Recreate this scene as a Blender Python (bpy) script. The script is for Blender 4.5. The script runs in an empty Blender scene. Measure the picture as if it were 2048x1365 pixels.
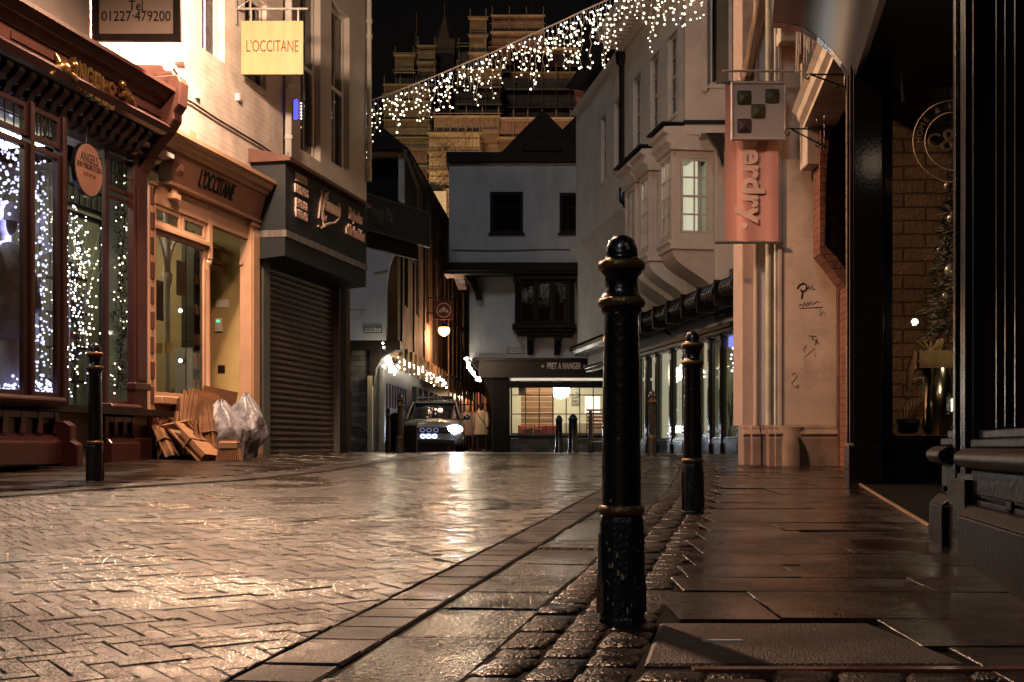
import bpy, math, random
import numpy as np
from mathutils import Vector, Matrix, noise as mnoise
R = math.radians
random.seed(7)
SC = bpy.context.scene
COL = SC.collection
# ------------------------------------------------------------------ camera, world, lights
F, HZ, CX, CZ = 2500.0, 895.0, 1024.0, 0.476
cam_d = bpy.data.cameras.new("camera"); cam = bpy.data.objects.new("camera", cam_d); COL.objects.link(cam)
cam.location = (0, 0, CZ); cam.rotation_euler = (R(90), 0, 0)
cam_d.sensor_width = 36; cam_d.lens = 36*F/2048; cam_d.shift_y = (HZ-682.5)/2048
cam_d.clip_start = 0.05; cam_d.clip_end = 2000
SC.camera = cam
SC.view_settings.view_transform = 'Standard'; SC.view_settings.look = 'None'
SC.view_settings.exposure = 0.0; SC.view_settings.gamma = 1.0
SC.cycles.use_denoising = True
SC.cycles.max_bounces = 6; SC.cycles.diffuse_bounces = 2; SC.cycles.glossy_bounces = 3
SC.cycles.transparent_max_bounces = 12; SC.cycles.transmission_bounces = 2
SC.cycles.sample_clamp_indirect = 4.0
SC.cycles.caustics_reflective = False; SC.cycles.caustics_refractive = False
W = bpy.data.worlds.new("World"); SC.world = W; W.use_nodes = True
_n = W.node_tree.nodes; _bg = _n["Background"]
_sky = _n.new("ShaderNodeTexSky"); _sky.sky_type = 'NISHITA'; _sky.sun_disc = False
_sky.sun_elevation = R(4); _sky.sun_rotation = R(200)
_mix = _n.new("ShaderNodeMix"); _mix.data_type = 'RGBA'; _mix.blend_type = 'MULTIPLY'; _mix.inputs[0].default_value = 1
W.node_tree.links.new(_sky.outputs[0], _mix.inputs[6]); _mix.inputs[7].default_value = (1.0, 0.62, 0.50, 1)
W.node_tree.links.new(_mix.outputs[2], _bg.inputs[0]); _bg.inputs[1].default_value = 0.0022
def lamp(name, kind, loc, energy, color, size=0.1, rot=None, parent=None, spot=None, angle=None, sy=None, blend=0.5):
    d = bpy.data.lights.new(name, kind); d.energy = energy; d.color = color
    if kind == 'AREA':
        d.size = size
        if sy: d.shape = 'RECTANGLE'; d.size_y = sy
    elif kind == 'SUN': d.angle = angle
    else: d.shadow_soft_size = size
    if kind == 'SPOT': d.spot_size = spot; d.spot_blend = blend
    o = bpy.data.objects.new(name, d); COL.objects.link(o); o.location = loc
    if rot: o.rotation_euler = rot
    if parent: o.parent = parent
    return o
def aim(loc, tgt):
    return (Vector(tgt)-Vector(loc)).to_track_quat('-Z', 'Y').to_euler()
lamp("cool_fill_sun", 'SUN', (0, -5, 20), 0.34, (0.84, 0.90, 1.0), angle=R(12), rot=aim((-3, -8, 7), (0, 0, 0)))  # added dim cool fill from behind the camera, for the pale house fronts
# ------------------------------------------------------------------ pixel helpers (real depths)
def P(px, py, d): return Vector(((px-CX)/F*d, d, CZ+(HZ-py)/F*d))
GP = [(0, -.09), (3.45, 0), (7.2, .10), (9.5, .17), (12, .24), (14.3, .292), (18.7, .343), (25, .352), (45, .31), (90, .27), (400, .2)]
def g(x, y):
    z = GP[0][1]+(y-GP[0][0])*.026 if y < 0 else GP[-1][1]
    for (a, za), (b, zb) in zip(GP, GP[1:]):
        if a <= y < b: z = za+(zb-za)*(y-a)/(b-a); break
    t = min(max((-x-1.6)/1.4, 0), 1)*min(max((y-4)/4, 0), 1)*min(max((30-y)/8, 0), 1)
    return z+.045*t*t*(3-2*t)
class Fr:
    """vertical facade frame: local x along the wall (right in the picture), local y into the wall, z up"""
    def __init__(s, x, y, dx, dy, z0):
        l = math.hypot(dx, dy); s.x, s.y, s.dx, s.dy, s.z0 = x, y, dx/l, dy/l, z0
        s.rot = math.atan2(dy, dx)
    def X(s, px, off=0):
        ox, oy = s.x-s.dy*off, s.y+s.dx*off; k = (px-CX)/F
        # (ox+u dx) = k (oy + u dy)
        return (k*oy-ox)/(s.dx-k*s.dy)
    def d(s, px, off=0): return s.y+s.dx*off+s.X(px, off)*s.dy
    def Z(s, px, py, off=0): return CZ+(HZ-py)/F*s.d(px, off)-s.z0
    def XZ(s, px, py, off=0): return (s.X(px, off), s.Z(px, py, off))
    def world(s, u, v, z): return Vector((s.x+u*s.dx-v*s.dy, s.y+u*s.dy+v*s.dx, s.z0+z))
# ------------------------------------------------------------------ mesh builder
class MB:
    def __init__(s): s.v = []; s.f = []; s.m = []; s.s = []; s.mi = 0
    def add(s, vs, fs, sm=False):
        b = len(s.v); s.v += [tuple(v) for v in vs]
        s.f += [tuple(i+b for i in f) for f in fs]; s.m += [s.mi]*len(fs); s.s += [sm]*len(fs); return s
    def box(s, x0, x1, y0, y1, z0, z1):
        x0, x1 = min(x0, x1), max(x0, x1); y0, y1 = min(y0, y1), max(y0, y1); z0, z1 = min(z0, z1), max(z0, z1)
        return s.add([(x0,y0,z0),(x1,y0,z0),(x1,y1,z0),(x0,y1,z0),(x0,y0,z1),(x1,y0,z1),(x1,y1,z1),(x0,y1,z1)],
              [(0,3,2,1),(4,5,6,7),(0,1,5,4),(1,2,6,5),(2,3,7,6),(3,0,4,7)])
    def prism(s, poly, a0, a1, ax='y'):
        n = len(poly)
        def q(p, a): return (p[0], a, p[1]) if ax == 'y' else ((a, p[0], p[1]) if ax == 'x' else (p[0], p[1], a))
        area = sum(poly[i][0]*poly[(i+1) % n][1]-poly[(i+1) % n][0]*poly[i][1] for i in range(n))
        if (area < 0) != (ax == 'y' and False): poly = poly[::-1] if area < 0 else poly
        if a0 > a1: a0, a1 = a1, a0
        vs = [q(p, a0) for p in poly]+[q(p, a1) for p in poly]
        if ax == 'y': fs = [tuple(range(n)), tuple(range(2*n-1, n-1, -1))]+[((i+1) % n, i, n+i, n+(i+1) % n) for i in range(n)]
        else: fs = [tuple(range(n-1, -1, -1)), tuple(range(n, 2*n))]+[(i, (i+1) % n, n+(i+1) % n, n+i) for i in range(n)]
        return s.add(vs, fs)
    def tube(s, pts, r, n=8, caps=True, sm=True):
        pts = [Vector(p) for p in pts]; rs = r if isinstance(r, (list, tuple)) else [r]*len(pts)
        rings = []; up = None
        for i, p in enumerate(pts):
            t = (pts[min(i+1, len(pts)-1)]-pts[max(i-1, 0)])
            t = t.normalized() if t.length > 1e-9 else Vector((0, 0, 1))
            if up is None:
                up = Vector((0, 0, 1)) if abs(t.z) < .9 else Vector((1, 0, 0))
            a = t.cross(up).normalized(); b = a.cross(t).normalized(); up = b
            rings.append([p+(a*math.cos(2*math.pi*k/n)+b*math.sin(2*math.pi*k/n))*rs[i] for k in range(n)])
        vs = [v for rg in rings for v in rg]; fs = []
        for i in range(len(pts)-1):
            for k in range(n): fs.append((i*n+k, i*n+(k+1) % n, (i+1)*n+(k+1) % n, (i+1)*n+k))
        s.add(vs, fs, sm)
        if caps: s.add(rings[0], [tuple(range(n-1, -1, -1))]); s.add(rings[-1], [tuple(range(n))])
        return s
    def lathe(s, prof, n=24, c=(0, 0, 0), sm=True, squash=1.0):
        vs = [(c[0]+r*math.cos(2*math.pi*k/n), c[1]+r*squash*math.sin(2*math.pi*k/n), c[2]+z) for r, z in prof for k in range(n)]
        fs = [(i*n+k, i*n+(k+1) % n, (i+1)*n+(k+1) % n, (i+1)*n+k) for i in range(len(prof)-1) for k in range(n)]
        s.add(vs, fs, sm)
        if prof[0][0] > 1e-6: s.add(vs[:n], [tuple(range(n-1, -1, -1))])
        if prof[-1][0] > 1e-6: s.add(vs[-n:], [tuple(range(n))])
        return s
    def ball(s, c, r, n=10, m=6, sc=(1, 1, 1)):
        vs = [(c[0], c[1], c[2]-r*sc[2])]; fs = []
        for i in range(1, m):
            a = -math.pi/2+math.pi*i/m
            for k in range(n):
                b = 2*math.pi*k/n; vs.append((c[0]+r*sc[0]*math.cos(a)*math.cos(b), c[1]+r*sc[1]*math.cos(a)*math.sin(b), c[2]+r*sc[2]*math.sin(a)))
        vs.append((c[0], c[1], c[2]+r*sc[2])); L = len(vs)-1
        for k in range(n):
            fs.append((0, 1+(k+1) % n, 1+k)); fs.append((L, L-n+k, L-n+(k+1) % n))
            for i in range(m-2): fs.append((1+i*n+k, 1+i*n+(k+1) % n, 1+(i+1)*n+(k+1) % n, 1+(i+1)*n+k))
        return s.add(vs, fs, True)
    def build(s, name, mats, parent=None, loc=None, rz=None, bev=0, seg=1, tag_=None, sub=0):
        me = bpy.data.meshes.new(name); me.from_pydata(s.v, [], s.f)
        if not isinstance(mats, (list, tuple)): mats = [mats]
        for m in mats: me.materials.append(m)
        me.polygons.foreach_set("material_index", s.m); me.polygons.foreach_set("use_smooth", s.s); me.update()
        o = bpy.data.objects.new(name, me); COL.objects.link(o)
        if parent: o.parent = parent
        if loc is not None: o.location = loc
        if rz is not None: o.rotation_euler = (0, 0, rz)
        if bev:
            b = o.modifiers.new("bevel", 'BEVEL'); b.width = bev; b.segments = seg; b.limit_method = 'ANGLE'; b.angle_limit = R(35)
        if sub:
            b = o.modifiers.new("sub", 'SUBSURF'); b.levels = b.render_levels = sub
        return o
def tag(o, label=None, cat=None, group=None, kind=None):
    if label: o["label"] = label
    if cat: o["category"] = cat
    if group: o["group"] = group
    if kind: o["kind"] = kind
    return o
def empty(name, loc=(0, 0, 0), rz=0, label=None, cat=None, group=None, parent=None):
    o = bpy.data.objects.new(name, None); COL.objects.link(o); o.location = loc; o.rotation_euler = (0, 0, rz); o.empty_display_size = .1
    if parent: o.parent = parent
    return tag(o, label, cat, group)
def fremp(name, fr, label, cat, group=None):
    return empty(name, (fr.x, fr.y, fr.z0), fr.rot, label, cat, group)
def copy_tree(o, parent=None):
    c = o.copy(); COL.objects.link(c)
    if parent: c.parent = parent
    for ch in list(o.children): copy_tree(ch, c)
    return c
def text(name, body, mat, parent, x, y, z, size, width=None, ext=.004, align='CENTER', rot=(90, 0, 0), shear=0, sp=1.0, off=0.0):
    c = bpy.data.curves.new(name, 'FONT'); c.body = body; c.size = size; c.extrude = ext; c.align_x = align; c.align_y = 'CENTER'
    c.shear = shear; c.space_character = sp; c.offset = off; c.materials.append(mat); c.resolution_u = 4
    t_ = bpy.data.objects.new(name, c); me = t_.to_mesh().copy() if False else bpy.data.meshes.new_from_object(t_); bpy.data.objects.remove(t_)
    if not me.materials: me.materials.append(mat)
    o = bpy.data.objects.new(name, me); COL.objects.link(o); o.parent = parent
    o.location = (x, y, z); o.rotation_euler = tuple(R(a) for a in rot)
    if width:
        xs_ = [v.co.x for v in me.vertices]; w = max(xs_)-min(xs_) if xs_ else 0
        if w > 0: o.scale.x = width/w
    return o
# ------------------------------------------------------------------ materials
def _prep(name):
    m = bpy.data.materials.new(name); m.use_nodes = True; nt = m.node_tree; b = nt.nodes["Principled BSDF"]; return m, nt, b
def mat(name, c, rough=.6, metal=0, var=.18, vs=3.0, bump=.15, bs=40, spec=None, coat=0, rvar=0, dirt=None, ds=1.2, sheen=0, stretch=None):
    m, nt, b = _prep(name); N = nt.nodes; L = nt.links
    b.inputs["Metallic"].default_value = metal; b.inputs["Roughness"].default_value = rough
    b.inputs["Specular IOR Level"].default_value = spec if spec is not None else (.5 if rough < .45 else .2); b.inputs["Coat Weight"].default_value = coat; b.inputs["Coat Roughness"].default_value = .12
    if sheen: b.inputs["Sheen Weight"].default_value = sheen
    tc = N.new("ShaderNodeTexCoord"); src = tc.outputs["Object"]
    if stretch:
        mp = N.new("ShaderNodeMapping"); mp.inputs["Scale"].default_value = stretch; L.new(src, mp.inputs[0]); src = mp.outputs[0]
    nz = N.new("ShaderNodeTexNoise"); nz.inputs["Scale"].default_value = vs; nz.inputs["Detail"].default_value = 6; L.new(src, nz.inputs["Vector"])
    cr = N.new("ShaderNodeMapRange"); cr.inputs[1].default_value = .3; cr.inputs[2].default_value = .7
    cr.inputs[3].default_value = 1-var; cr.inputs[4].default_value = 1+var; L.new(nz.outputs[0], cr.inputs[0])
    mx = N.new("ShaderNodeMix"); mx.data_type = 'RGBA'; mx.blend_type = 'MULTIPLY'; mx.inputs[0].default_value = 1
    mx.inputs[6].default_value = (*c, 1); L.new(cr.outputs[0], mx.inputs[7]); out = mx.outputs[2]
    if dirt:
        n2 = N.new("ShaderNodeTexNoise"); n2.inputs["Scale"].default_value = ds; n2.inputs["Detail"].default_value = 8; n2.inputs["Roughness"].default_value = .7; L.new(src, n2.inputs["Vector"])
        r2 = N.new("ShaderNodeMapRange"); r2.inputs[1].default_value = .5; r2.inputs[2].default_value = .72; r2.inputs[4].default_value = .75; L.new(n2.outputs[0], r2.inputs[0])
        m2 = N.new("ShaderNodeMix"); m2.data_type = 'RGBA'; m2.inputs[7].default_value = (*dirt, 1); L.new(r2.outputs[0], m2.inputs[0]); L.new(out, m2.inputs[6]); out = m2.outputs[2]
    L.new(out, b.inputs["Base Color"])
    if rvar:
        r3 = N.new("ShaderNodeMapRange"); r3.inputs[1].default_value = .3; r3.inputs[2].default_value = .7; r3.inputs[3].default_value = rough-rvar; r3.inputs[4].default_value = rough+rvar
        L.new(nz.outputs[0], r3.inputs[0]); L.new(r3.outputs[0], b.inputs["Roughness"])
    if bump:
        n3 = N.new("ShaderNodeTexNoise"); n3.inputs["Scale"].default_value = bs; n3.inputs["Detail"].default_value = 4; L.new(tc.outputs["Object"], n3.inputs["Vector"])
        bp = N.new("ShaderNodeBump"); bp.inputs["Strength"].default_value = bump; bp.inputs["Distance"].default_value = .01; L.new(n3.outputs[0], bp.inputs["Height"]); L.new(bp.outputs[0], b.inputs["Normal"])
    return m
def brick(name, c1, c2, mortar, bw=.225, bh=.075, rough=.8, bump=.6, axis='xz', ms=.012, spec=.3, coat=0):
    m, nt, b = _prep(name); N = nt.nodes; L = nt.links
    b.inputs["Roughness"].default_value = rough; b.inputs["Specular IOR Level"].default_value = spec; b.inputs["Coat Weight"].default_value = coat
    tc = N.new("ShaderNodeTexCoord"); sp = N.new("ShaderNodeSeparateXYZ"); L.new(tc.outputs["Object"], sp.inputs[0])
    ad = N.new("ShaderNodeMath"); L.new(sp.outputs[0], ad.inputs[0]); L.new(sp.outputs[1], ad.inputs[1])
    cb = N.new("ShaderNodeCombineXYZ"); L.new(ad.outputs[0], cb.inputs[0]); L.new(sp.outputs[2], cb.inputs[1])
    nd = N.new("ShaderNodeTexNoise"); nd.inputs["Scale"].default_value = 3; L.new(tc.outputs["Object"], nd.inputs["Vector"])
    vm = N.new("ShaderNodeVectorMath"); vm.operation = 'SCALE'; vm.inputs["Scale"].default_value = .02; L.new(nd.outputs[1], vm.inputs[0])
    va = N.new("ShaderNodeVectorMath"); L.new(cb.outputs[0], va.inputs[0]); L.new(vm.outputs[0], va.inputs[1])
    br = N.new("ShaderNodeTexBrick"); L.new(va.outputs[0], br.inputs["Vector"]); br.inputs["Scale"].default_value = 1
    br.inputs["Brick Width"].default_value = bw; br.inputs["Row Height"].default_value = bh; br.inputs["Mortar Size"].default_value = ms/2
    br.inputs["Mortar Smooth"].default_value = .3; br.inputs["Color1"].default_value = (*c1, 1); br.inputs["Color2"].default_value = (*c2, 1); br.inputs["Mortar"].default_value = (*mortar, 1)
    nz = N.new("ShaderNodeTexNoise"); nz.inputs["Scale"].default_value = 2.5; nz.inputs["Detail"].default_value = 8; L.new(tc.outputs["Object"], nz.inputs["Vector"])
    mr = N.new("ShaderNodeMapRange"); mr.inputs[1].default_value = .3; mr.inputs[2].default_value = .7; mr.inputs[3].default_value = .7; mr.inputs[4].default_value = 1.2; L.new(nz.outputs[0], mr.inputs[0])
    mx = N.new("ShaderNodeMix"); mx.data_type = 'RGBA'; mx.blend_type = 'MULTIPLY'; mx.inputs[0].default_value = 1; L.new(br.outputs[0], mx.inputs[6]); L.new(mr.outputs[0], mx.inputs[7]); L.new(mx.outputs[2], b.inputs["Base Color"])
    n3 = N.new("ShaderNodeTexNoise"); n3.inputs["Scale"].default_value = 30; n3.inputs["Detail"].default_value = 5; L.new(tc.outputs["Object"], n3.inputs["Vector"])
    ma = N.new("ShaderNodeMath"); ma.operation = 'MULTIPLY_ADD'; L.new(br.outputs["Fac"], ma.inputs[0]); ma.inputs[1].default_value = -1; L.new(n3.outputs[0], ma.inputs[2])
    bp = N.new("ShaderNodeBump"); bp.inputs["Strength"].default_value = bump; bp.inputs["Distance"].default_value = .012; L.new(ma.outputs[0], bp.inputs["Height"]); L.new(bp.outputs[0], b.inputs["Normal"])
    return m
def emit(name, c, s, sample=True):
    m, nt, b = _prep(name); b.inputs["Base Color"].default_value = (0, 0, 0, 1)
    b.inputs["Emission Color"].default_value = (*c, 1); b.inputs["Emission Strength"].default_value = s
    if not sample: m.cycles.emission_sampling = 'NONE'
    return m
def glass(name, tint=(1, 1, 1), refl=1.0, rough=.03):
    m = bpy.data.materials.new(name); m.use_nodes = True; nt = m.node_tree; N = nt.nodes; L = nt.links; N.clear()
    o = N.new("ShaderNodeOutputMaterial"); mx = N.new("ShaderNodeMixShader"); tr = N.new("ShaderNodeBsdfTransparent"); gl = N.new("ShaderNodeBsdfGlossy")
    tr.inputs[0].default_value = (*tint, 1); gl.inputs["Roughness"].default_value = rough
    fr = N.new("ShaderNodeFresnel"); fr.inputs[0].default_value = 1.5; ml = N.new("ShaderNodeMath"); ml.operation = 'MULTIPLY'; ml.inputs[1].default_value = refl
    L.new(fr.outputs[0], ml.inputs[0]); L.new(ml.outputs[0], mx.inputs[0]); L.new(tr.outputs[0], mx.inputs[1]); L.new(gl.outputs[0], mx.inputs[2]); L.new(mx.outputs[0], o.inputs[0])
    return m
def wet(name, c, rough=.3, rvar=.12, grain=220, gb=.35, gd=.004, var=.3, patch=1.5, randc=.25, coat=0, cr=.3, spec=.5):
    """wet paving: noise-driven gloss, fine grain bump, per-stone tone"""
    m, nt, b = _prep(name); N = nt.nodes; L = nt.links
    ge = N.new("ShaderNodeNewGeometry"); tc = N.new("ShaderNodeTexCoord")
    nz = N.new("ShaderNodeTexNoise"); nz.inputs["Scale"].default_value = patch; nz.inputs["Detail"].default_value = 6; L.new(tc.outputs["Object"], nz.inputs["Vector"])
    mr = N.new("ShaderNodeMapRange"); mr.inputs[1].default_value = .35; mr.inputs[2].default_value = .65; mr.inputs[3].default_value = max(rough-rvar, .04); mr.inputs[4].default_value = rough+rvar
    L.new(nz.outputs[0], mr.inputs[0]); L.new(mr.outputs[0], b.inputs["Roughness"])
    n2 = N.new("ShaderNodeTexNoise"); n2.inputs["Scale"].default_value = 9; n2.inputs["Detail"].default_value = 7; L.new(tc.outputs["Object"], n2.inputs["Vector"])
    a1 = N.new("ShaderNodeMapRange"); a1.inputs[3].default_value = 1-randc; a1.inputs[4].default_value = 1+randc; L.new(ge.outputs["Random Per Island"], a1.inputs[0])
    a2 = N.new("ShaderNodeMapRange"); a2.inputs[1].default_value = .3; a2.inputs[2].default_value = .7; a2.inputs[3].default_value = 1-var; a2.inputs[4].default_value = 1+var; L.new(n2.outputs[0], a2.inputs[0])
    mm = N.new("ShaderNodeMath"); mm.operation = 'MULTIPLY'; L.new(a1.outputs[0], mm.inputs[0]); L.new(a2.outputs[0], mm.inputs[1])
    mx = N.new("ShaderNodeMix"); mx.data_type = 'RGBA'; mx.blend_type = 'MULTIPLY'; mx.inputs[0].default_value = 1; mx.inputs[6].default_value = (*c, 1); L.new(mm.outputs[0], mx.inputs[7]); L.new(mx.outputs[2], b.inputs["Base Color"])
    n3 = N.new("ShaderNodeTexNoise"); n3.inputs["Scale"].default_value = grain; n3.inputs["Detail"].default_value = 2; L.new(tc.outputs["Object"], n3.inputs["Vector"])
    n4 = N.new("ShaderNodeTexNoise"); n4.inputs["Scale"].default_value = 14; n4.inputs["Detail"].default_value = 3; L.new(tc.outputs["Object"], n4.inputs["Vector"])
    b1 = N.new("ShaderNodeBump"); b1.inputs["Strength"].default_value = 1; b1.inputs["Distance"].default_value = gd; L.new(n3.outputs[0], b1.inputs["Height"])
    gm = N.new("ShaderNodeMapRange"); gm.inputs[1].default_value = .35; gm.inputs[2].default_value = .65; gm.inputs[3].default_value = gb*.35; gm.inputs[4].default_value = gb*1.3; L.new(nz.outputs[0], gm.inputs[0]); L.new(gm.outputs[0], b1.inputs["Strength"])
    b2 = N.new("ShaderNodeBump"); b2.inputs["Strength"].default_value = .25; b2.inputs["Distance"].default_value = .012; L.new(n4.outputs[0], b2.inputs["Height"]); L.new(b1.outputs[0], b2.inputs["Normal"]); L.new(b2.outputs[0], b.inputs["Normal"])
    b.inputs['Specular IOR Level'].default_value = spec
    if coat: b.inputs['Coat Weight'].default_value = coat; b.inputs['Coat Roughness'].default_value = cr; L.new(b2.outputs[0], b.inputs['Coat Normal'])
    return m
M = {}
M['road'] = wet('wet_road_pavers', (.014, .009, .007), rough=.30, rvar=.13, grain=125, gb=1.0, gd=.0105, coat=.9, cr=.14, spec=.5, randc=.4, patch=1.1)
M['block'] = wet('wet_block_course', (.022, .017, .015), rough=.36, rvar=.12, grain=130, gb=1, gd=.012, coat=.1, cr=.2, spec=.25)
M['gutter'] = wet('wet_gutter_slabs', (.011, .009, .008), rough=.20, rvar=.13, grain=80, gb=1, gd=.018, coat=.25, cr=.10, spec=.25)
M['sett'] = wet('wet_setts', (.014, .010, .008), rough=.33, rvar=.14, grain=90, gb=1, gd=.010, spec=.22)
M['flag'] = wet('wet_flagstones', (.019, .013, .010), rough=.22, rvar=.14, grain=110, gb=.7, gd=.005, patch=2.2, spec=.42, var=.55, randc=.4)
M['mortar'] = wet('dark_joints', (.006, .005, .004), rough=.8, rvar=.1, gb=.5, spec=.05)
M['tarpatch'] = wet('asphalt_patch', (.034, .025, .021), rough=.45, rvar=.12, grain=160, gb=1, gd=.006, spec=.35, var=.5)
M['farroad'] = wet('far_wet_paving', (.022, .016, .013), rough=.32, rvar=.12, grain=30, gb=.5, gd=.01, patch=.6)
M['whitebrick'] = brick('white_painted_brick', (.62, .54, .50), (.58, .50, .46), (.52, .45, .41), bump=.45, rough=.6)
M['stucco'] = mat('pale_stucco', (.50, .46, .43), .8, var=.12, vs=2, bump=.25, bs=30, dirt=(.33, .29, .26), ds=1.0)
M['stucco_w'] = mat('white_roughcast', (.46, .46, .475), .85, var=.08, vs=1.5, bump=.3, bs=25, dirt=(.30, .30, .31), ds=.7, stretch=(1.6, 1, .5))
M['stucco_c'] = mat('cream_stucco', (.50, .49, .47), .75, var=.1, vs=1.5, bump=.2, bs=20, dirt=(.42, .38, .34), ds=.8)
M['beige'] = mat('beige_render', (.66, .52, .38), .75, var=.15, vs=2.2, bump=.3, bs=26, dirt=(.34, .25, .18), ds=2.6)
M['stone'] = mat('moulded_stone', (.52, .44, .36), .65, var=.15, vs=4, bump=.2, bs=30, dirt=(.33, .25, .19), ds=3)
M['pinkstone'] = mat('pinkish_painted_stone', (.50, .44, .40), .55, var=.1, vs=4, bump=.12, bs=40)
M['redpaint'] = mat('red_brown_gloss_paint', (.040, .011, .011), .42, var=.12, vs=6, bump=.06, bs=50, coat=.2)
M['redpaint2'] = mat('brown_fascia_paint', (.085, .038, .031), .5, var=.12, vs=5, bump=.05, bs=50)
M['peach'] = mat('peach_gloss_paint', (.44, .27, .18), .4, var=.08, vs=5, bump=.05, bs=60, coat=.15)
M['peachfascia'] = mat('dull_peach_board', (.34, .185, .14), .5, var=.08, vs=5, bump=.04, bs=60)
M['black'] = mat('black_gloss_paint', (.006, .006, .007), .20, var=.2, vs=8, bump=.12, bs=35, coat=.15)
M['blackmatt'] = mat('black_matt', (.010, .010, .011), .6, var=.2, vs=8, bump=.1)
M['iron'] = mat('cast_iron_black_paint', (.010, .009, .009), .24, var=.3, vs=12, bump=.45, bs=55, coat=.5)
M['ironlow'] = mat('cast_iron_base_paint', (.012, .011, .010), .38, var=.3, vs=14, bump=.6, bs=70, coat=.2)
M['gold'] = mat('worn_gold_paint', (.22, .13, .045), .38, metal=.6, var=.35, vs=25, bump=.5, bs=80, dirt=(.02, .012, .008), ds=18)
M['darkblue'] = mat('dark_slate_sign_paint', (.016, .020, .024), .5, var=.1, vs=5, bump=.03)
M['steel'] = mat('brushed_steel', (.30, .29, .27), .35, metal=.8, var=.3, vs=20, bump=.1, stretch=(1, 1, .1))
M['greyframe'] = mat('grey_shutter_guide', (.12, .12, .12), .4, metal=.5, var=.15, bump=.05)
M['shutter'] = mat('brown_roller_shutter', (.13, .085, .075), .27, metal=.65, var=.2, vs=3, bump=.05, bs=30)
M['timber'] = mat('dark_oak', (.014, .009, .007), .55, var=.35, vs=8, bump=.4, bs=35, stretch=(1, 1, .15))
M['tile'] = brick('dark_roof_tiles', (.020, .015, .013), (.028, .020, .016), (.008, .006, .006), bw=.2, bh=.12)
M['redbrick'] = brick('red_brick', (.15, .058, .036), (.19, .075, .045), (.05, .032, .024), rough=.75)
M['darkbrick'] = brick('brown_old_brick', (.085, .042, .032), (.11, .052, .038), (.05, .03, .025), rough=.8, bw=.28, bh=.11)
M['shopbrick'] = brick('painted_shop_brick', (.20, .15, .10), (.23, .175, .12), (.10, .075, .05), rough=.8, bw=.21, bh=.085, ms=.02)
M['glass'] = glass('window_glass', (.96, .97, .96))
M['glassdim'] = glass('dim_glass', (.7, .7, .68), 1.3)
M['darkroom'] = mat('dark_room', (.015, .012, .010), .9, bump=0)
M['white'] = mat('white_paint', (.62, .60, .57), .5, var=.06, vs=8, bump=.05)
M['offwhite'] = mat('old_white_paint', (.50, .46, .42), .55, var=.12, vs=9, bump=.1, dirt=(.30, .25, .21), ds=7)
M['cardboard'] = mat('brown_cardboard', (.30, .17, .095), .8, var=.3, vs=5, bump=.3, bs=30, dirt=(.16, .085, .045), ds=6)
M['bulbw'] = emit('warm_white_bulb', (1, .86, .60), 4, False)
M['bulbc'] = emit('cool_white_bulb', (.74, .82, 1), 4, False)
M['bulbb'] = emit('blue_white_bulb', (.55, .56, 1.0), 2.6, False)
M['wire'] = mat('pale_cable', (.40, .33, .27), .5, bump=0)
M['darkwire'] = mat('dark_cable', (.02, .018, .016), .5, bump=0)
def winset(root, x0, x1, z0, z1, y, rows, cols, fm, gm, bar=.02, frw=.05, dep=.06, sash=False, pane='pane', name='window', sill=None):
    """framed window: frame part with pane and glazing-bar sub-parts; y = face of frame (outward is -y)"""
    b = MB(); w = frw
    b.box(x0, x0+w, y, y+dep, z0, z1); b.box(x1-w, x1, y, y+dep, z0, z1); b.box(x0+w, x1-w, y, y+dep, z0, z0+w); b.box(x0+w, x1-w, y, y+dep, z1-w, z1)
    fo = b.build(name, fm, root, bev=.004)
    q = MB()
    for i in range(1, cols):
        x = x0+w+(x1-x0-2*w)*i/cols; q.box(x-bar/2, x+bar/2, y+.012, y+dep-.012, z0+w, z1-w)
    for j in range(1, rows):
        z = z0+w+(z1-z0-2*w)*j/rows; t = bar*1.6 if (sash and j == rows//2) else bar/2
        for i in range(cols):
            xa = x0+w+(x1-x0-2*w)*i/cols+(bar/2 if i else 0); xb = x0+w+(x1-x0-2*w)*(i+1)/cols-(bar/2 if i < cols-1 else 0)
            q.box(xa, xb, y+.010, y+dep-.014, z-t, z+t)
    if rows*cols > 1: q.build('glazing_bars', fm, fo)
    p = MB(); yp = y+dep*.45; p.add([(x0+w*.6, yp, z0+w*.6), (x1-w*.6, yp, z0+w*.6), (x1-w*.6, yp, z1-w*.6), (x0+w*.6, yp, z1-w*.6)], [(0, 1, 2, 3)]); p.build(pane, gm, fo)
    if sill:
        s_ = MB(); s_.box(x0-.06, x1+.06, y-.09, y+.06, z0-.07, z0-.003); s_.build('sill', sill, fo, bev=.006)
    return fo
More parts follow.
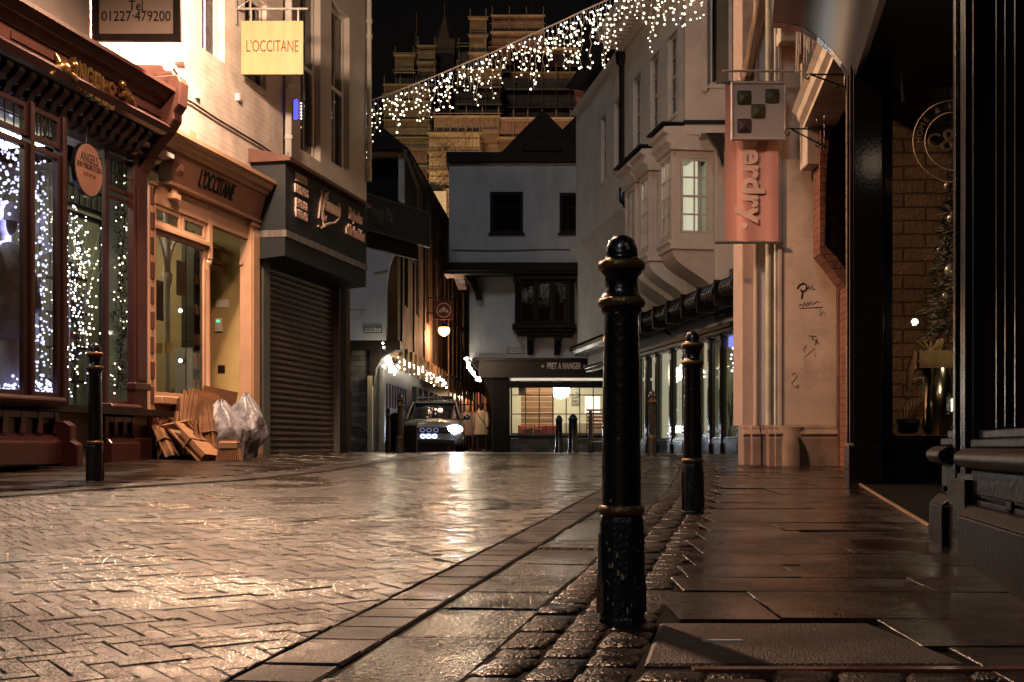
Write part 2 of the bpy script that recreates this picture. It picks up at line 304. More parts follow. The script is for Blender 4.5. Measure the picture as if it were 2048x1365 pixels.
def wallmesh(x0, x1, z0, z1, t, holes, b=None, y=0):
    """front at y, thickness t, rectangular holes [(x0,x1,z0,z1)]"""
    b = b or MB(); xs = sorted({x0, x1, *[min(max(v, x0), x1) for h in holes for v in h[:2]]}); zs = sorted({z0, z1, *[min(max(v, z0), z1) for h in holes for v in h[2:]]})
    for i in range(len(xs)-1):
        for j in range(len(zs)-1):
            cx, cz = (xs[i]+xs[i+1])/2, (zs[j]+zs[j+1])/2
            if any(h[0] < cx < h[1] and h[2] < cz < h[3] for h in holes): continue
            a, c_, d, e = xs[i], xs[i+1], zs[j], zs[j+1]
            b.add([(a,y,d),(c_,y,d),(c_,y,e),(a,y,e)], [(0,1,2,3)]); b.add([(a,y+t,d),(c_,y+t,d),(c_,y+t,e),(a,y+t,e)], [(3,2,1,0)])
    for (a, c_, d, e) in list(holes):
        b.add([(a,y,d),(c_,y,d),(c_,y,e),(a,y,e),(a,y+t,d),(c_,y+t,d),(c_,y+t,e),(a,y+t,e)], [(0,4,5,1),(1,5,6,2),(2,6,7,3),(3,7,4,0)])
    b.add([(x0,y,z0),(x1,y,z0),(x1,y,z1),(x0,y,z1),(x0,y+t,z0),(x1,y+t,z0),(x1,y+t,z1),(x0,y+t,z1)], [(0,1,5,4),(1,2,6,5),(2,3,7,6),(3,0,4,7)])
    return b
# ------------------------------------------------------------------ ground and paving
def interp(pts, y):
    if y <= pts[0][0]: (a, va), (b, vb) = pts[0], pts[1]; return va+(vb-va)*(y-a)/(b-a)
    for (a, va), (b, vb) in zip(pts, pts[1:]):
        if y <= b: return va+(vb-va)*(y-a)/(b-a)
    return pts[-1][1]
KA = [(0, -1.13), (2.62, -.62), (5.8, 0), (9.5, .70), (13, 1.25), (18, 1.75), (25, 2.1), (60, 2.1)]
def lineA(y): return interp(KA, y)
def lineB(y): return lineA(y)+.19
def lineC(y): return lineA(y)+.50
def lineD(y): return lineA(y)+.86
KL = [(0, -6.5), (7.4, -3.62), (8.9, -2.95), (10, -2.5), (12, -2.05), (16, -1.7), (20, -1.5), (25, -1.5), (60, -1.5)]
def kerbL(y): return interp(KL, y)
def gz(x, y): return g(x, y)
# base ground sheet (joints / far paving) reaching the horizon
b = MB(); xs = [-400, -120, -40, -12, -9]+[i*.5 for i in range(-14, 15)]+[9, 12, 40, 120, 400]; ys = [-30, -8]+[i*.5 for i in range(-4, 61)]+[35, 40, 45, 60, 90, 150, 300, 900]
vs = [(x, y, gz(x, y)-.010) for y in ys for x in xs]; nx = len(xs)
b.add(vs, [(j*nx+i, j*nx+i+1, (j+1)*nx+i+1, (j+1)*nx+i) for j in range(len(ys)-1) for i in range(nx-1)], True)
tag(b.build('ground', M['mortar']), kind='structure')
def stone(b, q, h0, h1, ch, tilt=.002, zoff=0, round_=False):
    m = len(q)
    """one paving stone from 4 ground corners q (ccw), chamfer ch; follows the ground"""
    cx = sum(p[0] for p in q)/m; cy = sum(p[1] for p in q)/m; tz = random.uniform(-tilt, tilt); tx = random.uniform(-tilt, tilt); ty = random.uniform(-tilt, tilt)
    lo = []; mi = []; up = []
    for (x, y) in q:
        d = math.hypot(x-cx, y-cy); k = max(1-ch*1.4/d, .3); x2 = cx+(x-cx)*k; y2 = cy+(y-cy)*k
        z = gz(x, y)+zoff+tz+(x-cx)*tx*4+(y-cy)*ty*4
        lo.append((x, y, gz(x, y)-.03)); mi.append((x, y, z-h1)); up.append((x2, y2, z))
    vs = lo+mi+up; fs = [tuple(range(2*m, 3*m))]
    for i in range(m):
        j = (i+1) % m; fs += [(i, j, m+j, m+i), (m+i, m+j, 2*m+j, 2*m+i)]
    b.add(vs, fs, round_)
# herringbone road
b = MB(); ang = R(-56); ca, sa = math.cos(ang), math.sin(ang); U = .057; gap = .0012
def inside(x, y):
    return 1.6 < y < 24.5 and kerbL(y)+.15 < x < lineA(y)+.13
def clip(q, f):
    out = []
    for i in range(len(q)):
        a, c_ = q[i], q[(i+1) % len(q)]; fa, fc = f(a), f(c_)
        if fa <= 0: out.append(a)
        if (fa < 0 < fc) or (fc < 0 < fa): t = fa/(fa-fc); out.append((a[0]+(c_[0]-a[0])*t, a[1]+(c_[1]-a[1])*t))
    return out
for i in range(-400, 401):
    for j in range(-400, 401):
        # herringbone cell positions (unit = brick width)
        k = (i-j) % 6
        if k == 0: c0, c1, w, h = i, j, 3, 1
        elif k == 5: c0, c1, w, h = i, j, 1, 3
        else: continue
        X0 = c0*U+gap; X1 = (c0+w)*U-gap; Y0 = c1*U+gap; Y1 = (c1+h)*U-gap
        mxx, myy = (X0+X1)/2, (Y0+Y1)/2; wx = ca*mxx-sa*myy; wy = sa*mxx+ca*myy+12
        if not inside(wx, wy): continue
        q = [(ca*x-sa*y, sa*x+ca*y+12) for x, y in ((X0, Y0), (X1, Y0), (X1, Y1), (X0, Y1))]
        q = clip(clip(q, lambda p: p[0]-lineA(p[1])+.006), lambda p: kerbL(p[1])+.286-p[0])
        if len(q) < 3 or abs(sum(q[n_][0]*q[(n_+1) % len(q)][1]-q[(n_+1) % len(q)][0]*q[n_][1] for n_ in range(len(q))))/2 < .0012: continue
        stone(b, q, 0, .003, .0028, tilt=.0022)
tag(b.build('road', M['road']), kind='structure')
# rest of the road beyond the pavers, and lane
b = MB(); ys = [24.4, 26, 28, 30, 33, 36, 40, 45, 55, 70, 100]; L0 = []
for y in ys: L0 += [(-5, y, gz(-2, y)-.003), (0, y, gz(0, y)-.003), (7, y, gz(2, y)-.003)]
b.add(L0, [(j*3+i, j*3+i+1, (j+1)*3+i+1, (j+1)*3+i) for j in range(len(ys)-1) for i in range(2)], True)
tag(b.build('lane_paving', M['farroad']), kind='structure')
def course(name, fa, fb, y0, y1, ly, gp, m, ch=.006, h=.006, jit=.0, tilt=.002, split=1, zoff=0, rnd=False, ljit=.0):
    b = MB(); y = y0
    while y < y1:
        L_ = ly*(1+random.uniform(-ljit, ljit))
        for s in range(split):
            a0 = fa(y)+(fb(y)-fa(y))*s/split+gp; a1 = fa(y)+(fb(y)-fa(y))*(s+1)/split-gp
            c0 = fa(y+L_)+(fb(y+L_)-fa(y+L_))*s/split+gp; c1 = fa(y+L_)+(fb(y+L_)-fa(y+L_))*(s+1)/split-gp
            sl = .19*((a1-a0)/2); r = lambda: random.uniform(-jit, jit); st = (random.uniform(-.3, .3)*L_ if split > 1 else 0)
            q = [(a0+r(), y+gp-sl*.4+st+r()), (a1+r(), y+gp-sl*1.4+st+r()), (c1+r(), y+L_-gp-sl*1.4+st+r()), (c0+r(), y+L_-gp-sl*.4+st+r())]
            stone(b, q, 0, h, ch, tilt, zoff, rnd)
        y += L_
    return tag(b.build(name, m), kind='structure')
course('block_edging', lineA, lineB, 1.5, 24.5, .17, .004, M['block'], tilt=.002, ljit=.1)
course('gutter', lineB, lineC, 1.5, 24.5, .42, .007, M['gutter'], ch=.01, h=.01, tilt=.003, ljit=.3, jit=.006, zoff=-.004)
course('cobble_strip', lineC, lineD, 1.5, 24.5, .11, .004, M['sett'], ch=.011, h=.006, jit=.005, tilt=.003, split=3, zoff=-.002, rnd=True, ljit=.2)
# left kerb and gutter, left pavement
course('kerb', lambda y: kerbL(y), lambda y: kerbL(y)+.28, 4, 24.5, .5, .004, M['block'], zoff=.012, ljit=.2)
FACL = lambda y: .2144*y-7.187-.12
FACR = lambda y: 1.99+.181*(y-5.68)+.05
def flags(name, fa, fb, y0, y1, m, rowh, wr, tilt=.004, zoff=0.0, skip=None):
    b = MB(); y = y0
    while y < y1:
        h = random.uniform(*rowh); xa = fa(y+h/2)+.004; xe = fb(y+h/2)
        first = True
        while xa < xe-.05:
            w = random.uniform(*wr); w = w*.5 if first and random.random() < .5 else w; xb = min(xa+w, xe); first = False
            if xe-xb < .3: xb = xe
            if not (skip and skip((xa+xb)/2, y+h/2)):
                j = lambda: random.uniform(-.004, .004)
                ea, eb = j(), j(); q = [(xa+.002+j()*.2, y+.009+ea), (xb-.002+j()*.2, y+.009+eb), (xb-.002+j()*.2, y+h-.009+ea), (xa+.002+j()*.2, y+h-.009+eb)]
                # cut long slabs so they follow the ground
                stone(b, q, 0, .0022, .0018, tilt, zoff)
            xa = xb
        y += h
    return tag(b.build(name, m), kind='structure')
flags('pavement', lambda y: FACL(y) if y > 6 else -7.0, lambda y: kerbL(y)-.004, 4, 24.5, M['flag'], (.35, .6), (.5, 1.0), zoff=.014, tilt=.002)
patch = lambda x, y: 2.72 < y < 3.18 and .42 < x < 1.02
flags('pavement', lambda y: lineD(y)+.004, lambda y: FACR(y)+2.3 if y > 9 else FACR(y)+.9, 3.42, 24.5, M['flag'], (.30, .62), (.55, 1.3), zoff=.003, tilt=.0022)
flags('pavement', lambda y: 1.05-(y-2.84)*.125, lambda y: 4.5, 1.3, 3.40, M['flag'], (.30, .5), (.55, 1.1), zoff=.003, tilt=.0022)
b = MB(); stone(b, [(.30, 2.84), (1.04, 2.84), (.97, 3.40), (.40, 3.40)], 0, .006, .01, 0, 0); tag(b.build('asphalt_patch', M['tarpatch']), kind='structure')
course('cobble_strip', lambda y: lineD(y)+.01, lambda y: lineD(y)+.88, 1.3, 2.72, .13, .006, M['sett'], ch=.013, h=.007, jit=.008, tilt=.004, split=6, rnd=True, ljit=.2)

b = MB(); b.box(.40, 1.9, 2.755, 2.80, -.05, gz(0, 2.78)+.004); b.box(.40, 1.9, 2.72, 2.752, -.05, gz(0, 2.74)-.008); tag(b.build('drain_channel', mat('rust_red_drain', (.10, .035, .022), .25, var=.3, vs=9), bev=.004), kind='structure')
# white painted dash on the patch
t = MB(); t.box(.475, .575, 3.115, 3.13, gz(0, 3.1)-.004, gz(0, 3.1)+.0045); tag(t.build('paint_mark', M['offwhite']), 'short white painted dash on the asphalt patch in the pavement', 'paint mark')
# ------------------------------------------------------------------ LEFT SIDE of the street
L = Fr(-4.13, 14.26, .2144, 1.0, .30)
X, Z = L.X, L.Z
def zz(px, py, off=0): return L.Z(px, py, off)
def bulbs(parent, pts, m, r, name='bulb'):
    me = bpy.data.meshes.get('bulb_'+m.name)
    if me is None:
        me = MB().ball((0, 0, 0), 1, 8, 5).build('bulb_tmp', m); d = me.data; d.name = 'bulb_'+m.name; bpy.data.objects.remove(me); me = d
    for p in pts:
        o = bpy.data.objects.new(name, me); COL.objects.link(o); o.parent = parent; o.location = p; rr = r*random.uniform(.8, 1.2); o.scale = (rr, rr, rr)
# --- white painted brick building (middle)
xa, xb = X(178), X(566); ZT = 9.2
BA = fremp('brick_building', L, 'white painted brick building with peach shopfront, left of the street', 'building')
h1 = (X(404, .0), X(449), zz(404, 96), zz(404, 96)+1.7); h2 = (X(493), X(531), zz(493, 160)+.0, zz(493, 160)+1.15)
zs1 = zz(404, 96); zs2 = zz(500, 160)
h2 = (X(490), X(533), zs2-.02, zs2+1.2)
w = wallmesh(xa, xb, zz(345, 270)-.1, ZT, .3, [h1, h2]); w.build('wall', M['whitebrick'], BA)
winset(BA, h1[0]+.01, h1[1]-.01, h1[2]+.01, h1[3]-.01, .10, 2, 2, M['white'], M['glassdim'], sash=True, frw=.06, sill=M['offwhite'])
winset(BA, h2[0]+.01, h2[1]-.01, h2[2]+.01, h2[3]-.01, .06, 2, 2, M['offwhite'], M['glassdim'], sash=True, frw=.05, sill=M['offwhite'])
b = MB(); b.box(xa, xb, .5, 4, 3.45, ZT-.02); b.build('interior', M['darkroom'], BA)
b = MB(); zc = zz(380, 201, -.03); pts = [(X(px), -.03, zz(px, py, -.03)) for px, py in ((350, 187), (380, 203), (430, 236), (480, 266), (520, 290), (560, 317))]; b.tube(pts, .014, 6); b.build('cable', M['darkwire'], BA)
b = MB(); b.tube([(X(566)-.0, -.09, 9), (X(566), -.09, zz(570, 330)), (X(566), -.09, zz(570, 300, -.1))], .05, 10)
for py in (60, 180, 280): b.tube([(X(566), -.09, zz(566, py)), (X(566), -.09, zz(566, py)+.06)], .062, 10)
b.build('drainpipe', M['stucco_c'], BA)
# small wall clamps
for px, py in ((391, 190), (473, 196)):
    b = MB(); b.box(X(px)-.03, X(px)+.03, -.05, .0, zz(px, py)-.04, zz(px, py)+.05); b.build('wall_clamp', M['white'], BA)
# --- peach shopfront of that building
SF = BA
zbase = -.02
o = -.30
# cornice (moulded profile swept along the wall)
def sweep(b, x0, x1, prof):
    """profile [(y,z)] swept from x0 to x1, closed against y=0"""
    n = len(prof); vs = [(x0, y, z) for y, z in prof]+[(x1, y, z) for y, z in prof]
    b.add(vs, [(i, i+1, n+i+1, n+i) for i in range(n-1)]+[tuple(range(n-1, -1, -1)), tuple(range(n, 2*n))])
    return b
zt = zz(372, 268, -.36); zb_ = zz(340, 356, -.28)
b = MB(); sweep(b, X(338, -.36), X(553, -.36), [(0, zt+.06), (-.30, zt+.02), (-.38, zt), (-.38, zt-.05), (-.33, zt-.07), (-.31, zt-.13), (-.26, zt-.15), (-.25, zt-.19), (0, zt-.19)]); b.build('cornice', M['peach'], SF)
f0, f1 = X(352, -.22), X(548, -.22); zf0 = zz(330, 352, -.20)
b = MB(); b.prism([(-.22, zt-.195), (-.13, zf0), (0, zf0), (0, zt-.195)], f0, f1, 'x'); fa = b.build('fascia', M['peachfascia'], SF)
zl = (zt-.195+zf0)/2
tl = text('lettering', "L'OCCITANE", M['blackmatt'], SF, (X(402, -.2)+X(470, -.2))/2, -.185, zl, .30, width=X(471, -.2)-X(403, -.2), ext=.006, rot=(90+math.degrees(math.atan2(.09, zt-.195-zf0)), 0, 0))
b = MB(); b.box(f0, f1, -.16, -.0, zf0-.05, zf0-.002); b.build('fascia_moulding', M['peach'], SF, bev=.01)
# end consoles (scroll brackets)
def console(root, px, zt, zb, m, off=-.02, w=.13, d0=.30, name='console_bracket'):
    x = X(px, off); n = 14; pr = []
    for i in range(n+1):
        t = i/n; y = -(.10+(d0-.10)*(1-t)**1.3+.035*math.sin(t*math.pi*4.5)); pr.append((y, zt+(zb-zt)*t))
    b = MB(); b.prism([(0, zt)]+pr+[(0, zb)], x-w/2, x+w/2, 'x'); b.box(x-w/2-.03, x+w/2+.03, -d0-.05, 0, zt+.002, zt+.10); b.box(x-w/2-.02, x+w/2+.02, -.16, 0, zb-.07, zb-.002)
    return b.build(name, m, root, bev=.008)
console(SF, 334, zz(345, 262, -.3), zz(312, 370, -.15), M['peach'])
console(SF, 540, zz(556, 330, -.3), zz(520, 440, -.15), M['peach'])
# pilasters and columns
zsill = zz(400, 799, -.05)
def pil(px0, px1, ztop, zbot, m, off=-.10, name='pilaster'):
    a, c = X(px0, off), X(px1, off); b = MB(); b.box(a, c, off, .05, zbot, ztop); b.box(a-.02, c+.02, off-.03, .05, zbot, zbot+.22); b.box(a-.02, c+.02, off-.02, .05, ztop-.06, ztop-.002)
    b.box(a+.035, c-.035, off-.015, off+.01, zbot+.3, ztop-.15); return b.build(name, m, SF, bev=.006)
pil(299, 309, zf0-.06, zbase, M['peach'], off=-.10)
pil(503, 520, zf0-.06, zbase, M['peach'], off=-.12)
def shopcol(px, off, z0, z1, r=.035, zc=None):
    x = X(px, off); zc = zc or z1-.6
    b = MB(); pr = [(r*1.7, z0), (r*1.7, z0+.06), (r*1.2, z0+.08), (r, z0+.12), (r, zc), (r*1.5, zc+.02), (r*1.5, zc+.05), (r, zc+.07), (r*.9, z1)]
    b.lathe(pr, 14, (x, off, 0)); b.box(x-r*1.3, x+r*1.3, off-r*1.3, off+r*1.3, zc+.08, z1); return b.build('column', M['peach'], SF)
ztr = zz(414, 490, -.05)     # transom level
shopcol(415, -.03, zsill+.03, zf0-.055, .036, ztr-.25)
shopcol(480, .55, .02, zf0-.055, .036, ztr-.35)
shopcol(497, .02, .02, zf0-.055, .05, ztr-.35)
# arched spandrels either side of columns
def spandrel(px, off, sgn, z, s=.28, th=.03):
    x = X(px, off); b = MB(); n = 10; pts = []
    for i in range(n+1):
        a = math.pi/2*i/n; pts.append((x+sgn*(s-s*math.cos(a)) if False else x+sgn*s*(1-math.sin(a)), off, z-s+s*(1-math.cos(a))*0+s*math.sin(math.pi/2-a)*0))
    pts = [(x+sgn*(.03+s*(1-math.cos(a_))), off, z-s+s*math.sin(a_)) for a_ in [math.pi/2*i/n for i in range(n+1)]]
    b.tube(pts, .014, 6); b.tube([(x+sgn*.06, off, z-.06), (x+sgn*(.03+s*.32), off, z-s+s*.72)], .010, 6); b.box(x, x+sgn*(s+.05), off-.02, off+.02, z, z+.04); return b.build('spandrel', M['peach'], SF)
spandrel(415, -.03, -1, ztr-.03); spandrel(480, .55, -1, ztr-.08); spandrel(497, .02, -1, ztr-.08, .2)
# window bay: px 309..415, sill, transom
a, c = X(309, -.05), X(414, -.05)
winset(SF, a, c-.03, zsill, ztr-.03, -.05, 1, 1, M['peach'], M['glass'], frw=.045, name='shop_window')
winset(SF, a, (a+c)/2-.01, ztr+.03, zf0-.30, -.05, 1, 1, M['peach'], M['glass'], frw=.05, name='fanlight')
winset(SF, (a+c)/2+.02, c-.03, ztr+.03, zf0-.30, -.05, 1, 1, M['peach'], M['glass'], frw=.05, name='fanlight')
b = MB(); b.box(a, c, -.10, .02, ztr-.03, ztr+.03); b.box(a, X(500), -.07, .02, zf0-.30, zf0-.055); b.box(X(418, .5), X(478, .5), .50, .56, ztr-.1, ztr-.04); b.build('transom', M['peach'], SF, bev=.008)
b = MB(); b.box(a-.02, c+.04, -.16, .05, zsill-.10, zsill-.002); b.build('sill', M['peach'], SF, bev=.015)
b = MB(); b.box(a, c, -.05, .05, zbase, zsill-.103); b.box(a+.12, c-.12, -.07, -.045, .12, zsill-.18); b.build('stall_riser', M['peachfascia'], SF, bev=.006)
# entrance lobby fanlight, door frame and back
winset(SF, X(425, .5), X(476, .5), ztr+.0, zf0-.32, .5, 1, 2, M['peach'], M['glass'], frw=.05, name='fanlight')
# room
mustard = mat('mustard_wall', (.42, .32, .15), .8, var=.08, bump=.05)
b = MB(); b.box(.0, 3.05, 3.2, 3.3, -.02, 3.5); b.box(.0, .05, .12, 3.2, -.02, 3.5); b.box(2.98, 3.05, .1, 3.2, -.02, 3.5); b.build('shop_wall', mustard, SF)
b = MB(); b.box(X(424, .9), 3.0, .9, .96, -.02, 3.4); dw = b.build('lobby_wall', mustard, SF)
b = MB(); b.box(.0, 3.05, .06, 3.2, -.04, -.021); b.build('shop_floor', M['timber'], SF)
b = MB(); b.box(.0, 3.05, .06, 3.2, 3.36, 3.4); b.build('shop_ceiling', M['offwhite'], SF)
b = MB(); b.box(.3, .9, 1.2, 1.8, 3.33, 3.355); b.box(1.5, 2.1, 1.2, 1.8, 3.33, 3.355); b.build('ceiling_light', emit('shop_ceiling_lamp', (1, .86, .6), 15), SF)
# things on the lobby wall
def offat(px, u=2.975):
    a_, b_ = -.5, 4
    for _ in range(40):
        c_ = (a_+b_)/2
        if X(px, c_) < u: a_ = c_
        else: b_ = c_
    return (a_+b_)/2
def onend(px0, py0, px1, py1, m, th, name, label, cat):
    y0, y1 = offat(px1), offat(px0); b = MB(); b.box(2.978-th, 2.978, y0, y1, L.Z(px0, py1, y1), L.Z(px0, py0, y1)); o_ = b.build(name, m, None, (L.x, L.y, L.z0), L.rot, bev=.003); tag(o_, label, cat); return o_
def stuck(px0, py0, px1, py1, off, m, th=.02, name='notice', label=None, cat=None):
    b = MB(); b.box(X(px0, off), X(px1, off), off-th, off, zz(px0, py1, off), zz(px0, py0, off)); o_ = b.build(name, m, None, (L.x, L.y, L.z0), L.rot, bev=.003)
    if cat: tag(o_, label, cat)
    return o_
off = .895
onend(432, 600, 458, 615, M['white'], .006, 'notice', 'small white notice high on the mustard lobby wall beside the peach shopfront', 'notice')
kp = onend(431, 637, 446, 664, M['white'], .03, 'alarm_keypad', 'white alarm keypad with green light on the mustard lobby wall', 'keypad')
yk = offat(438); b = MB(); b.box(2.938, 2.946, yk-.02, yk+.02, L.Z(438, 645, yk), L.Z(438, 641, yk)); b.build('indicator', emit('green_led', (.1, 1, .35), 2), kp)
onend(436, 731, 450, 746, M['timber'], .015, 'socket_plate', 'dark metal socket plate low on the mustard lobby wall', 'socket')
# shelving and goods inside
bt = fremp('display_shelf', L, 'pale shelf unit with white bottles behind the peach shop window', 'shelf unit')
b = MB()
sa, sb_ = X(384, .62), X(408, .62)
for z in (.62, .92, 1.22): b.box(sa, sb_, .60, .85, z, z+.03)
b.box(sa-.03, sa-.001, .60, .85, -.02, 1.5); b.box(sb_+.001, sb_+.03, .60, .85, -.02, 1.5); b.box(sa, sb_, .851, .87, 0, 1.5); b.build('shelf_frame', M['offwhite'], bt)
botm = [mat('cream_bottle', (.7, .62, .4), .3, bump=0), mat('white_bottle', (.8, .8, .76), .3, bump=0), mat('red_bottle', (.5, .05, .04), .3, bump=0)]
for z in (.65, .95, 1.25):
    for i in range(6):
        q = MB(); q.lathe([(.03, 0), (.032, .02), (.032, .12), (.012, .15), (.012, .19)], 10, (sa+.04+i*(sb_-sa-.08)/5, .66, z)); tag(q.build('bottle', random.choice(botm), None, (L.x, L.y, L.z0), L.rot), 'small bottle on the pale shelf unit in the peach shop', 'bottle', 'bottles on the pale shelf unit')
tb = fremp('counter', L, 'dark counter with white goods behind the peach shop window', 'counter')
b = MB(); b.box(.1, 1.0, .35, .7, -.02, .80); b.build('counter_body', M['timber'], tb); b = MB(); b.box(.07, 1.05, .32, .72, .802, .84); b.build('counter_top', M['offwhite'], tb)
for i, (px, lab) in enumerate(((313, 'left one of two small square framed prints in the peach shop window'), (334, 'right one of two small square framed prints in the peach shop window'))):
    f = stuck(px-7, 684, px+9, 705, .5, mat('yellow_card%d' % i, (.75, .6, .25), .6, bump=0), .02, 'framed_print', lab, 'print')
    q = MB(); xc = X(px+1, .45); q.lathe([(.028, 0), (.028, .004)], 16, (0, 0, 0)); oo = q.build('disc', M['white'], f, (xc, .474, zz(px, 694, .45))); oo.rotation_euler = (R(90), 0, 0)
cab = fremp('added_dark_cabinet', L, 'tall dark cabinet with shelves of jars added for the dark area in the peach shop window', 'cabinet')  # cabinet added so this part of the window reads dark
ca, cb_ = X(371, .82), X(412, .82); dkg = mat('dark_green_cabinet', (.05, .05, .03), .5)
b = MB(); b.box(ca, cb_, .86, .88, .0, 3.1); b.box(ca, ca+.03, .70, .858, .0, 3.1); b.build('cabinet_body', dkg, cab)
for z in (1.55, 1.95, 2.35, 2.75): b = MB(); b.box(ca+.031, cb_, .70, .858, z, z+.03); b.build('shelf', dkg, cab)
for z in (1.58, 1.98, 2.38):
    for i in range(6):
        q = MB(); q.lathe([(.03, 0), (.034, .02), (.034, .10), (.02, .12), (.02, .14)], 10, (ca+.10+i*(cb_-ca-.15)/6, .76, z)); tag(q.build('jar', random.choice(botm), None, (L.x, L.y, L.z0), L.rot), 'small jar on the tall dark cabinet in the peach shop', 'jar', 'jars on the dark cabinet')
pl2 = fremp('reflection', L, 'reflection of a slim cream column with arched spandrels, built solid inside the peach shop', 'reflection'); px_ = X(334, .55)  # window reflection of a column and arch, modelled as solid shapes
q = MB(); q.lathe([(.06, 0), (.06, .1), (.04, .14), (.04, 2.2), (.07, 2.3), (.07, 2.36), (.045, 2.4), (.045, 3.3)], 14, (px_, .55, 0)); q.build('shaft', M['offwhite'], pl2); q = MB()
for sg in (-1, 1): q.tube([(px_+sg*(.04+.5*(1-math.cos(t))), .55, 2.35+.6*math.sin(t)) for t in [math.pi/2*i/8 for i in range(9)]], .022, 6)
q.build('arch', M['offwhite'], pl2)
pr_ = stuck(352, 520, 372, 590, .6, mat('dull_poster', (.16, .15, .10), .6), .01, 'poster', 'dull framed poster hanging in the middle of the peach shop window', 'poster')
tp_ = stuck(312, 560, 326, 640, .5, mat('dark_print', (.10, .07, .05), .6), .01, 'poster', 'small dark poster hanging at the left of the peach shop window', 'poster')
for i in range(9):
    q = MB(); k_ = i % 3; x_ = .15+i*.09
    if k_ == 0: q.box(x_-.03, x_+.03, .42, .48, .842, .96)
    elif k_ == 1: q.lathe([(.03, 0), (.03, .1), (.012, .12), (.012, .17)], 10, (x_, .45, .842))
    else: q.lathe([(.04, 0), (.045, .06), (.0, .065)], 12, (x_, .45, .842))
    tag(q.build('goods', botm[k_], None, (L.x, L.y, L.z0), L.rot), 'small product on the counter in the peach shop window', 'product', 'products on the counter')
for lab, px, py in (('upper of two small silver spot lamps hanging in the peach shop window', 360, 622), ('lower of two small silver spot lamps hanging in the peach shop window', 360, 722)):
    sp_ = empty('spot_lamp', L.world(X(px, .4), .4, zz(px, py, .4)), L.rot, lab, 'spot lamp')
    q = MB(); q.tube([(0, 0, 0), (.10, 0, .0)], .03, 12); q.build('lamp_head', M['black'], sp_); q = MB(); q.ball((-.01, -.01, 0), .028, 10, 6); q.build('lamp_lens', emit('spot_lens', (1, .93, .8), 3), sp_)
rl = empty('lamp_rail', L.world(X(372, .42), .42, .4), L.rot, 'thin black rail carrying spot lamps in the peach shop window', 'rail'); q = MB(); q.tube([(0, 0, .2), (0, 0, 2.9)], .008, 6); q.build('rail_rod', M['black'], rl)
for k, (px, r_) in enumerate(((346, .055), (372, .05))):
    q = MB(); q.lathe([(r_, 0), (r_, .008)], 20, (0, 0, 0)); d_ = q.build('round_card', mat('grey_card%d' % k, (.45, .47, .42), .6, bump=0), None, L.world(X(px, .15), .15, zz(px, 785, .15)), L.rot)
    d_.rotation_euler = (R(80), 0, L.rot); tag(d_, ('left' if k == 0 else 'right')+' pale round card standing on the sill inside the peach shop window', 'card')
# --- hanging sign, cream square
def hsign(pxl, pxr, pyt, pyb, pxwall, m, lines, label, framem, arm=True, th=.04, double=None, frame=.0):
    d = L.d(pxwall); s = F/d; x0 = (pxl-CX)/s; x1 = (pxr-CX)/s; z0 = CZ+(HZ-pyb)/s; z1 = CZ+(HZ-pyt)/s; xw = (pxwall-CX)/s
    r = empty('hanging_sign', (xw, d, z0), 0, label, 'sign')
    q = MB(); q.box(x0-xw+frame, x1-xw-frame, -th/2, th/2, frame, z1-z0-frame); q.build('sign_board', m, r, bev=.002)
    if frame:
        q = MB(); W_ = x1-xw; A = x0-xw; H = z1-z0
        q.box(A, W_, -th/2-.012, th/2+.012, 0, frame); q.box(A, W_, -th/2-.012, th/2+.012, H-frame, H); q.box(A, A+frame, -th/2-.012, th/2+.012, frame, H-frame); q.box(W_-frame, W_, -th/2-.012, th/2+.012, frame, H-frame); q.build('sign_frame', framem, r, bev=.004)
    if arm:
        q = MB(); q.box(-.02, .02, -.03, .03, z1-z0-.05, z1-z0+.28); q.box(0, x1-xw+.06, -.012, .012, z1-z0+.15, z1-z0+.175)
        q.box(x0-xw+.12, x0-xw+.14, -.008, .008, z1-z0, z1-z0+.15); q.box(x1-xw-.08, x1-xw-.06, -.008, .008, z1-z0, z1-z0+.15); q.tube([(.02, 0, z1-z0+.17), (.25, 0, z1-z0+.34), (.45, 0, z1-z0+.175)], .006, 6); q.build('bracket', M['steel'], r)
    for (t_, py, sz, w_, mm) in lines:
        text('lettering', t_, mm, r, (x0+x1)/2-xw, -th/2-.003, CZ+(HZ-py)/s-z0, sz, width=w_/s if w_ else None, ext=.002)
    return r
cream = mat('cream_sign_paint', (.26, .225, .12), .55, var=.1, vs=4, bump=.1, dirt=(.42, .24, .12), ds=9, stretch=(3, 1, .5))
brownt = mat('brown_letter_paint', (.10, .035, .02), .6, bump=0); faint = mat('faint_letter_paint', (.42, .32, .17), .6, bump=0)
hsign(483, 607, 43, 150, 472, cream, [("L'OCCITANE", 95, .22, 104, brownt), ('EN PROVENCE', 106, .06, 70, faint)], 'cream square hanging sign with brown serif lettering over peach shopfront', M['steel'])
greyb = mat('grey_beige_sign', (.26, .225, .19), .5, var=.06, bump=.03)
hsign(185, 362, -150, 84, 178, greyb, [('Tel', 14, .15, 28, M['blackmatt']), ('01227·479200', 35, .15, 138, M['blackmatt'])], 'large grey hanging sign with telephone number in dark wooden frame', M['timber'], arm=False, frame=.075)
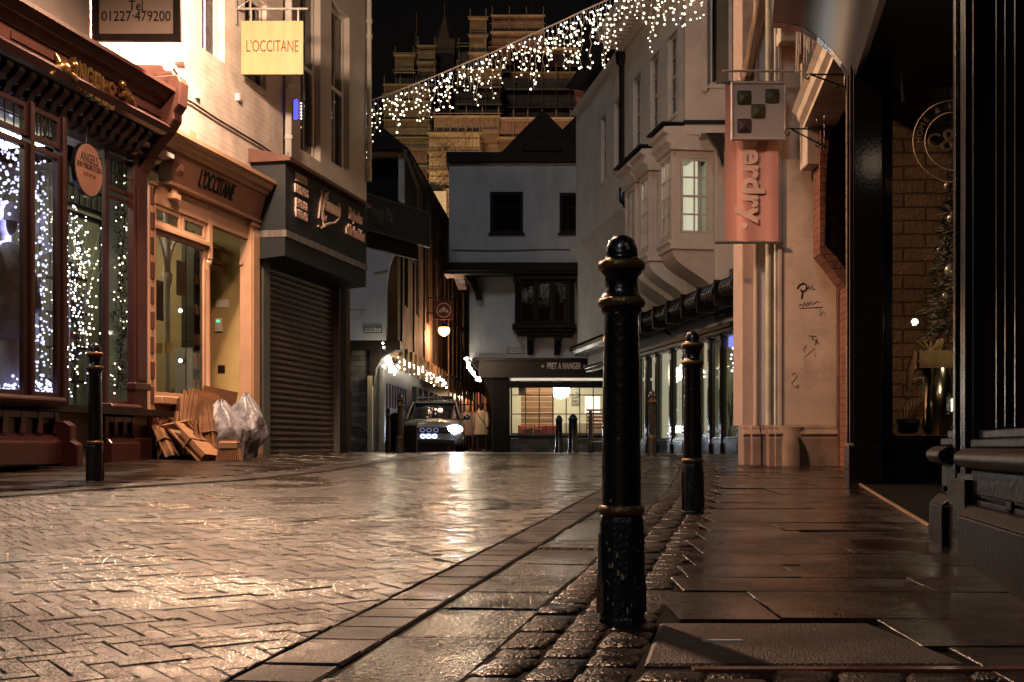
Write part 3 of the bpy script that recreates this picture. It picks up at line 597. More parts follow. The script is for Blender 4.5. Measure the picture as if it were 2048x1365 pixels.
# --- street lamp on the wall, just above the picture
lampm = emit('sodium_lantern', (1, .80, .55), 60)
def lantern(name, loc, label, wallx):
    r = empty(name, loc, 0, label, 'street lamp')
    q = MB(); q.lathe([(.02, .30), (.17, .24), (.19, .20), (.17, .19)], 16); q.build('lamp_hood', M['black'], r)
    q = MB(); q.lathe([(.04, -.12), (.10, -.06), (.13, .08), (.14, .18)], 16); q.build('lamp_glass', lampm, r)
    q = MB(); q.tube([(0, 0, .28), (0, 0, .42), (wallx, 0, .42)], .02, 8); q.build('lamp_bracket', M['black'], r)
    return r
LP = (-3.3, 13.35, 5.85)
lr = lantern('street_lamp', LP, 'lit lantern on a bracket above the cream hanging sign', -1.0)
lamp('lantern_light', 'POINT', (0, 0, -.14), 2350, (1, .64, .41), .14, parent=lr)
LP2 = (-2.1, 9.7, 6.9)
lr2 = lantern('street_lamp', LP2, 'lit lantern on a long bracket above the red shopfront', -2.7)
lamp('lantern_light', 'SPOT', (0, 0, -.14), 2050, (1, .54, .33), .20, rot=(0, 0, 0), parent=lr2, spot=R(140), blend=.35)
# --- blue and red neon badge on the stucco wall
nb = empty('alarm_box', L.world(X(593, -.1), -.1, zz(593, 240, -.1)), L.rot, 'small blue and red lit alarm box on the wall above the slate shop sign', 'alarm box')
q = MB(); q.box(-.08, .08, -.04, .1, 0, .30); q.build('alarm_case', mat('red_plastic', (.4, .04, .03), .3, bump=0), nb, bev=.04, seg=3)
q = MB(); q.box(-.09, -.055, -.055, .02, -.02, .28); q.build('alarm_light', emit('blue_neon', (.10, .10, 1), 1.6), nb, bev=.015); q = MB()
for i in range(6): q.ball((.06, -.05, .03+i*.045), .012, 6, 4)
q.build('alarm_lamps', emit('white_led', (1, .9, .9), 4), nb)
# --- stucco building with slate sign and roller shutter
BC = fremp('stucco_building', L, 'tall pale stucco building with slate shop sign and brown roller shutter', 'building')
x0, x1 = X(575), X(733)
def wq(pa, pb, py_s, hgt): return (X(pa), X(pb), zz(pa, py_s), zz(pa, py_s)+hgt)
w1 = (X(601), X(641), zz(601, 300), zz(601, 300)+2.75); w2 = (X(663), X(699), zz(663, 325), zz(663, 325)+2.6)
w = wallmesh(x0, x1, zz(575, 470), ZT, .3, [w1, w2]); w.box(x1-.002, x1+.001, .3, 5, 0, ZT)
w.build('wall', M['stucco'], BC)
for w_ in (w1, w2): winset(BC, w_[0]+.01, w_[1]-.01, w_[2]+.01, w_[3]-.01, .10, 2, 2, M['white'], M['glassdim'], sash=True, frw=.07, sill=M['offwhite'])
b = MB(); b.box(x0, x1, .5, 5, 3.4, ZT-.02); b.build('interior', M['darkroom'], BC)
b = MB(); b.tube([(x1-.06, -.07, 9), (x1-.06, -.07, zz(733, 365))], .045, 10)
for py in (50, 80, 290): b.tube([(x1-.06, -.07, zz(733, py)), (x1-.06, -.07, zz(733, py)+.06)], .06, 10)
b.build('drainpipe', M['stucco_c'], BC)
zt = zz(575, 322, -.5)
b = MB(); sweep(b, X(573, -.55), X(737, -.55), [(0, zt+.16), (-.45, zt+.07), (-.60, zt+.02), (-.60, zt-.03), (0, zt-.03)]); b.build('cornice', mat('brown_cornice', (.09, .045, .035), .5, var=.2), BC)
zb1 = zz(570, 462, -.5); zb2 = zz(567, 483, -.5)
fx0, fx1 = X(571, -.5), X(733, -.5)
b = MB(); b.box(fx0, fx1, -.5, 0, zb1+.02, zt-.032); b.build('sign_board', M['darkblue'], BC, bev=.004)
b = MB(); b.box(fx0-.01, fx1+.01, -.515, -.0, zb1-.075, zb1+.018); b.build('steel_strip', M['steel'], BC)
b = MB(); b.prism([(-.49, zb1-.077), (-.49, zb1-.33), (-.05, zb1-.37), (0, zb1-.37), (0, zb1-.077)], fx0, fx1, 'x'); b.build('sign_soffit', M['darkblue'], BC)
pinkt = mat('pale_pink_letters', (.62, .44, .38), .4, bump=0)
for t_, pxc, py, w_ in (('DIAMOND', 600, 359, 22), ('DESIGNERS', 600, 383, 26), ('JEWELS &', 600, 410, 24), ('WATCHES', 600, 431, 24)):
    x_a = X(pxc-10-(w_-22)/2, -.5); x_b = X(pxc-10+w_-(w_-22)/2, -.5)
    text('lettering', t_, pinkt, BC, (x_a+x_b)/2, -.512, zz(pxc, py, -.5), .155, width=x_b-x_a, ext=.012, off=.004)
text('lettering', 'AC', pinkt, BC, X(643, -.5), -.512, zz(643, 415, -.5), .62, width=X(650, -.5)-X(633, -.5), ext=.012, shear=.3)
text('lettering', 'Simmonds', pinkt, BC, (X(648, -.5)+X(678, -.5))/2, -.512, zz(663, 415, -.5), .30, width=X(679, -.5)-X(648, -.5), ext=.012, shear=.3, off=.006)
pts = [(645, 452), (655, 448), (668, 446), (676, 438), (679, 425), (678, 415)]
q = MB(); q.tube([(X(a_, -.5), -.515, zz(a_, b_, -.5)) for a_, b_ in [(634, 452), (640, 458), (645, 452), (642, 425), (650, 400), (655, 385)]], .013, 6); q.tube([(X(a_, -.5), -.515, zz(a_, b_, -.5)) for a_, b_ in pts], [.03, .022, .016, .012, .01, .008], 6); q.build('flourish', pinkt, BC)
text('lettering', 'The Jewellers', pinkt, BC, X(709, -.5), -.512, zz(709, 434, -.5), .24, width=X(722, -.5)-X(696, -.5), ext=.012, shear=.25, off=.005)
text('lettering', 'of the South East', pinkt, BC, X(709, -.5), -.512, zz(709, 467, -.5), .24, width=X(727, -.5)-X(690, -.5), ext=.012, shear=.25, off=.005)
# shutter
sx0, sx1 = X(531, -.05), X(672, -.05); zst = zz(531, 490, -.05); zsb = .07
b = MB(); n = int((zst-zsb)/.085); pr = []
for i in range(n):
    z = zsb+(zst-zsb)*i/n; h = (zst-zsb)/n
    for k, dy in ((0, 0), (.15, -.012), (.4, -.022), (.65, -.022), (.88, -.010), (.97, .004)): pr.append((dy, z+h*k))
m_ = len(pr); vs = [(sx0, y, z) for y, z in pr]+[(sx1, y, z) for y, z in pr]
b.add(vs, [(i, m_+i, m_+i+1, i+1) for i in range(m_-1)], True); b.box(sx0, sx1, -.04, .02, .0, .07); b.build('roller_shutter', M['shutter'], BC)
for q0, q1 in ((X(524, -.1), sx0), (sx1, X(677, -.1))): b = MB(); b.box(q0, q1, -.12, .05, 0, zst+.25); b.build('shutter_guide', M['greyframe'], BC, bev=.006)
b = MB(); b.box(X(519, -.05), X(524, -.1)-.005, -.06, .08, 0, zst+.5); b.box(X(677, -.1)+.004, X(692, -.1), -.10, .3, 0, zst+.4); b.box(sx0, sx1, .04, .2, zst-.1, zst+.5); b.build('door_surround', M['blackmatt'], BC)
b = MB(); b.box(sx0-.02, sx1+.02, -.30, .1, zst-.02, zst+.42); b.build('shutter_box', mat('dark_brown_housing', (.03, .02, .017), .5), BC)
# --- red shopfront at far left
LA = L
BB = fremp('red_shopfront_building', L, 'building with ornate red brown shopfront and bowed display window at far left', 'building')
xl, xr = X(-700), X(300, -.1)-.02
zc_t = zz(355, 190, -.55)
w = wallmesh(-9.5, X(177)-.005, zc_t-.15, ZT, .3, []); w.build('wall', mat('grey_stucco', (.30, .29, .28), .8, var=.15, vs=2, bump=.3), BB)
b = MB(); b.box(-9.5, X(177)-.01, .35, 4, 3.7, ZT-.02); b.build('interior', M['darkroom'], BB)
b = MB(); sweep(b, -9.5, X(357, -.55), [(0, zc_t+.10), (-.50, zc_t+.06), (-.60, zc_t+.03), (-.60, zc_t-.01), (-.55, zc_t-.03), (-.52, zc_t-.09), (-.46, zc_t-.12), (-.44, zc_t-.17), (0, zc_t-.17)]); b.build('cornice', M['redpaint2'], BB)
zlip = zz(327, 257, -.50)
b = MB(); b.box(-9.5, X(335, -.4), -.42, 0, zlip+.08, zc_t-.172); b.build('fascia', M['redpaint2'], BB)
for pa, pb in ((20, 122), (262, 330)):
    b = MB(); a_, c_ = X(pa, -.42), X(pb, -.42); zl_, zu = zlip+.14, zc_t-.22
    b.box(a_, c_, -.435, -.421, zl_, zl_+.03); b.box(a_, c_, -.435, -.421, zu-.03, zu); b.box(a_, a_+.03, -.435, -.421, zl_+.03, zu-.03); b.box(c_-.03, c_, -.435, -.421, zl_+.03, zu-.03); b.build('fascia_panel', M['redpaint2'], BB)
b = MB(); sweep(b, -9.5, X(335, -.5), [(0, zlip+.078), (-.50, zlip+.07), (-.54, zlip+.03), (-.50, zlip-.03), (-.44, zlip-.05), (0, zlip-.05)]); b.build('fascia_moulding', M['redpaint'], BB)
# row of dentil brackets under the fascia
zd = zz(300, 305, -.2); dx = (X(262, -.3)-X(205, -.3))/3.2
b = MB(); b.box(-9.5, X(303, -.1), -.16, 0, zd-.02, zlip-.052); b.build('frieze', mat('dark_red_frieze', (.06, .016, .012), .5, var=.2), BB)
nb_ = 0; x = X(280, -.3)
dent = None
while x > -4.8:
    q = MB(); q.prism([(-.162, zlip-.054), (-.42, zlip-.054), (-.42, zlip-.10), (-.36, zlip-.16), (-.30, zlip-.20), (-.26, zlip-.28), (-.20, zlip-.31), (-.162, zlip-.32)], x-.05, x+.05, 'x')
    q.build('corbel', M['redpaint'], BB, bev=.006); x -= dx
# head of windows
zwt = zz(300, 312, -.12)
b = MB(); sweep(b, -9.5, X(302, -.12), [(0, zd-.022), (-.24, zd-.03), (-.26, zd-.07), (-.2, zd-.10), (-.17, zd-.13), (0, zd-.13)]); b.build('window_head', M['redpaint'], BB)
zh = zd-.14
# end pilaster and console cap
pa, pb = X(272, -.2), X(299, -.2)
b = MB(); b.box(pa, pb, -.18, -.09, 0, zh+.1); b.box(pa+.05, pb-.05, -.2, -.17, .9, zh-.3)
b.box(pa-.03, pb+.03, -.22, -.09, .0, .28); b.box(pa-.02, pb+.02, -.21, -.09, .80, .88); b.build('pilaster', M['redpaint'], BB, bev=.01)
xq = X(343, -.5)
b = MB(); b.prism([(0, zc_t+.18), (-.62, zc_t+.18), (-.66, zc_t+.10), (-.64, zc_t-.14), (-.58, zc_t-.22), (-.58, zlip+.12), (-.5, zlip), (-.40, zlip-.1), (-.3, zlip-.22), (-.14, zlip-.5), (0, zlip-.5)], xq-.10, xq+.10, 'x')
b.prism([(0, zc_t+.34), (-.5, zc_t+.30), (-.58, zc_t+.18), (0, zc_t+.18)], xq-.08, xq+.08, 'x'); b.build('console_bracket', M['redpaint2'], BB, bev=.012)
b = MB(); x_ = X(306, -.12)
for i in range(9): b.box(x_-.02, x_+.02, -.13-.008*(i % 2), -.05, zh-.4-.28*i, zh-.4-.28*i+.2)
b.build('pilaster_trim', M['redpaint2'], BB, bev=.01)
# gold letters ANGELS + cherubs on the fascia
goldm = mat('gilded_letters', (.35, .22, .08), .3, metal=.9, var=.3, vs=20, bump=.2)
for k, ch in enumerate('ANGELS'):
    px = 152+k*14.5; py = 148+k*9.5
    text('lettering', ch, goldm, BB, X(px, -.5), -.47, zz(px, py, -.5), .40, width=.105, ext=.03, off=.002)
for px, py, sg in ((128, 138, 1), (250, 188, -1)):
    q = MB(); cx, cz = X(px, -.5), zz(px, py, -.5)
    q.ball((cx, -.5, cz), .06, 10, 6, (1.7, 1, 1.1)); q.ball((cx+sg*.11, -.53, cz+.06), .045); q.tube([(cx, -.5, cz), (cx+sg*.16, -.54, cz-.06)], [.035, .02], 8); q.tube([(cx, -.5, cz), (cx-sg*.15, -.5, cz-.03), (cx-sg*.22, -.5, cz-.12)], [.045, .03, .02], 8)
    q.tube([(cx-.02, -.47, cz+.03), (cx-sg*.06, -.45, cz+.13)], [.05, .01], 8); q.build('cherub', goldm, BB)
# windows: A,B (bow), lobby C, window D
zsA = zz(60, 792, -.45); ztl = zz(60, 258+20, -.35)
def lead(root, x0, x1, z0, z1, y, m):
    q = MB(); nx_ = 6
    for i in range(1, nx_): q.box(x0+(x1-x0)*i/nx_-.005, x0+(x1-x0)*i/nx_+.005, y-.004, y+.006, z0, z1)
    q.box(x0, x1, y-.005, y+.007, (z0+z1)/2-.005, (z0+z1)/2+.005); q.ball(((x0+x1)/2, y, (z0+z1)/2), .05, 8, 6, (.8, .15, 1.4)); q.build('leading', M['blackmatt'], root)
stain = glass('stained_glass', (.42, .46, .40)); 
black_r = mat('dark_red_frame', (.022, .008, .009), .4, var=.2)
offA = -.38
for (pa, pb) in ((-200, -76), (-70, 56), (64, 122)):
    a_, c_ = X(pa, offA), X(pb, offA)
    fo = winset(BB, a_, c_, zsA, ztl-.05, offA, 1, 1, black_r, M['glass'], frw=.05, name='shop_window')
    fo = winset(BB, a_, c_, ztl, zh-.02, offA, 1, 1, black_r, stain, frw=.05, name='transom_light'); lead(fo, a_+.05, c_-.05, ztl+.05, zh-.07, offA+.02, M['blackmatt'])
b = MB(); a_, c_ = X(56, offA)+.002, X(64, offA)-.002; b.box(a_, c_, offA-.04, offA+.08, zsA, zh); c2 = X(122, offA); b.box(c2+.002, c2+.07, offA-.03, offA+.08, zsA, zh); b.build('mullion', black_r, BB, bev=.01)
# side return of the bow window into the lobby, lobby glazing and the right window
b = MB(); b.box(c2+.01, c2+.065, offA+.082, .5, zsA+.001, zsA+.05); b.box(c2+.01, c2+.065, offA+.082, .5, zh-.5, zh-.44); b.box(c2+.01, c2+.065, .5, .56, 0, zh); b.build('window_return', black_r, BB)
q = MB(); q.add([(c2+.03, offA+.09, zsA+.05), (c2+.03, .49, zsA+.05), (c2+.03, .49, zh-.5), (c2+.03, offA+.09, zh-.5)], [(0, 1, 2, 3)]); q.build('return_pane', M['glass'], BB)
winset(BB, X(132, .5), X(212, .5), zsA-.05, zh-.55, .5, 1, 1, black_r, M['glass'], frw=.05, name='lobby_window')
fo = winset(BB, X(132, .5), X(212, .5), zh-.5, zh-.02, .5, 2, 6, black_r, stain, frw=.04, name='transom_light')
offD = -.10
fo = winset(BB, X(214, offD), X(268, offD), zsA, ztl-.12, offD, 1, 1, M['redpaint'], M['glass'], frw=.04, name='shop_window')
fo = winset(BB, X(214, offD), X(268, offD), ztl-.08, zh-.02, offD, 1, 1, M['redpaint'], stain, frw=.05, name='transom_light'); lead(fo, X(214, offD)+.05, X(268, offD)-.05, ztl-.03, zh-.07, offD+.02, None)
b = MB(); b.box(X(206, offD), X(214, offD)-.003, offD-.03, offD+.02, 0, zh); b.build('mullion', black_r, BB, bev=.01)
# stall risers
def riser(x0, x1, off, ztop, n, name='stall_riser', bow=True):
    b = MB(); b.box(x0, x1, off-.02, 0, .0, ztop-.12)
    sweep(b, x0-.03, x1+.04, [(0, ztop), (off-.12, ztop), (off-.15, ztop-.03), (off-.13, ztop-.07), (off-.06, ztop-.10), (0, ztop-.118)])
    sweep(b, x0, x1+.03, [(off+.001, .30), (off-.08, .26), (off-.12, .22), (off-.12, .02), (off+.001, .02)])
    w = (x1-x0)/n
    for i in range(n+1): b.box(x0+w*i-.04, x0+w*i+.04, off-.06, off-.021, .301, ztop-.13)
    b.box(x0+.04, x1-.04, off-.055, off-.022, ztop-.2, ztop-.13)
    return b.build(name, M['redpaint'], BB, bev=.008)
riser(-5.0, X(128, -.55), -.42, zsA-.003, 9)
riser(X(214, -.2), X(268, -.2), -.14, zsA-.003, 3)
b = MB(); b.box(X(128, -.4)+.06, X(205, 0), -.05, .3, 0, .55); b.box(X(128, -.4)+.06, X(205, 0), -.1, -.0501, 0, .12); b.build('door_step', mat('stone_step', (.22, .17, .14), .6, var=.2), BB, bev=.01)
x_ = X(128, -.55); b = MB(); b.prism([(-.7, .0), (-.7, .2), (-.63, .24), (-.63, .38), (-.56, .42), (-.3, .42), (-.3, 0)], x_-.02, x_+.08, 'x'); b.build('plinth_scroll', M['redpaint'], BB, bev=.01)
# shop room
olive = mat('olive_wall', (.20, .20, .12), .85, var=.2)
b = MB(); b.box(-9, .0, 1.7, 1.8, -.02, 3.5); b.box(-.12, -.02, .1, 1.7, -.02, 3.5); b.build('shop_wall', olive, BB)
b = MB(); b.box(-9, 0, -.3, 1.7, 3.45, 3.5); b.build('shop_ceiling', M['offwhite'], BB)
b = MB(); b.box(-9, 0, -.3, 1.7, zsA-.12, zsA-.05); b.build('display_floor', M['timber'], BB)
b = MB(); b.box(-2.3, -1.0, .6, 1.2, 3.41, 3.445); b.box(-5.3, -4.0, .3, .9, 3.41, 3.445); b.build('ceiling_light', emit('shop_tube', (1, .95, .72), 11), BB)
# contents: mannequin, shelves, tree with lights
mq = empty('mannequin', L.world(X(12, .0), .0, zsA-.05), L.rot, 'mannequin in white fur coat and white hat behind the left display window', 'mannequin')
fur = mat('white_fur', (.42, .42, .48), .95, var=.2, vs=12, bump=1, bs=60)
q = MB(); q.lathe([(.10, .55), (.20, .62), (.24, .9), (.25, 1.2), (.25, 1.35), (.16, 1.46), (.06, 1.5)], 18, squash=.7)
for s_ in (-1, 1): q.tube([(s_*.22, 0, 1.38), (s_*.30, -.03, 1.15), (s_*.28, -.10, .88)], [.085, .10, .08], 12)
q.build('fur_coat', fur, mq)
q = MB(); q.lathe([(.10, .0), (.13, .05), (.17, .45), (.16, .58)], 16, squash=.7); q.build('skirt', mat('satin', (.45, .45, .5), .4), mq)
q = MB(); q.ball((0, -.01, 1.66), .10, 14, 10, (.85, 1, 1.2)); q.tube([(0, 0, 1.48), (0, 0, 1.6)], .045, 10); q.build('head', mat('grey_plastic', (.25, .25, .27), .3), mq)
q = MB(); q.lathe([(.15, 1.68), (.125, 1.70), (.12, 1.78), (.07, 1.86), (0, 1.88)], 16); q.build('hat', fur, mq)
sh = fremp('display_stand', L, 'dark display stand with trinkets and lit ornaments in the lobby window', 'display stand')
b = MB()
for z in (zsA+.25, zsA+.62, zsA+1.0, zsA+1.38): b = MB(); b.box(X(142, .5), X(174, .5), .50, .80, z, z+.025); b.build('shelf', M['timber'], sh)
b = MB()
for xx in (X(142, .5), X(174, .5)): b.tube([(xx, .52, zsA-.05), (xx, .52, zsA+1.5)], .012, 6)
b.build('stand_post', M['steel'], sh)
tr_m = [mat('silver_trinket', (.5, .5, .5), .2, metal=.9, bump=0), mat('red_trinket', (.5, .03, .03), .3, bump=0), mat('dark_trinket', (.04, .04, .05), .3, bump=0), mat('pale_trinket', (.5, .48, .4), .4, bump=0)]
k = 0
for z in (zsA+.275, zsA+.645, zsA+1.025, zsA+1.405):
    for i in range(5):
        k += 1; q = MB(); x_ = X(142, .5)+.05+i*(X(174, .5)-X(142, .5)-.08)/4.2
        if k % 3 == 0: q.lathe([(.03, 0), (.045, .05), (.02, .12), (.035, .17)], 10, (x_, .62, z))
        elif k % 3 == 1: q.box(x_-.04, x_+.04, .60, .64, z, z+.13); q.box(x_-.03, x_+.03, .58, .60, z+.02, z+.11)
        else: q.ball((x_, .62, z+.06), .05, 10, 7)
        tag(q.build('ornament', tr_m[k % 4], None, (L.x, L.y, L.z0), L.rot), 'small trinket on the dark stand in the red shop lobby window', 'ornament', 'trinkets on the display stand')
def garland(name, label, cat, pts, n, m, r, spread, wire=M['darkwire'], bias=None):
    rt = fremp(name, L, label, cat); q = MB(); q.tube(pts, .006, 5); q.build('cable', wire, rt); P_ = [Vector(p) for p in pts]; out = []
    for i in range(n):
        t = random.random()*(len(P_)-1); j = min(int(t), len(P_)-2); p = P_[j].lerp(P_[j+1], t-j)
        out.append((p.x+random.gauss(0, spread), p.y+random.gauss(0, spread*.5), p.z+random.gauss(0, spread)))
    bulbs(rt, out, m, r); return rt
garland('light_string', 'blue white fairy light curtain hanging from the top left of the display window', 'fairy lights', [(X(-5, -.15), -.15, zz(0, 265, -.15)), (X(20, -.15), -.15, zz(20, 300, -.15)), (X(50, -.15), -.15, zz(50, 330, -.15)), (X(5, -.15), -.15, zz(5, 400, -.15))], 98, M['bulbb'], .014, .10)
garland('light_string', 'tall upright column of blue white fairy lights in the second display pane', 'fairy lights', [(X(80, -.1), -.1, zz(80, p_, -.1)) for p_ in (310, 380, 450, 520, 600, 680, 760)], 98, M['bulbb'], .013, .05)
garland('light_string', 'blue white fairy lights scattered along the bottom left window sill', 'fairy lights', [(X(p_, -.2), -.2, zz(p_, 775, -.2)) for p_ in (-10, 20, 50, 80, 105)], 98, M['bulbb'], .013, .05)
garland('light_string', 'cool white fairy lights sprinkled over the second display pane', 'fairy lights', [(X(100, 0), .0, zz(100, p_, 0)) for p_ in (330, 450, 560, 660, 770)], 60, M['bulbc'], .007, .10)
garland('light_string', 'blue white lights falling behind the mannequin in the first display pane', 'fairy lights', [(X(30, .3), .3, zz(30, p_, .3)) for p_ in (270, 380, 500, 620, 740)], 90, M['bulbb'], .010, .12)
garland('light_string', 'small warm lights hanging in the narrow edge of the second display pane', 'fairy lights', [(X(112, -.2), -.2, zz(112, p_, -.2)) for p_ in (320, 450, 600, 760)], 60, M['bulbw'], .007, .04)
garland('light_string', 'warm white lights wound round the middle of the lobby window display', 'fairy lights', [(X(p_, .3), .3, zz(p_, q_, .3)) for p_, q_ in ((140, 430), (165, 500), (145, 570), (170, 650), (150, 740))], 95, M['bulbw'], .010, .10)
# twig tree with lights in lobby window
tw = empty('twig_tree', L.world(X(150, .62), .62, zsA-.05), L.rot, 'silvery twig tree thick with white lights behind the oval sign', 'twig tree')
q = MB(); tips = []; q.tube([(0, 0, 0), (0, 0, 1.0)], .02, 6)
for i in range(26):
    a_ = random.uniform(0, 6.28); z_ = random.uniform(.7, 1.6); l_ = random.uniform(.3, .6); e = (l_*math.cos(a_), l_*.5*math.sin(a_), z_+random.uniform(.05, .7)); q.tube([(0, 0, z_*.6), (e[0]*.5, e[1]*.5, (z_*.6+e[2])/2+.08), e], [.01, .006, .003], 5)
    for t in (.3, .5, .65, .8, 1): tips.append((e[0]*t, e[1]*t, z_*.6+(e[2]-z_*.6)*t+.05*(1-t)))
q.build('branches', mat('silver_twigs', (.35, .36, .30), .5), tw); random.shuffle(tips); bulbs(tw, tips[:98], M['bulbw'], .011)
garland('light_string', 'white fairy lights tangled low around the display stand', 'fairy lights', [(X(152, .4), .4, zz(152, p_, .4)) for p_ in (420, 500, 580, 650, 780)], 98, M['bulbc'], .009, .09)
lf = mat('dark_pine', (.02, .035, .015), .8)
gt = garland('light_garland', 'leafy garland with warm white lights in the right display window', 'garland', [(X(p_, .12), .12, zz(p_, q_, .12)) for p_, q_ in ((245, 360), (250, 460), (240, 560), (245, 660), (235, 780))], 55, M['bulbw'], .009, .06)
q = MB()
for i in range(420):
    t = random.random(); px_, py_ = 244+random.gauss(0, 6), 340+t*440; c_ = Vector((X(px_, .14), .14+random.gauss(0, .04), zz(px_, py_, .14))); d_ = Vector((random.gauss(0, 1), random.gauss(0, 1), random.gauss(0, 1))).normalized()*.06; e_ = d_.cross(Vector((random.random(), random.random(), random.random()))).normalized()*.009
    q.add([c_-e_, c_+e_, c_+d_], [(0, 1, 2)])
q.build('leaves', lf, gt)
lamp('window_glow', 'AREA', (X(60, -.1), -.05, zz(60, 500, -.1)), 60, (.40, .38, 1.0), .8, rot=(R(90), 0, 0), parent=BB, sy=1.6)
# oval sign
ov = empty('oval_sign', L.world(X(174, -.42), -.42, zz(174, 395, -.42)), L.rot, 'pinkish oval hanging sign with a dark rim at the red shop entrance', 'sign')
hz_ = (zz(174, 287, -.42)-zz(174, 395, -.42)); wx_ = (X(203, -.42)-X(146, -.42))
pinkb = mat('pink_board', (.24, .14, .11), .5, bump=.02)
q = MB(); n = 32; q.prism([(wx_/2*math.cos(6.283*i/n), hz_/2+hz_/2*math.sin(6.283*i/n)) for i in range(n)], -.02, .02); q.build('sign_rim', M['black'], ov)
q = MB(); q.prism([(wx_*.47*math.cos(6.283*i/n), hz_/2+hz_*.475*math.sin(6.283*i/n)) for i in range(n)], -.026, .026); q.build('sign_board', pinkb, ov)
for t_, f_, s_, w_ in (('ANGELS', .70, .13, .62), ('BODY PIERCING STUDIO', .55, .075, .84), ('01227 479 200', .40, .05, .42)):
    text('lettering', t_, M['blackmatt'] if s_ > .07 else brownt, ov, 0, -.028, hz_*f_, s_, width=wx_*w_, ext=.001)
q = MB(); q.tube([(0, 0, hz_-.01), (0, 0, hz_+.16)], .008, 6); q.build('hanger', M['black'], ov)
# security lamp on the cornice end
sl = empty('flood_lamp', L.world(X(341, -.5), -.5, zz(345, 165, -.5)), L.rot, 'small round white spotlight on top of the red cornice', 'spotlight')
q = MB(); q.lathe([(.05, 0), (.05, .06), (.02, .10), (.02, .16)], 12); q.ball((0, 0, .17), .05); q.build('lamp_base', M['offwhite'], sl)
q = MB(); q.lathe([(0, .0), (.05, .02), (.07, .08), (.075, .09)], 14); oo = q.build('lamp_head', M['white'], sl, (.02, -.04, .19)); oo.rotation_euler = (R(70), 0, R(30))
q = MB(); q.lathe([(0, .0), (.04, .02), (.055, .07)], 14); oo = q.build('lamp_head', M['white'], sl, (-.10, -.02, .10)); oo.rotation_euler = (R(80), 0, R(-60))
# ------------------------------------------------------------------ BOLLARDS
def bollard_parts(root, sides=8):
    q = MB(); q.lathe([(.069, -.10), (.069, .005), (.066, .012), (.0645, .272), (.061, .285), (.055, .290)], sides, sm=False)
    q.build('base', M['ironlow'], root, bev=.004)
    # raised arched panels on the octagonal foot
    q = MB()
    for k in range(4):
        a = math.pi/2*k+math.pi/8*0; c_, s_ = math.cos(a), math.sin(a)
        pts = [(-.021, .02), (.021, .02), (.021, .10), (.012, .13), (.010, .24), (-.010, .24), (-.012, .13), (-.021, .10)]
        vs = [(c_*.0665-s_*p[0], s_*.0665+c_*p[0], p[1]) for p in pts]+[(c_*.050-s_*p[0], s_*.050+c_*p[0], p[1]) for p in pts]
        q.add(vs, [tuple(range(8))]+[(i, 8+i, 8+(i+1) % 8, (i+1) % 8) for i in range(8)])
    q.build('base_panel', M['ironlow'], root)
    q = MB(); q.lathe([(.055, .315), (.0545, .34), (.052, .60), (.0475, .845)], 28); q.build('shaft', M['iron'], root)
    q = MB(); q.lathe([(.054, .288), (.061, .292), (.0645, .302), (.061, .313), (.054, .317)], 28); q.build('collar', M['gold'], root)
    q = MB(); q.lathe([(.048, .84), (.056, .85), (.057, .858)], 28); q.lathe([(.057, .889), (.053, .894), (.047, .905), (.0455, .925), (.047, .945), (.056, .955), (.057, .962)], 28); q.build('neck', M['iron'], root)
    for z in (.874, .976):
        q = MB(); q.lathe([(.050, z-.016), (.062, z-.012), (.0665, z), (.062, z+.011), (.050, z+.015)], 28); q.build('ring', M['gold'], root)
    q = MB(); q.lathe([(.055, .991), (.046, .997), (.046, 1.003), (.044, 1.022), (.036, 1.045), (.022, 1.058), (0, 1.063)], 28); q.build('cap', M['iron'], root)
B0 = empty('bollard', (.302, 3.45, 0), R(22.5), 'tall black bollard with worn gold rings closest in front at the pavement edge', 'bollard', 'ornate street bollards'); bollard_parts(B0)
# paint chips on the nearest bollard
chip = mat('chipped_old_paint', (.36, .29, .17), .6, var=.3)
q = MB(); rr = random.Random(5)
for (a_, z_, s_) in [(-1.9, .17, .010), (-2.2, .20, .008), (-1.75, .13, .012), (-2.05, .155, .007), (-.9, .21, .005), (-1.2, .045, .006), (-2.1, .05, .007), (-1.6, .03, .006), (-1.0, .10, .004), (-2.3, .11, .006)]:
    for k in range(2):
        a2 = a_+rr.gauss(0, .10); z2 = z_+rr.gauss(0, .012); n = 7; c = (math.cos(a2)*.0665, math.sin(a2)*.0665, z2); vs = [(math.cos(a2)*.0705-math.sin(a2)*math.cos(6.28*i/n)*s_*.5*rr.uniform(.4, 1), math.sin(a2)*.0705+math.cos(a2)*math.cos(6.28*i/n)*s_*.5*rr.uniform(.4, 1), z2+math.sin(6.28*i/n)*s_*rr.uniform(.4, 1.1)) for i in range(n)]
        q = MB().add(vs, [tuple(range(n))]); q.build('paint_chip', chip, B0).rotation_euler = (0, 0, -R(22.5))
for (a_, z_, s_) in [(-1.35, 1.03, .006), (-1.25, 1.02, .005), (-1.9, .845, .005), (-1.8, .50, .003), (-2.2, .33, .004)]:
    r_ = .0545 if z_ < .8 else .050 if z_ < 1 else .0435
    n = 8; q = MB().add([(math.cos(a_+math.cos(6.28*i/n)*s_/r_)*(r_+.0015), math.sin(a_+math.cos(6.28*i/n)*s_/r_)*(r_+.0015), z_+math.sin(6.28*i/n)*s_*rr.uniform(.6, 1.4)) for i in range(n)], [tuple(range(n))]); q.build('paint_chip', chip, B0).rotation_euler = (0, 0, -R(22.5))
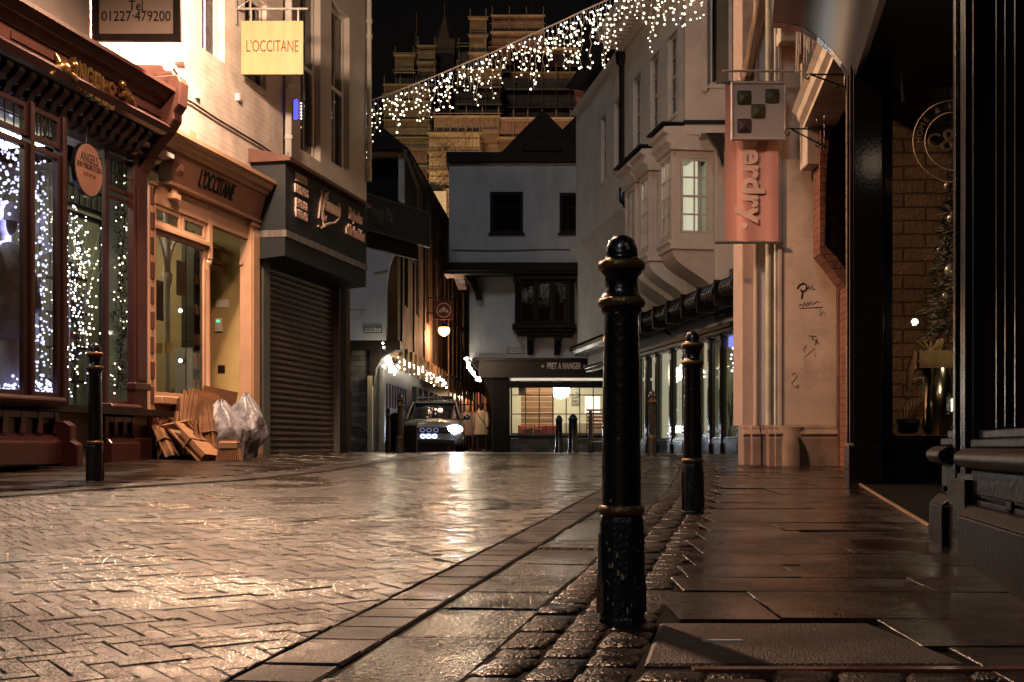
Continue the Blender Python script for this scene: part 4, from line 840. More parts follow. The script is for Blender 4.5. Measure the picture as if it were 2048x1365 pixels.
for (px, d, hp, lab) in ((1385, 7.2, 363, 'second tall black bollard, on the flagstones beside the shop fronts on the right'), (190, 9.4, 278, 'black bollard on the left pavement in front of the red shopfront'),
                     (1304, 20, 131, 'slim far bollard in front of the glossy black pilasters of the jettied building'), (776, 24.5, 90, 'far bollard left of another one, beside the dark arch left of the police car'),
                     (800, 23.0, 118, 'far bollard directly beside the black advertising board left of the police car')):
    c = copy_tree(B0) if False else B0.copy(); COL.objects.link(c)
    for ch in B0.children:
        if ch.name.startswith('paint_chip'): continue
        e = ch.copy(); COL.objects.link(e); e.parent = c
    x = (px-CX)/F*d; s = hp*d/F/1.06; c.location = (x, d, g(x, d)); c.scale = (min(s, 1.05), min(s, 1.05), s); c.rotation_euler = (0, 0, random.uniform(0, .5)); c['label'] = lab
cb0 = None
for px, d, hp, sc_, lab in ((1118, 33, 72, 1, 'plain tapered bollard, left of three before the lit cafe window'), (1146, 32, 74, 1.25, 'thicker plain tapered bollard, middle of three before the lit cafe window')):
    r = empty('bollard', ((px-CX)/F*d, d, g(1, d)-.06), 0, lab, 'bollard', 'bollards before the cafe window'); k = sc_
    q = MB(); q.lathe([(.12*k, 0), (.12*k, .12), (.11*k, .14), (.085*k, .88), (.10*k, .90), (.10*k, .94)], 18); q.build('shaft', M['iron'], r); q = MB(); q.lathe([(.085*k, .94), (.07*k, 1.0), (.03*k, 1.04), (0, 1.05)], 18); q.build('cap', M['iron'], r)
c = B0.copy(); COL.objects.link(c)
for ch in B0.children:
    if not ch.name.startswith('paint_chip'): e = ch.copy(); COL.objects.link(e); e.parent = c
d = 30; x = (1181-CX)/F*d; c.location = (x, d, g(x, d)-.02); c.scale = (.95, .95, .98); c['label'] = 'thin ringed bollard, right of three before the lit cafe window'; c['group'] = 'bollards before the cafe window'
# ------------------------------------------------------------------ CAFE HOUSE (white, dark timbers)
DH = 38.0; H = Fr(-1.26, DH, 1, 0, .31)
hx = lambda px, off=0: H.X(px, off); hz = lambda py, off=0: H.Z(1024, py, off)
HS = fremp('white_jettied_house', H, 'white house with dark timber beams and a lit cafe window closing the street', 'building')
xr_ = hx(1330)
j = -.45
wa = [(hx(980, j), hx(1046, j), hz(467, j), hz(384, j)), (hx(1119, j), hx(1178, j), hz(467, j), hz(386, j))]
w = wallmesh(hx(898, j), xr_, hz(526, j), hz(326, j), .3, wa, y=j); w.box(hx(898, j), hx(898, j)+.3, j+.301, 6, hz(526, j), hz(326, j)); w.build('wall', M['stucco_w'], HS)
for w_ in wa: winset(HS, w_[0]+.01, w_[1]-.01, w_[2]+.01, w_[3]-.01, j+.03, 3, 2, M['timber'], M['glassdim'], frw=.08, sill=M['timber'], name='window')
b = MB(); b.box(hx(898, j)+.31, xr_, j+.55, 5, hz(526, j)+.02, hz(326, j)-.02); b.box(hx(940), xr_, .55, 5, hz(715), hz(526)-.02); b.build('interior', M['darkroom'], HS)
b = MB(); b.box(hx(898, j)-.08, xr_, j-.12, 6, hz(327, j)+.002, hz(306, j)); b.build('parapet', M['timber'], HS, bev=.02)
# roof with gable
b = MB(); gx0, gx1, ga = hx(1003, .5), hx(1170, .5), hx(1086, .5); gzb = hz(306, .5); gzt = hz(222, .5)
b.prism([(gx0, gzb), (hx(1045, .5), hz(262, .5)), (ga, gzt), (hx(1128, .5), hz(264, .5)), (gx1, gzb)], .4, 5); b.build('roof', M['tile'], HS)
b = MB(); b.box(hx(1045, .3), hx(1120, .3), .2, .395, gzb, hz(288, .3)); b.build('dormer', M['timber'], HS)
b = MB(); b.box(hx(898, j)-.15, xr_, j-.2, .32, hz(550, j), hz(527, j)); b.box(hx(898, j)-.12, xr_, j-.26, j-.201, hz(545, j), hz(531, j)); b.build('jetty_beam', M['timber'], HS, bev=.02)
ow = (hx(1040, 0), hx(1136, 0), hz(655), hz(552))
w = wallmesh(hx(939), xr_, hz(717), hz(551), .3, []); w.box(hx(939), hx(939)+.3, .301, 6, hz(717), hz(551)); w.build('wall', M['stucco_w'], HS)
# curved corner brace
pts = [(hx(941, -.1)+.0, hz(552)), (hx(958, -.1), hz(553)), (hx(962, -.1), hz(570)), (hx(960), hz(600)), (hx(951), hz(600)), (hx(950), hz(580)), (hx(945), hz(563)), (hx(928), hz(552))]
pts = [(hx(926), hz(551.5)), (hx(945), hz(551.5)), (hx(957), hz(566)), (hx(963), hz(585)), (hx(964), hz(602)), (hx(952), hz(602)), (hx(949), hz(585)), (hx(942), hz(570))]
b = MB(); b.prism(pts, -.22, -.003); b.build('curved_brace', M['timber'], HS)
# oriel window
oy = -.55; oa, oc = hx(1031, oy), hx(1146, oy); ob, ot = hz(648, oy), hz(552, oy)
b = MB(); b.box(oa-.02, oc+.02, -.05, -.003, ob, ot-.13); b.box(oa-.08, oc+.08, oy-.06, 0, ot-.13, ot); b.box(oa-.1, oc+.1, oy-.08, 0, ob-.14, ob); b.box(oa-.02, oc+.02, oy, 0, ob-.24, ob-.141); b.box(oa+.04, oc-.04, oy+.08, 0, ob-.34, ob-.241); ori = b.build('oriel_window', M['timber'], HS, bev=.02)
for i in range(3):
    a0 = oa+.12+(oc-oa-.24)*i/3; a1 = oa+.12+(oc-oa-.24)*(i+1)/3
    winset(ori, a0+.03, a1-.03, ob+.02, ot-.15, oy+.04, 2, 1, M['timber'], M['glassdim'], frw=.06, name='casement')
b = MB()
for i in range(4): xx = oa+.09+(oc-oa-.24)*i/3; b.box(xx, xx+.06, oy, oy+.1, ob, ot-.13)
b.build('mullion', M['timber'], ori)
b = MB(); b.box(oa+.15, oc-.15, oy+.25, oy+.27, ob, ot-.13); b.box(oa+.02, oa+.06, oy+.1, 0, ob, ot-.13); b.box(oc-.06, oc-.02, oy+.1, 0, ob, ot-.13); b.build('oriel_back', M['timber'], ori)
for px in (1060, 1114):
    x_ = hx(px); b = MB(); b.prism([(0, ob-.342), (-.42, ob-.342), (-.40, ob-.5), (-.28, ob-.62), (-.14, ob-.85), (0, ob-.9)], x_-.09, x_+.09, 'x'); b.build('oriel_bracket', M['timber'], HS, bev=.01)
# plaque and street name
b = MB(); b.prism([(hx(957, -.05), hz(708)), (hx(1012), hz(708)), (hx(1012), hz(678)), (hx(1001), hz(678)), (hx(1001), hz(671)), (hx(967), hz(671)), (hx(967), hz(678)), (hx(957), hz(678))], -.05, -.003); pl_ = b.build('plaque', M['stucco_w'], HS)
b = MB(); a0, a1, z0_, z1_ = hx(961), hx(1008), hz(705), hz(681)
b.box(a0, a1, -.062, -.051, z0_, z0_+.02); b.box(a0, a1, -.062, -.051, z1_-.02, z1_); b.box(a0, a0+.02, -.062, -.051, z0_+.02, z1_-.02); b.box(a1-.02, a1, -.062, -.051, z0_+.02, z1_-.02)
for i in range(5): b.box(a0+.08, a1-.08-.05*(i % 2), -.058, -.051, z0_+.06+i*.055, z0_+.08+i*.055)
b.build('relief', M['stucco_w'], pl_)
def nameplate(fr, px0, px1, py0, py1, body, label, off=-.02):
    xa_, xb_ = fr.X(px0, off), fr.X(px1, off); za_, zb2_ = fr.Z(px0, py1, off), fr.Z(px0, py0, off)
    r = empty('street_name_sign', fr.world((xa_+xb_)/2, off, za_), fr.rot, label, 'sign'); w_ = xb_-xa_; h_ = zb2_-za_
    q = MB(); q.box(-w_/2, w_/2, -.01, .015, 0, h_); q.build('sign_rim', M['blackmatt'], r, bev=.02, seg=2); q = MB(); q.box(-w_/2+.02, w_/2-.02, -.014, -.0101, .02, h_-.02); q.build('sign_plate', M['white'], r)
    text('lettering', body, M['blackmatt'], r, 0, -.016, h_/2, h_*.85, width=w_*.84, ext=.001)
nameplate(H, 1016, 1048, 696, 708, 'PARADE', 'white street name sign reading PARADE on the cafe house')
# small wall lamp
b = MB(); x_ = hx(1200); b.tube([(x_, 0, hz(575)), (x_, -.25, hz(573)), (x_-.25, -.3, hz(574)), (x_-.27, -.3, hz(578))], .02, 6); b.lathe([(.03, .05), (.10, 0), (.10, -.04)], 10, (x_-.27, -.3, hz(580))); b.build('wall_lamp', M['black'], HS)
b = MB(); b.tube([(hx(905, j), j-.03, hz(505)), (hx(1000, j), j-.03, hz(507)), (hx(1100, j), j-.03, hz(504)), (hx(1210, j), j-.03, hz(506))], .012, 5); b.tube([(hx(1150), -.03, hz(555)), (hx(1160), -.03, hz(620)), (hx(1158), -.03, hz(715))], .012, 5); b.build('cable', M['darkwire'], HS)
# shop fascia
b = MB(); b.box(hx(958), xr_, -.25, .3, hz(757), hz(717.5)); b.box(hx(945), xr_, -.32, -.251, hz(724), hz(717.8)); b.build('fascia', M['black'], HS, bev=.01)
silv = mat('silver_letters', (.55, .52, .47), .4, metal=.3, bump=0)
text('lettering', 'PRET A MANGER', silv, HS, hx(1127), -.262, hz(734), .27, width=hx(1160)-hx(1093), ext=.01, off=.006)
def star(parent, x, y, z, r, m, nm='star'):
    q = MB(); q.prism([(x+(r if k % 2 == 0 else r*.42)*math.sin(math.pi*k/5), z+(r if k % 2 == 0 else r*.42)*math.cos(math.pi*k/5)) for k in range(10)], y-.01, y); q.build(nm, m, parent)
for px in (1085, 1168): star(HS, hx(px), -.252, hz(734), .06, silv)
b = MB(); b.box(hx(1022), xr_, -.02, .02, hz(762), hz(757.3)); b.build('light_slot', emit('fascia_strip', (1, .85, .65), .8), HS)
b = MB(); b.box(hx(1018), xr_, -.30, -.26, hz(777), hz(763)); b.build('awning_valance', M['blackmatt'], HS)
for t_, px, w_ in (('SANDWICHES', 1059, 41), ('SOUPS', 1113, 20), ('BAGUETTES', 1163, 33), ('SALADS', 1214, 24)):
    text('lettering', t_, silv, HS, hx(px, -.3), -.303, hz(763.5), .10, width=hx(px+w_/2)-hx(px-w_/2), ext=.002)
for px in (1028, 1092, 1135, 1192): star(HS, hx(px, -.3), -.303, hz(763.5), .03, silv)
# cafe window
za, zb = hz(870), hz(772); a_, c_ = hx(1021), hx(1217)
brass = mat('brown_glazing_bar', (.09, .07, .045), .5, bump=0)
winset(HS, a_, c_, za, zb+.35, 0, 3, 7, brass, M['glass'], bar=.03, frw=.05, name='cafe_window')
b = MB(); b.box(hx(1010), xr_, -.1, .25, hz(877), za-.003); b.build('sill', M['timber'], HS, bev=.01)
b = MB(); b.box(c_+.003, xr_, -.05, .3, 0, hz(762)); b.build('shop_post', M['black'], HS)
stonem = brick('dark_plinth_stones', (.05, .045, .04), (.16, .14, .12), (.02, .018, .016), bw=.42, bh=.14, rough=.6)
b = MB(); b.box(hx(1000), xr_, -.08, .3, -.1, hz(877.5)); b.build('plinth', stonem, HS)
# cafe room
cream_w = mat('cafe_wall', (.50, .46, .34), .8, var=.06, bump=0)
slat = mat('wood_slats', (.22, .11, .055), .6, var=.25, vs=4, stretch=(.3, 1, 6))
b = MB(); b.box(a_-.1, xr_, 3.0, 3.1, -.05, 2.9); b.build('cafe_back_wall', cream_w, HS)
b = MB(); b.box(a_-.1, a_-.02, .06, 3.0, -.05, 2.9); b.box(a_-.1, xr_, .06, 3.0, 2.85, 2.9); b.build('cafe_ceiling', cream_w, HS); b = MB(); b.box(a_, xr_, .06, 3.0, -.05, 0); b.build('cafe_floor', M['timber'], HS)
b = MB()
for i in range(11): b.box(hx(1042, 1.4), hx(1108, 1.4), 1.4, 1.46, .25+i*.17, .25+i*.17+.155)
ws = b.build('slatted_screen', slat, None, (H.x, H.y, H.z0)); tag(ws, 'wooden slatted screen inside the lit cafe', 'screen')
b = MB(); b.box(hx(1128, 1.6), hx(1215, 1.6), 1.6, 2.0, .0, .95); tag(b.build('counter', mat('cafe_counter', (.4, .33, .22), .5), None, (H.x, H.y, H.z0), bev=.02), 'pale counter inside the lit cafe', 'counter')
rk = empty('red_rack', (H.x+hx(1192, 1.2), H.y+1.2, H.z0), 0, 'dark red slatted rack on the right inside the cafe window', 'rack')
b = MB()
for i in range(6): b.box(-.28, .28, -.02, .05, .75+i*.11, .75+i*.11+.06)
b.build('shelf', mat('dark_red', (.30, .03, .03), .4), rk); b = MB(); b.box(-.3, -.28, -.04, .08, 0, 1.45); b.box(.28, .3, -.04, .08, 0, 1.45); b.build('rack_frame', M['black'], rk)
def chair(px, off, label):
    r = empty('chair', (H.x+hx(px, off), H.y+off, H.z0), random.uniform(-.3, .3), label, 'chair', 'cafe chairs')
    q = MB(); q.box(-.2, .2, -.2, .2, .43, .46); q.build('seat', M['timber'], r, bev=.01); q = MB(); q.box(-.2, .2, .17, .2, .55, .85); q.build('backrest', mat('chair_red%d' % px, (.35, .07, .05), .5), r, bev=.01)
    for sx in (-1, 1):
        for sy in (-1, 1): q = MB(); q.tube([(sx*.19, sy*.18, 0), (sx*.18, sy*.18, .43 if sy < 0 else .85)], .015, 6); q.build('leg', M['black'], r)
chair(1052, .7, 'wooden chair at the left end of the cafe window'); chair(1078, .7, 'wooden chair in the middle left of the cafe window'); chair(1100, .7, 'wooden chair beside the counter in the cafe window')
tb_ = empty('cafe_table', (H.x+hx(1063, .7), H.y+.6, H.z0), 0, 'small table by the left of the cafe window', 'table')
q = MB(); q.lathe([(.3, .72), (.3, .75)], 18); q.build('table_top', M['offwhite'], tb_); q = MB(); q.tube([(0, 0, 0), (0, 0, .72)], .03, 8); q.build('leg', M['black'], tb_)
pdn = empty('pendant_lamp', (H.x+hx(1122, .5), H.y+.5, H.z0+hz(797, .5)), 0, 'big glowing round white pendant lamp in the cafe window', 'pendant lamp')
q = MB(); q.lathe([(0, -.02), (.12, 0), (.22, .06), (.27, .17), (.27, .30), (.22, .40), (.05, .44)], 22); q.build('lamp_shade', emit('pendant_glow', (1, .97, .88), 9), pdn); q = MB(); q.tube([(0, 0, .44), (0, 0, .9)], .008, 6); q.build('cord', M['black'], pdn)
b = MB(); b.box(hx(1037, .1), hx(1050, .1), .085, .09, hz(789), hz(773)); po = b.build('poster', M['white'], None, (H.x, H.y, H.z0)); tag(po, 'small white poster with a bold letter at top left of the cafe window', 'poster'); text('lettering', 'W', M['blackmatt'], po, hx(1043.5, .1), .083, hz(780), .14, ext=.001)
b = MB(); b.box(hx(1143, .9), hx(1160, .9), .9, .93, hz(811), hz(768)); po = b.build('menu_board', mat('olive_board', (.25, .22, .13), .7), None, (H.x, H.y, H.z0)); tag(po, 'narrow vertical olive banner reading SEATS inside the cafe', 'banner'); text('lettering', 'SEATS', M['offwhite'], po, hx(1151, .9), .897, hz(789), .24, width=.55, ext=.001, rot=(90, 90, 0))
b = MB(); b.box(hx(1170, 1.2), hx(1200, 1.2), 1.2, 1.25, hz(825), hz(790)); po = b.build('menu_board', emit('menu_panel', (1, .92, .72), 1.6), None, (H.x, H.y, H.z0)); tag(po, 'glowing cream menu panel on the right inside the cafe', 'menu panel')
lamp('cafe_light', 'AREA', (hx(1110), 1.1, 2.8), 170, (1, .90, .68), 2.6, rot=(0, 0, 0), parent=HS, sy=1.6)
# arch post left of cafe
b = MB(); b.box(hx(984), hx(1020)-.003, -.12, .4, -.1, hz(757.5)); b.build('corner_post', M['timber'], HS, bev=.02)
b = MB(); pts = [(hx(944), hz(717.8)), (hx(984)-.002, hz(717.8)), (hx(984)-.002, hz(812)), (hx(979), hz(790)), (hx(970), hz(765)), (hx(955), hz(740)), (hx(944), hz(728))]; b.prism(pts, -.1, .3); b.build('arched_brace', M['timber'], HS)
# ------------------------------------------------------------------ left corner building across the lane mouth
DG = 34.0; G = Fr(-4.6, DG, 1, 0, .33); gx = lambda px, off=0: G.X(px, off); gzz = lambda py, off=0: G.Z(1024, py, off)
GB = fremp('corner_building', G, 'white corner building with dark timber ground floor at the left of the lane', 'building')
b = MB(); n = 12; c0 = gx(797); pts = [(gx(660), gzz(681)), (gx(770), gzz(681))]
pts = [(gx(600), gzz(681)), (gx(772), gzz(681)), (gx(772), gzz(590))]+[(gx(797)-(gx(797)-gx(772))*math.cos(a_)**1.0, gzz(590)+(gzz(500)-gzz(590))*math.sin(a_)) for a_ in [math.pi/2*i/8 for i in range(1, 9)]]+[(gx(800), gzz(500)), (gx(800), gzz(482)), (gx(600), gzz(482))]
b.prism(pts, 0, .35); b.build('wall', M['stucco_w'], GB)
b = MB(); b.tube([(gx(770), -.03, gzz(540)), (gx(768), -.03, gzz(500))]+[], .02, 6); 
pp = [(gx(748)+(gx(776)-gx(748))*(1-math.cos(t)), -.02, gzz(545)+(gzz(492)-gzz(545))*math.sin(t)) for t in [math.pi/2*i/8 for i in range(9)]]
b = MB(); b.prism([(p[0], p[2]) for p in pp]+[(gx(797), gzz(492)), (gx(775), gzz(540))], -.08, -.003); b.build('arched_bracket', M['stucco_w'], GB)
b = MB(); b.box(gx(600), gx(801), -.06, .0, gzz(484), gzz(478)); b.build('moulding', M['offwhite'], GB)
b = MB(); b.box(gx(600), gx(806), .4, 5, gzz(480), gzz(300)); b.build('upper_storey', M['darkroom'], GB)
b = MB(); b.box(gx(797), gx(808), -.05, .35, gzz(402), gzz(312)); b.box(gx(600), gx(808), -.06, .36, gzz(312), gzz(305)); b.build('white_post', M['offwhite'], GB)
b = MB(); vs = [(gx(560), -.3, gzz(304)), (gx(814), -.3, gzz(304)), (gx(814), 5, gzz(304)), (gx(560), 5, gzz(304)), (gx(600), 2.2, gzz(240)), (gx(764), 2.2, gzz(256))]
b.add(vs, [(0, 1, 5, 4), (1, 2, 5), (2, 3, 4, 5), (3, 0, 4), (3, 2, 1, 0)]); b.build('roof', M['tile'], GB)
b = MB(); b.box(gx(600), gx(738), .2, .8, -.1, gzz(682)); b.build('ground_floor', stonem, GB)
b = MB(); b.box(gx(600), gx(800), .0, .9, gzz(700), gzz(681.5)); pts = [(gx(738), gzz(700.3)), (gx(790), gzz(700.3)), (gx(764), gzz(715)), (gx(752), gzz(735)), (gx(746), gzz(770)), (gx(738), gzz(775))]; b.prism(pts, .1, .5); b.build('timber_arch', M['timber'], GB)
b = MB(); b.box(gx(735), gx(744), .0, .3, -.05, gzz(752)); b.build('cream_pilaster', mat('cream_pilaster', (.42, .34, .20), .7, var=.3, vs=6, dirt=(.1, .07, .04), ds=6), GB)
nameplate(G, 728, 764, 654, 666, 'HIGH ST.', 'white street name sign reading HIGH ST. on the left corner building')
b = MB(); b.tube([(gx(728), -.02, gzz(621)), (gx(706)+.0, -.25, gzz(622)), (gx(700), -.25, gzz(620))], .012, 6); b.build('iron_hook', M['black'], GB)
# banner board
BN = Fr(-3.04, 26, .52, 1, .35); bx = BN.X
bn = empty('banner_board', (BN.x, BN.y, BN.z0), BN.rot, 'long dark advertising board with faded white lettering under the dark roof on the left', 'sign board')
u0, u1 = BN.X(734), BN.X(858); zb0, zb1_ = BN.Z(734, 458), BN.Z(734, 390)
q = MB(); q.box(u0, u1, 0, .04, zb0, zb1_); q.build('board', mat('dark_printed_board', (.018, .016, .018), .35, var=.5, vs=2, bump=0, dirt=(.05, .045, .05), ds=2.5), bn)
q = MB(); q.box(u0-.02, u1+.02, -.02, .05, zb1_+.001, zb1_+.04); q.box(u0-.02, u1+.02, -.02, .05, zb0-.04, zb0-.001); q.box(u1+.001, u1+.04, -.02, .05, zb0, zb1_); q.build('board_frame', M['greyframe'], bn)
text('lettering', 'rever Pai', mat('faded_letters', (.22, .21, .20), .5, bump=0), bn, BN.X(764), -.004, (zb0*.42+zb1_*.58), .40, width=BN.X(784)-BN.X(738), ext=.002)
text('lettering', 'RECRUITING · CANTERBURY', mat('faded_letters_small', (.10, .10, .10), .5, bump=0), bn, BN.X(760), -.004, zb0+.12, .08, width=BN.X(778)-BN.X(740), ext=.002)
q = MB()
for t in (.05, .5, .95): xx = u0+(u1-u0)*t; q.box(xx-.03, xx+.03, .05, .10, -BN.z0*0-.0, zb1_-.05)
q2 = MB(); q2.box(u0, u1-.3, .1, .2, zb0-.35, zb0+.3); q2.build('support_rail', M['blackmatt'], bn)
# ------------------------------------------------------------------ LANE: left row
LL = Fr(-3.8, 34.6, .054, 1, .33); lx, lz = LL.X, LL.Z
LN = fremp('lane_row', LL, 'row of tall jettied brown houses along the left of the narrow lane', 'building')
brn = mat('lane_render', (.26, .165, .10), .8, var=.35, vs=1.2, bump=.3, dirt=(.12, .06, .03), ds=1)
U = 26
zj = 3.05
hl = [(2.0+i*2.6, 2.75+i*2.6, 4.3, 6.9) for i in range(9)]
b = wallmesh(.6, U, zj, 8.5, .3, hl, y=-.55); b.build('wall', brn, LN)
for h_ in hl[:6]: winset(LN, h_[0], h_[1], h_[2], h_[3], -.5, 2, 1, M['timber'], M['glassdim'], frw=.07)
b = MB(); b.box(.6, U, .1, 3, zj+.02, 8.4); b.build('interior', M['darkroom'], LN)
b = MB(); b.box(.5, U, -.60, 0, zj-.35, zj-.003)
for i in range(24): b.box(.7+i*1.05, .85+i*1.05, -.68, -.601, zj-.75, zj-.05)
b.build('jetty_fascia', mat('lane_fascia', (.28, .18, .10), .6, var=.3), LN)
b = MB(); pr = [(-.55, 8.5), (-.9, 8.4), (-.9, 8.5), (1.5, 10.5), (1.5, 8.5)]; b.prism(pr, .5, U, 'x'); b.build('roof', M['tile'], LN)
# lane shopfront: white columns and dark blue front
b = MB(); b.lathe([(.13, 0), (.13, .25), (.09, .3), (.09, 2.3), (.14, 2.4), (.14, 2.45)], 14, (.5, -.1, 0)); b.build('column', mat('white_column', (.3, .29, .28), .5), LN)
b = MB(); b.box(.3, 1.1, -.25, .1, 2.45, 2.62); b.box(.9, 1.0, -.1, .2, 0, 2.45); b.build('porch', mat('white_column2', (.28, .27, .25), .5), LN)
blue = mat('dark_blue_shopfront', (.018, .022, .05), .4)
hs_ = [(1.4+i*.55, 1.75+i*.55, 1.3, 2.0) for i in range(8)]
b = wallmesh(1.1, U, -.05, zj-.36, .2, hs_+[(7+i*1.6, 8.2+i*1.6, .8, 2.2) for i in range(10)], y=-.1); b.build('shopfront', blue, LN)
b = MB(); b.box(1.2, U, .15, .2, 0, 2.6); b.build('lit_blinds', mat('warm_blinds', (.5, .33, .2), .8), LN)
# vertical timber strips on facade
for i in range(9):
    b = MB(); b.box(1.2+i*2.6, 1.32+i*2.6, -.60, -.551, zj, 8.4); b.build('timber_strip', M['timber'], LN)
LR = Fr(-1.15, 38.6, .02, 1, .3)
b = MB(); b.box(.5, 19, -.3, 3, -.05, 6.5); b.build('wall', brn, LB, ) if False else None
b = MB(); b.box(7, 19, -.05-0, .25, -.05, 6.5) if False else None
# scaffolding over lane (left row) 
SCF = fremp('scaffolding', LL, 'warm lit scaffolding poles rising over the narrow lane', 'scaffolding')
pole = mat('rusty_pole', (.17, .12, .08), .45, metal=.5)
for i in range(11):
    u = 10+i*1.2; b = MB(); b.tube([(u, -1.0-.03*i, .0), (u, -1.0-.03*i, 7.6)], .035, 6); b.build('upright', pole, SCF)
for z in (2.7, 4.7, 6.7):
    b = MB(); b.tube([(9.6, -1.0, z), (22.2, -1.42, z)], .035, 6); b.build('ledger', pole, SCF)
for i in range(5):
    b = MB(); b.tube([(10+i*2.4, -1.08, 4.7), (12+i*2.4, -1.15, 6.8)], .03, 6); b.build('diagonal_brace', pole, SCF)
# gate at the end of the lane
DE = 57.0; E = Fr(-3.6, DE, 1, 0, .3); ex = lambda px, off=0: E.X(px, off); ez = lambda py, off=0: E.Z(1024, py, off)
GT = fremp('gatehouse', E, 'golden lit stone gatehouse with a wide arch and lattice gate closing the lane', 'gatehouse')
gst = mat('gate_stone', (.38, .28, .17), .8, var=.3, vs=2, bump=.4, dirt=(.14, .08, .04), ds=2)
cxg, rg, spring = ex(928), (ex(990)-ex(868))/2, ez(830)
n = 16; arc = [(cxg+rg*math.cos(math.pi*i/n), spring+rg*.95*math.sin(math.pi*i/n)) for i in range(n+1)]
b = MB(); t_ = 7.8
vs = []; 
for (x_, z_) in arc: vs += [(x_, 0, z_), (x_, 0, t_)]
b.add(vs, [(2*i+2, 2*i, 2*i+1, 2*i+3) for i in range(n)]); b.box(ex(800), cxg-rg, 0, .6, -.1, t_); b.box(cxg+rg, ex(1060), 0, .6, -.1, t_)
b.add([(x_, y_, z_) for (x_, z_) in arc for y_ in (0, .6)], [(2*i, 2*i+1, 2*i+3, 2*i+2) for i in range(n)]); b.box(ex(800), ex(1060), .1, .5, t_-.002, t_+.4); b.build('wall', gst, GT)
for k, rr_ in enumerate((1.0, 1.08)):
    b = MB(); b.tube([(cxg+rg*rr_*math.cos(math.pi*i/n), -.08, spring+rg*rr_*.95*math.sin(math.pi*i/n)) for i in range(n+1)], .10, 8); b.build('arch_moulding', gst, GT)
b = MB()
for i in range(11): xx = cxg-rg+.1+(2*rg-.2)*i/10; b.box(xx-.02, xx+.02, .28, .32, .1, spring+rg*.95*math.sqrt(max(1-((xx-cxg)/rg)**2, .02)))
for z in (.7, 1.5, 2.1): b.box(cxg-rg, cxg+rg, .26, .279, z, z+.05)
b.build('gate_lattice', mat('gate_timber', (.10, .06, .03), .6), GT)
b = MB(); b.box(cxg-rg-1, cxg+rg+1, 4.5, 4.6, -.1, 5); b.build('yard_wall', gst, GT)
for i in range(14):
    x_ = ex(806)+i*.42; b = MB(); b.tube([(x_, -.9, 0 if i < 4 else 2.9), (x_, -.9, 7.5)], .03, 6); b.build('scaffold_pole', pole, GT)
lamp('gate_light', 'POINT', (ex(900), -2.2, 5.6), 70, (1, .66, .38), .1, parent=GT)
lamp('gate_yard_light', 'POINT', (cxg, 2.4, 2.6), 120, (1, .66, .34), .1, parent=GT)
# orange lamp in the lane and hanging signs
ol = empty('street_lamp', P(888, 661, 42.5), 0, 'glowing orange street lamp hanging high in the narrow lane', 'street lamp')
q = MB(); q.ball((0, 0, 0), .20, 14, 10); q.build('lamp_glass', emit('orange_lamp', (1, .48, .20), 5), ol); q = MB(); q.lathe([(.18, .10), (.10, .2), (.02, .24)], 12); q.tube([(0, 0, .22), (0, 0, .6), (-1.2, 0, .6)], .02, 6); q.build('lamp_bracket', M['black'], ol)
lamp('orange_light', 'POINT', (0, -.05, -.25), 240, (1, .52, .28), .12, parent=ol)
for px, lab in ((847, 'left one of two small flame shaped lamps below the orange street lamp'), (859, 'right one of two small flame shaped lamps below the orange street lamp')):
    r = empty('wall_lamp', P(px, 680, 47), 0, lab, 'lamp', 'small flame shaped lane lamps'); q = MB(); q.lathe([(0, -.08), (.05, -.03), (.04, .06), (0, .16)], 8); q.build('lamp_glass', emit('small_orange', (1, .45, .18), 7), r); q = MB(); q.tube([(0, 0, .16), (0, 0, .3)], .01, 5); q.build('lamp_bracket', M['black'], r)
redsign = mat('dark_red_sign', (.10, .028, .022), .5); pinkl = mat('pale_emblem', (.50, .36, .30), .5, bump=0)
def lanesign(px0, px1, py0, py1, d, label, kind):
    s = F/d; w_ = (px1-px0)/s; h_ = (py1-py0)/s
    r = empty('hanging_sign', P((px0+px1)/2, py1, d), 0, label, 'sign'); q = MB(); q.box(-w_/2, w_/2, -.03, .03, 0, h_); q.build('sign_board', redsign, r, bev=.01)
    q = MB(); q.tube([(-w_/2-.35, 0, h_+.1), (w_/2, 0, h_+.1)], .02, 6); q.tube([(-w_/2+.05, 0, h_+.1), (-w_/2+.05, 0, h_)], .01, 5); q.tube([(w_/2-.05, 0, h_+.1), (w_/2-.05, 0, h_)], .01, 5); q.build('bracket', M['black'], r)
    rr_ = w_*.36
    q = MB(); q.tube([(rr_*math.cos(6.2832*i/24), -.035, h_/2+rr_*math.sin(6.2832*i/24)) for i in range(25)], w_*.022, 5)
    if kind == 0: q.tube([(-rr_*.75, -.035, h_/2-.02), (-rr_*.3, -.035, h_/2+.03), (rr_*.2, -.035, h_/2), (rr_*.75, -.035, h_/2+.06)], [w_*.05, w_*.07, w_*.06, w_*.02], 6)
    q.build('emblem_ring', pinkl if kind == 0 else M['offwhite'], r)
    if kind:
        for k in range(3): star(r, (-.5+.5*k)*rr_, -.031, h_/2+(.1 if k == 1 else -.15)*rr_, rr_*(.5 if k == 1 else .3), M['offwhite'])
lanesign(777, 812, 650, 702, 38, 'dark red square hanging sign with pink ring emblem at the lane mouth', 0)
lanesign(868, 907, 602, 640, 42, 'dark red hanging sign with white ring of stars above the orange lamp', 1)
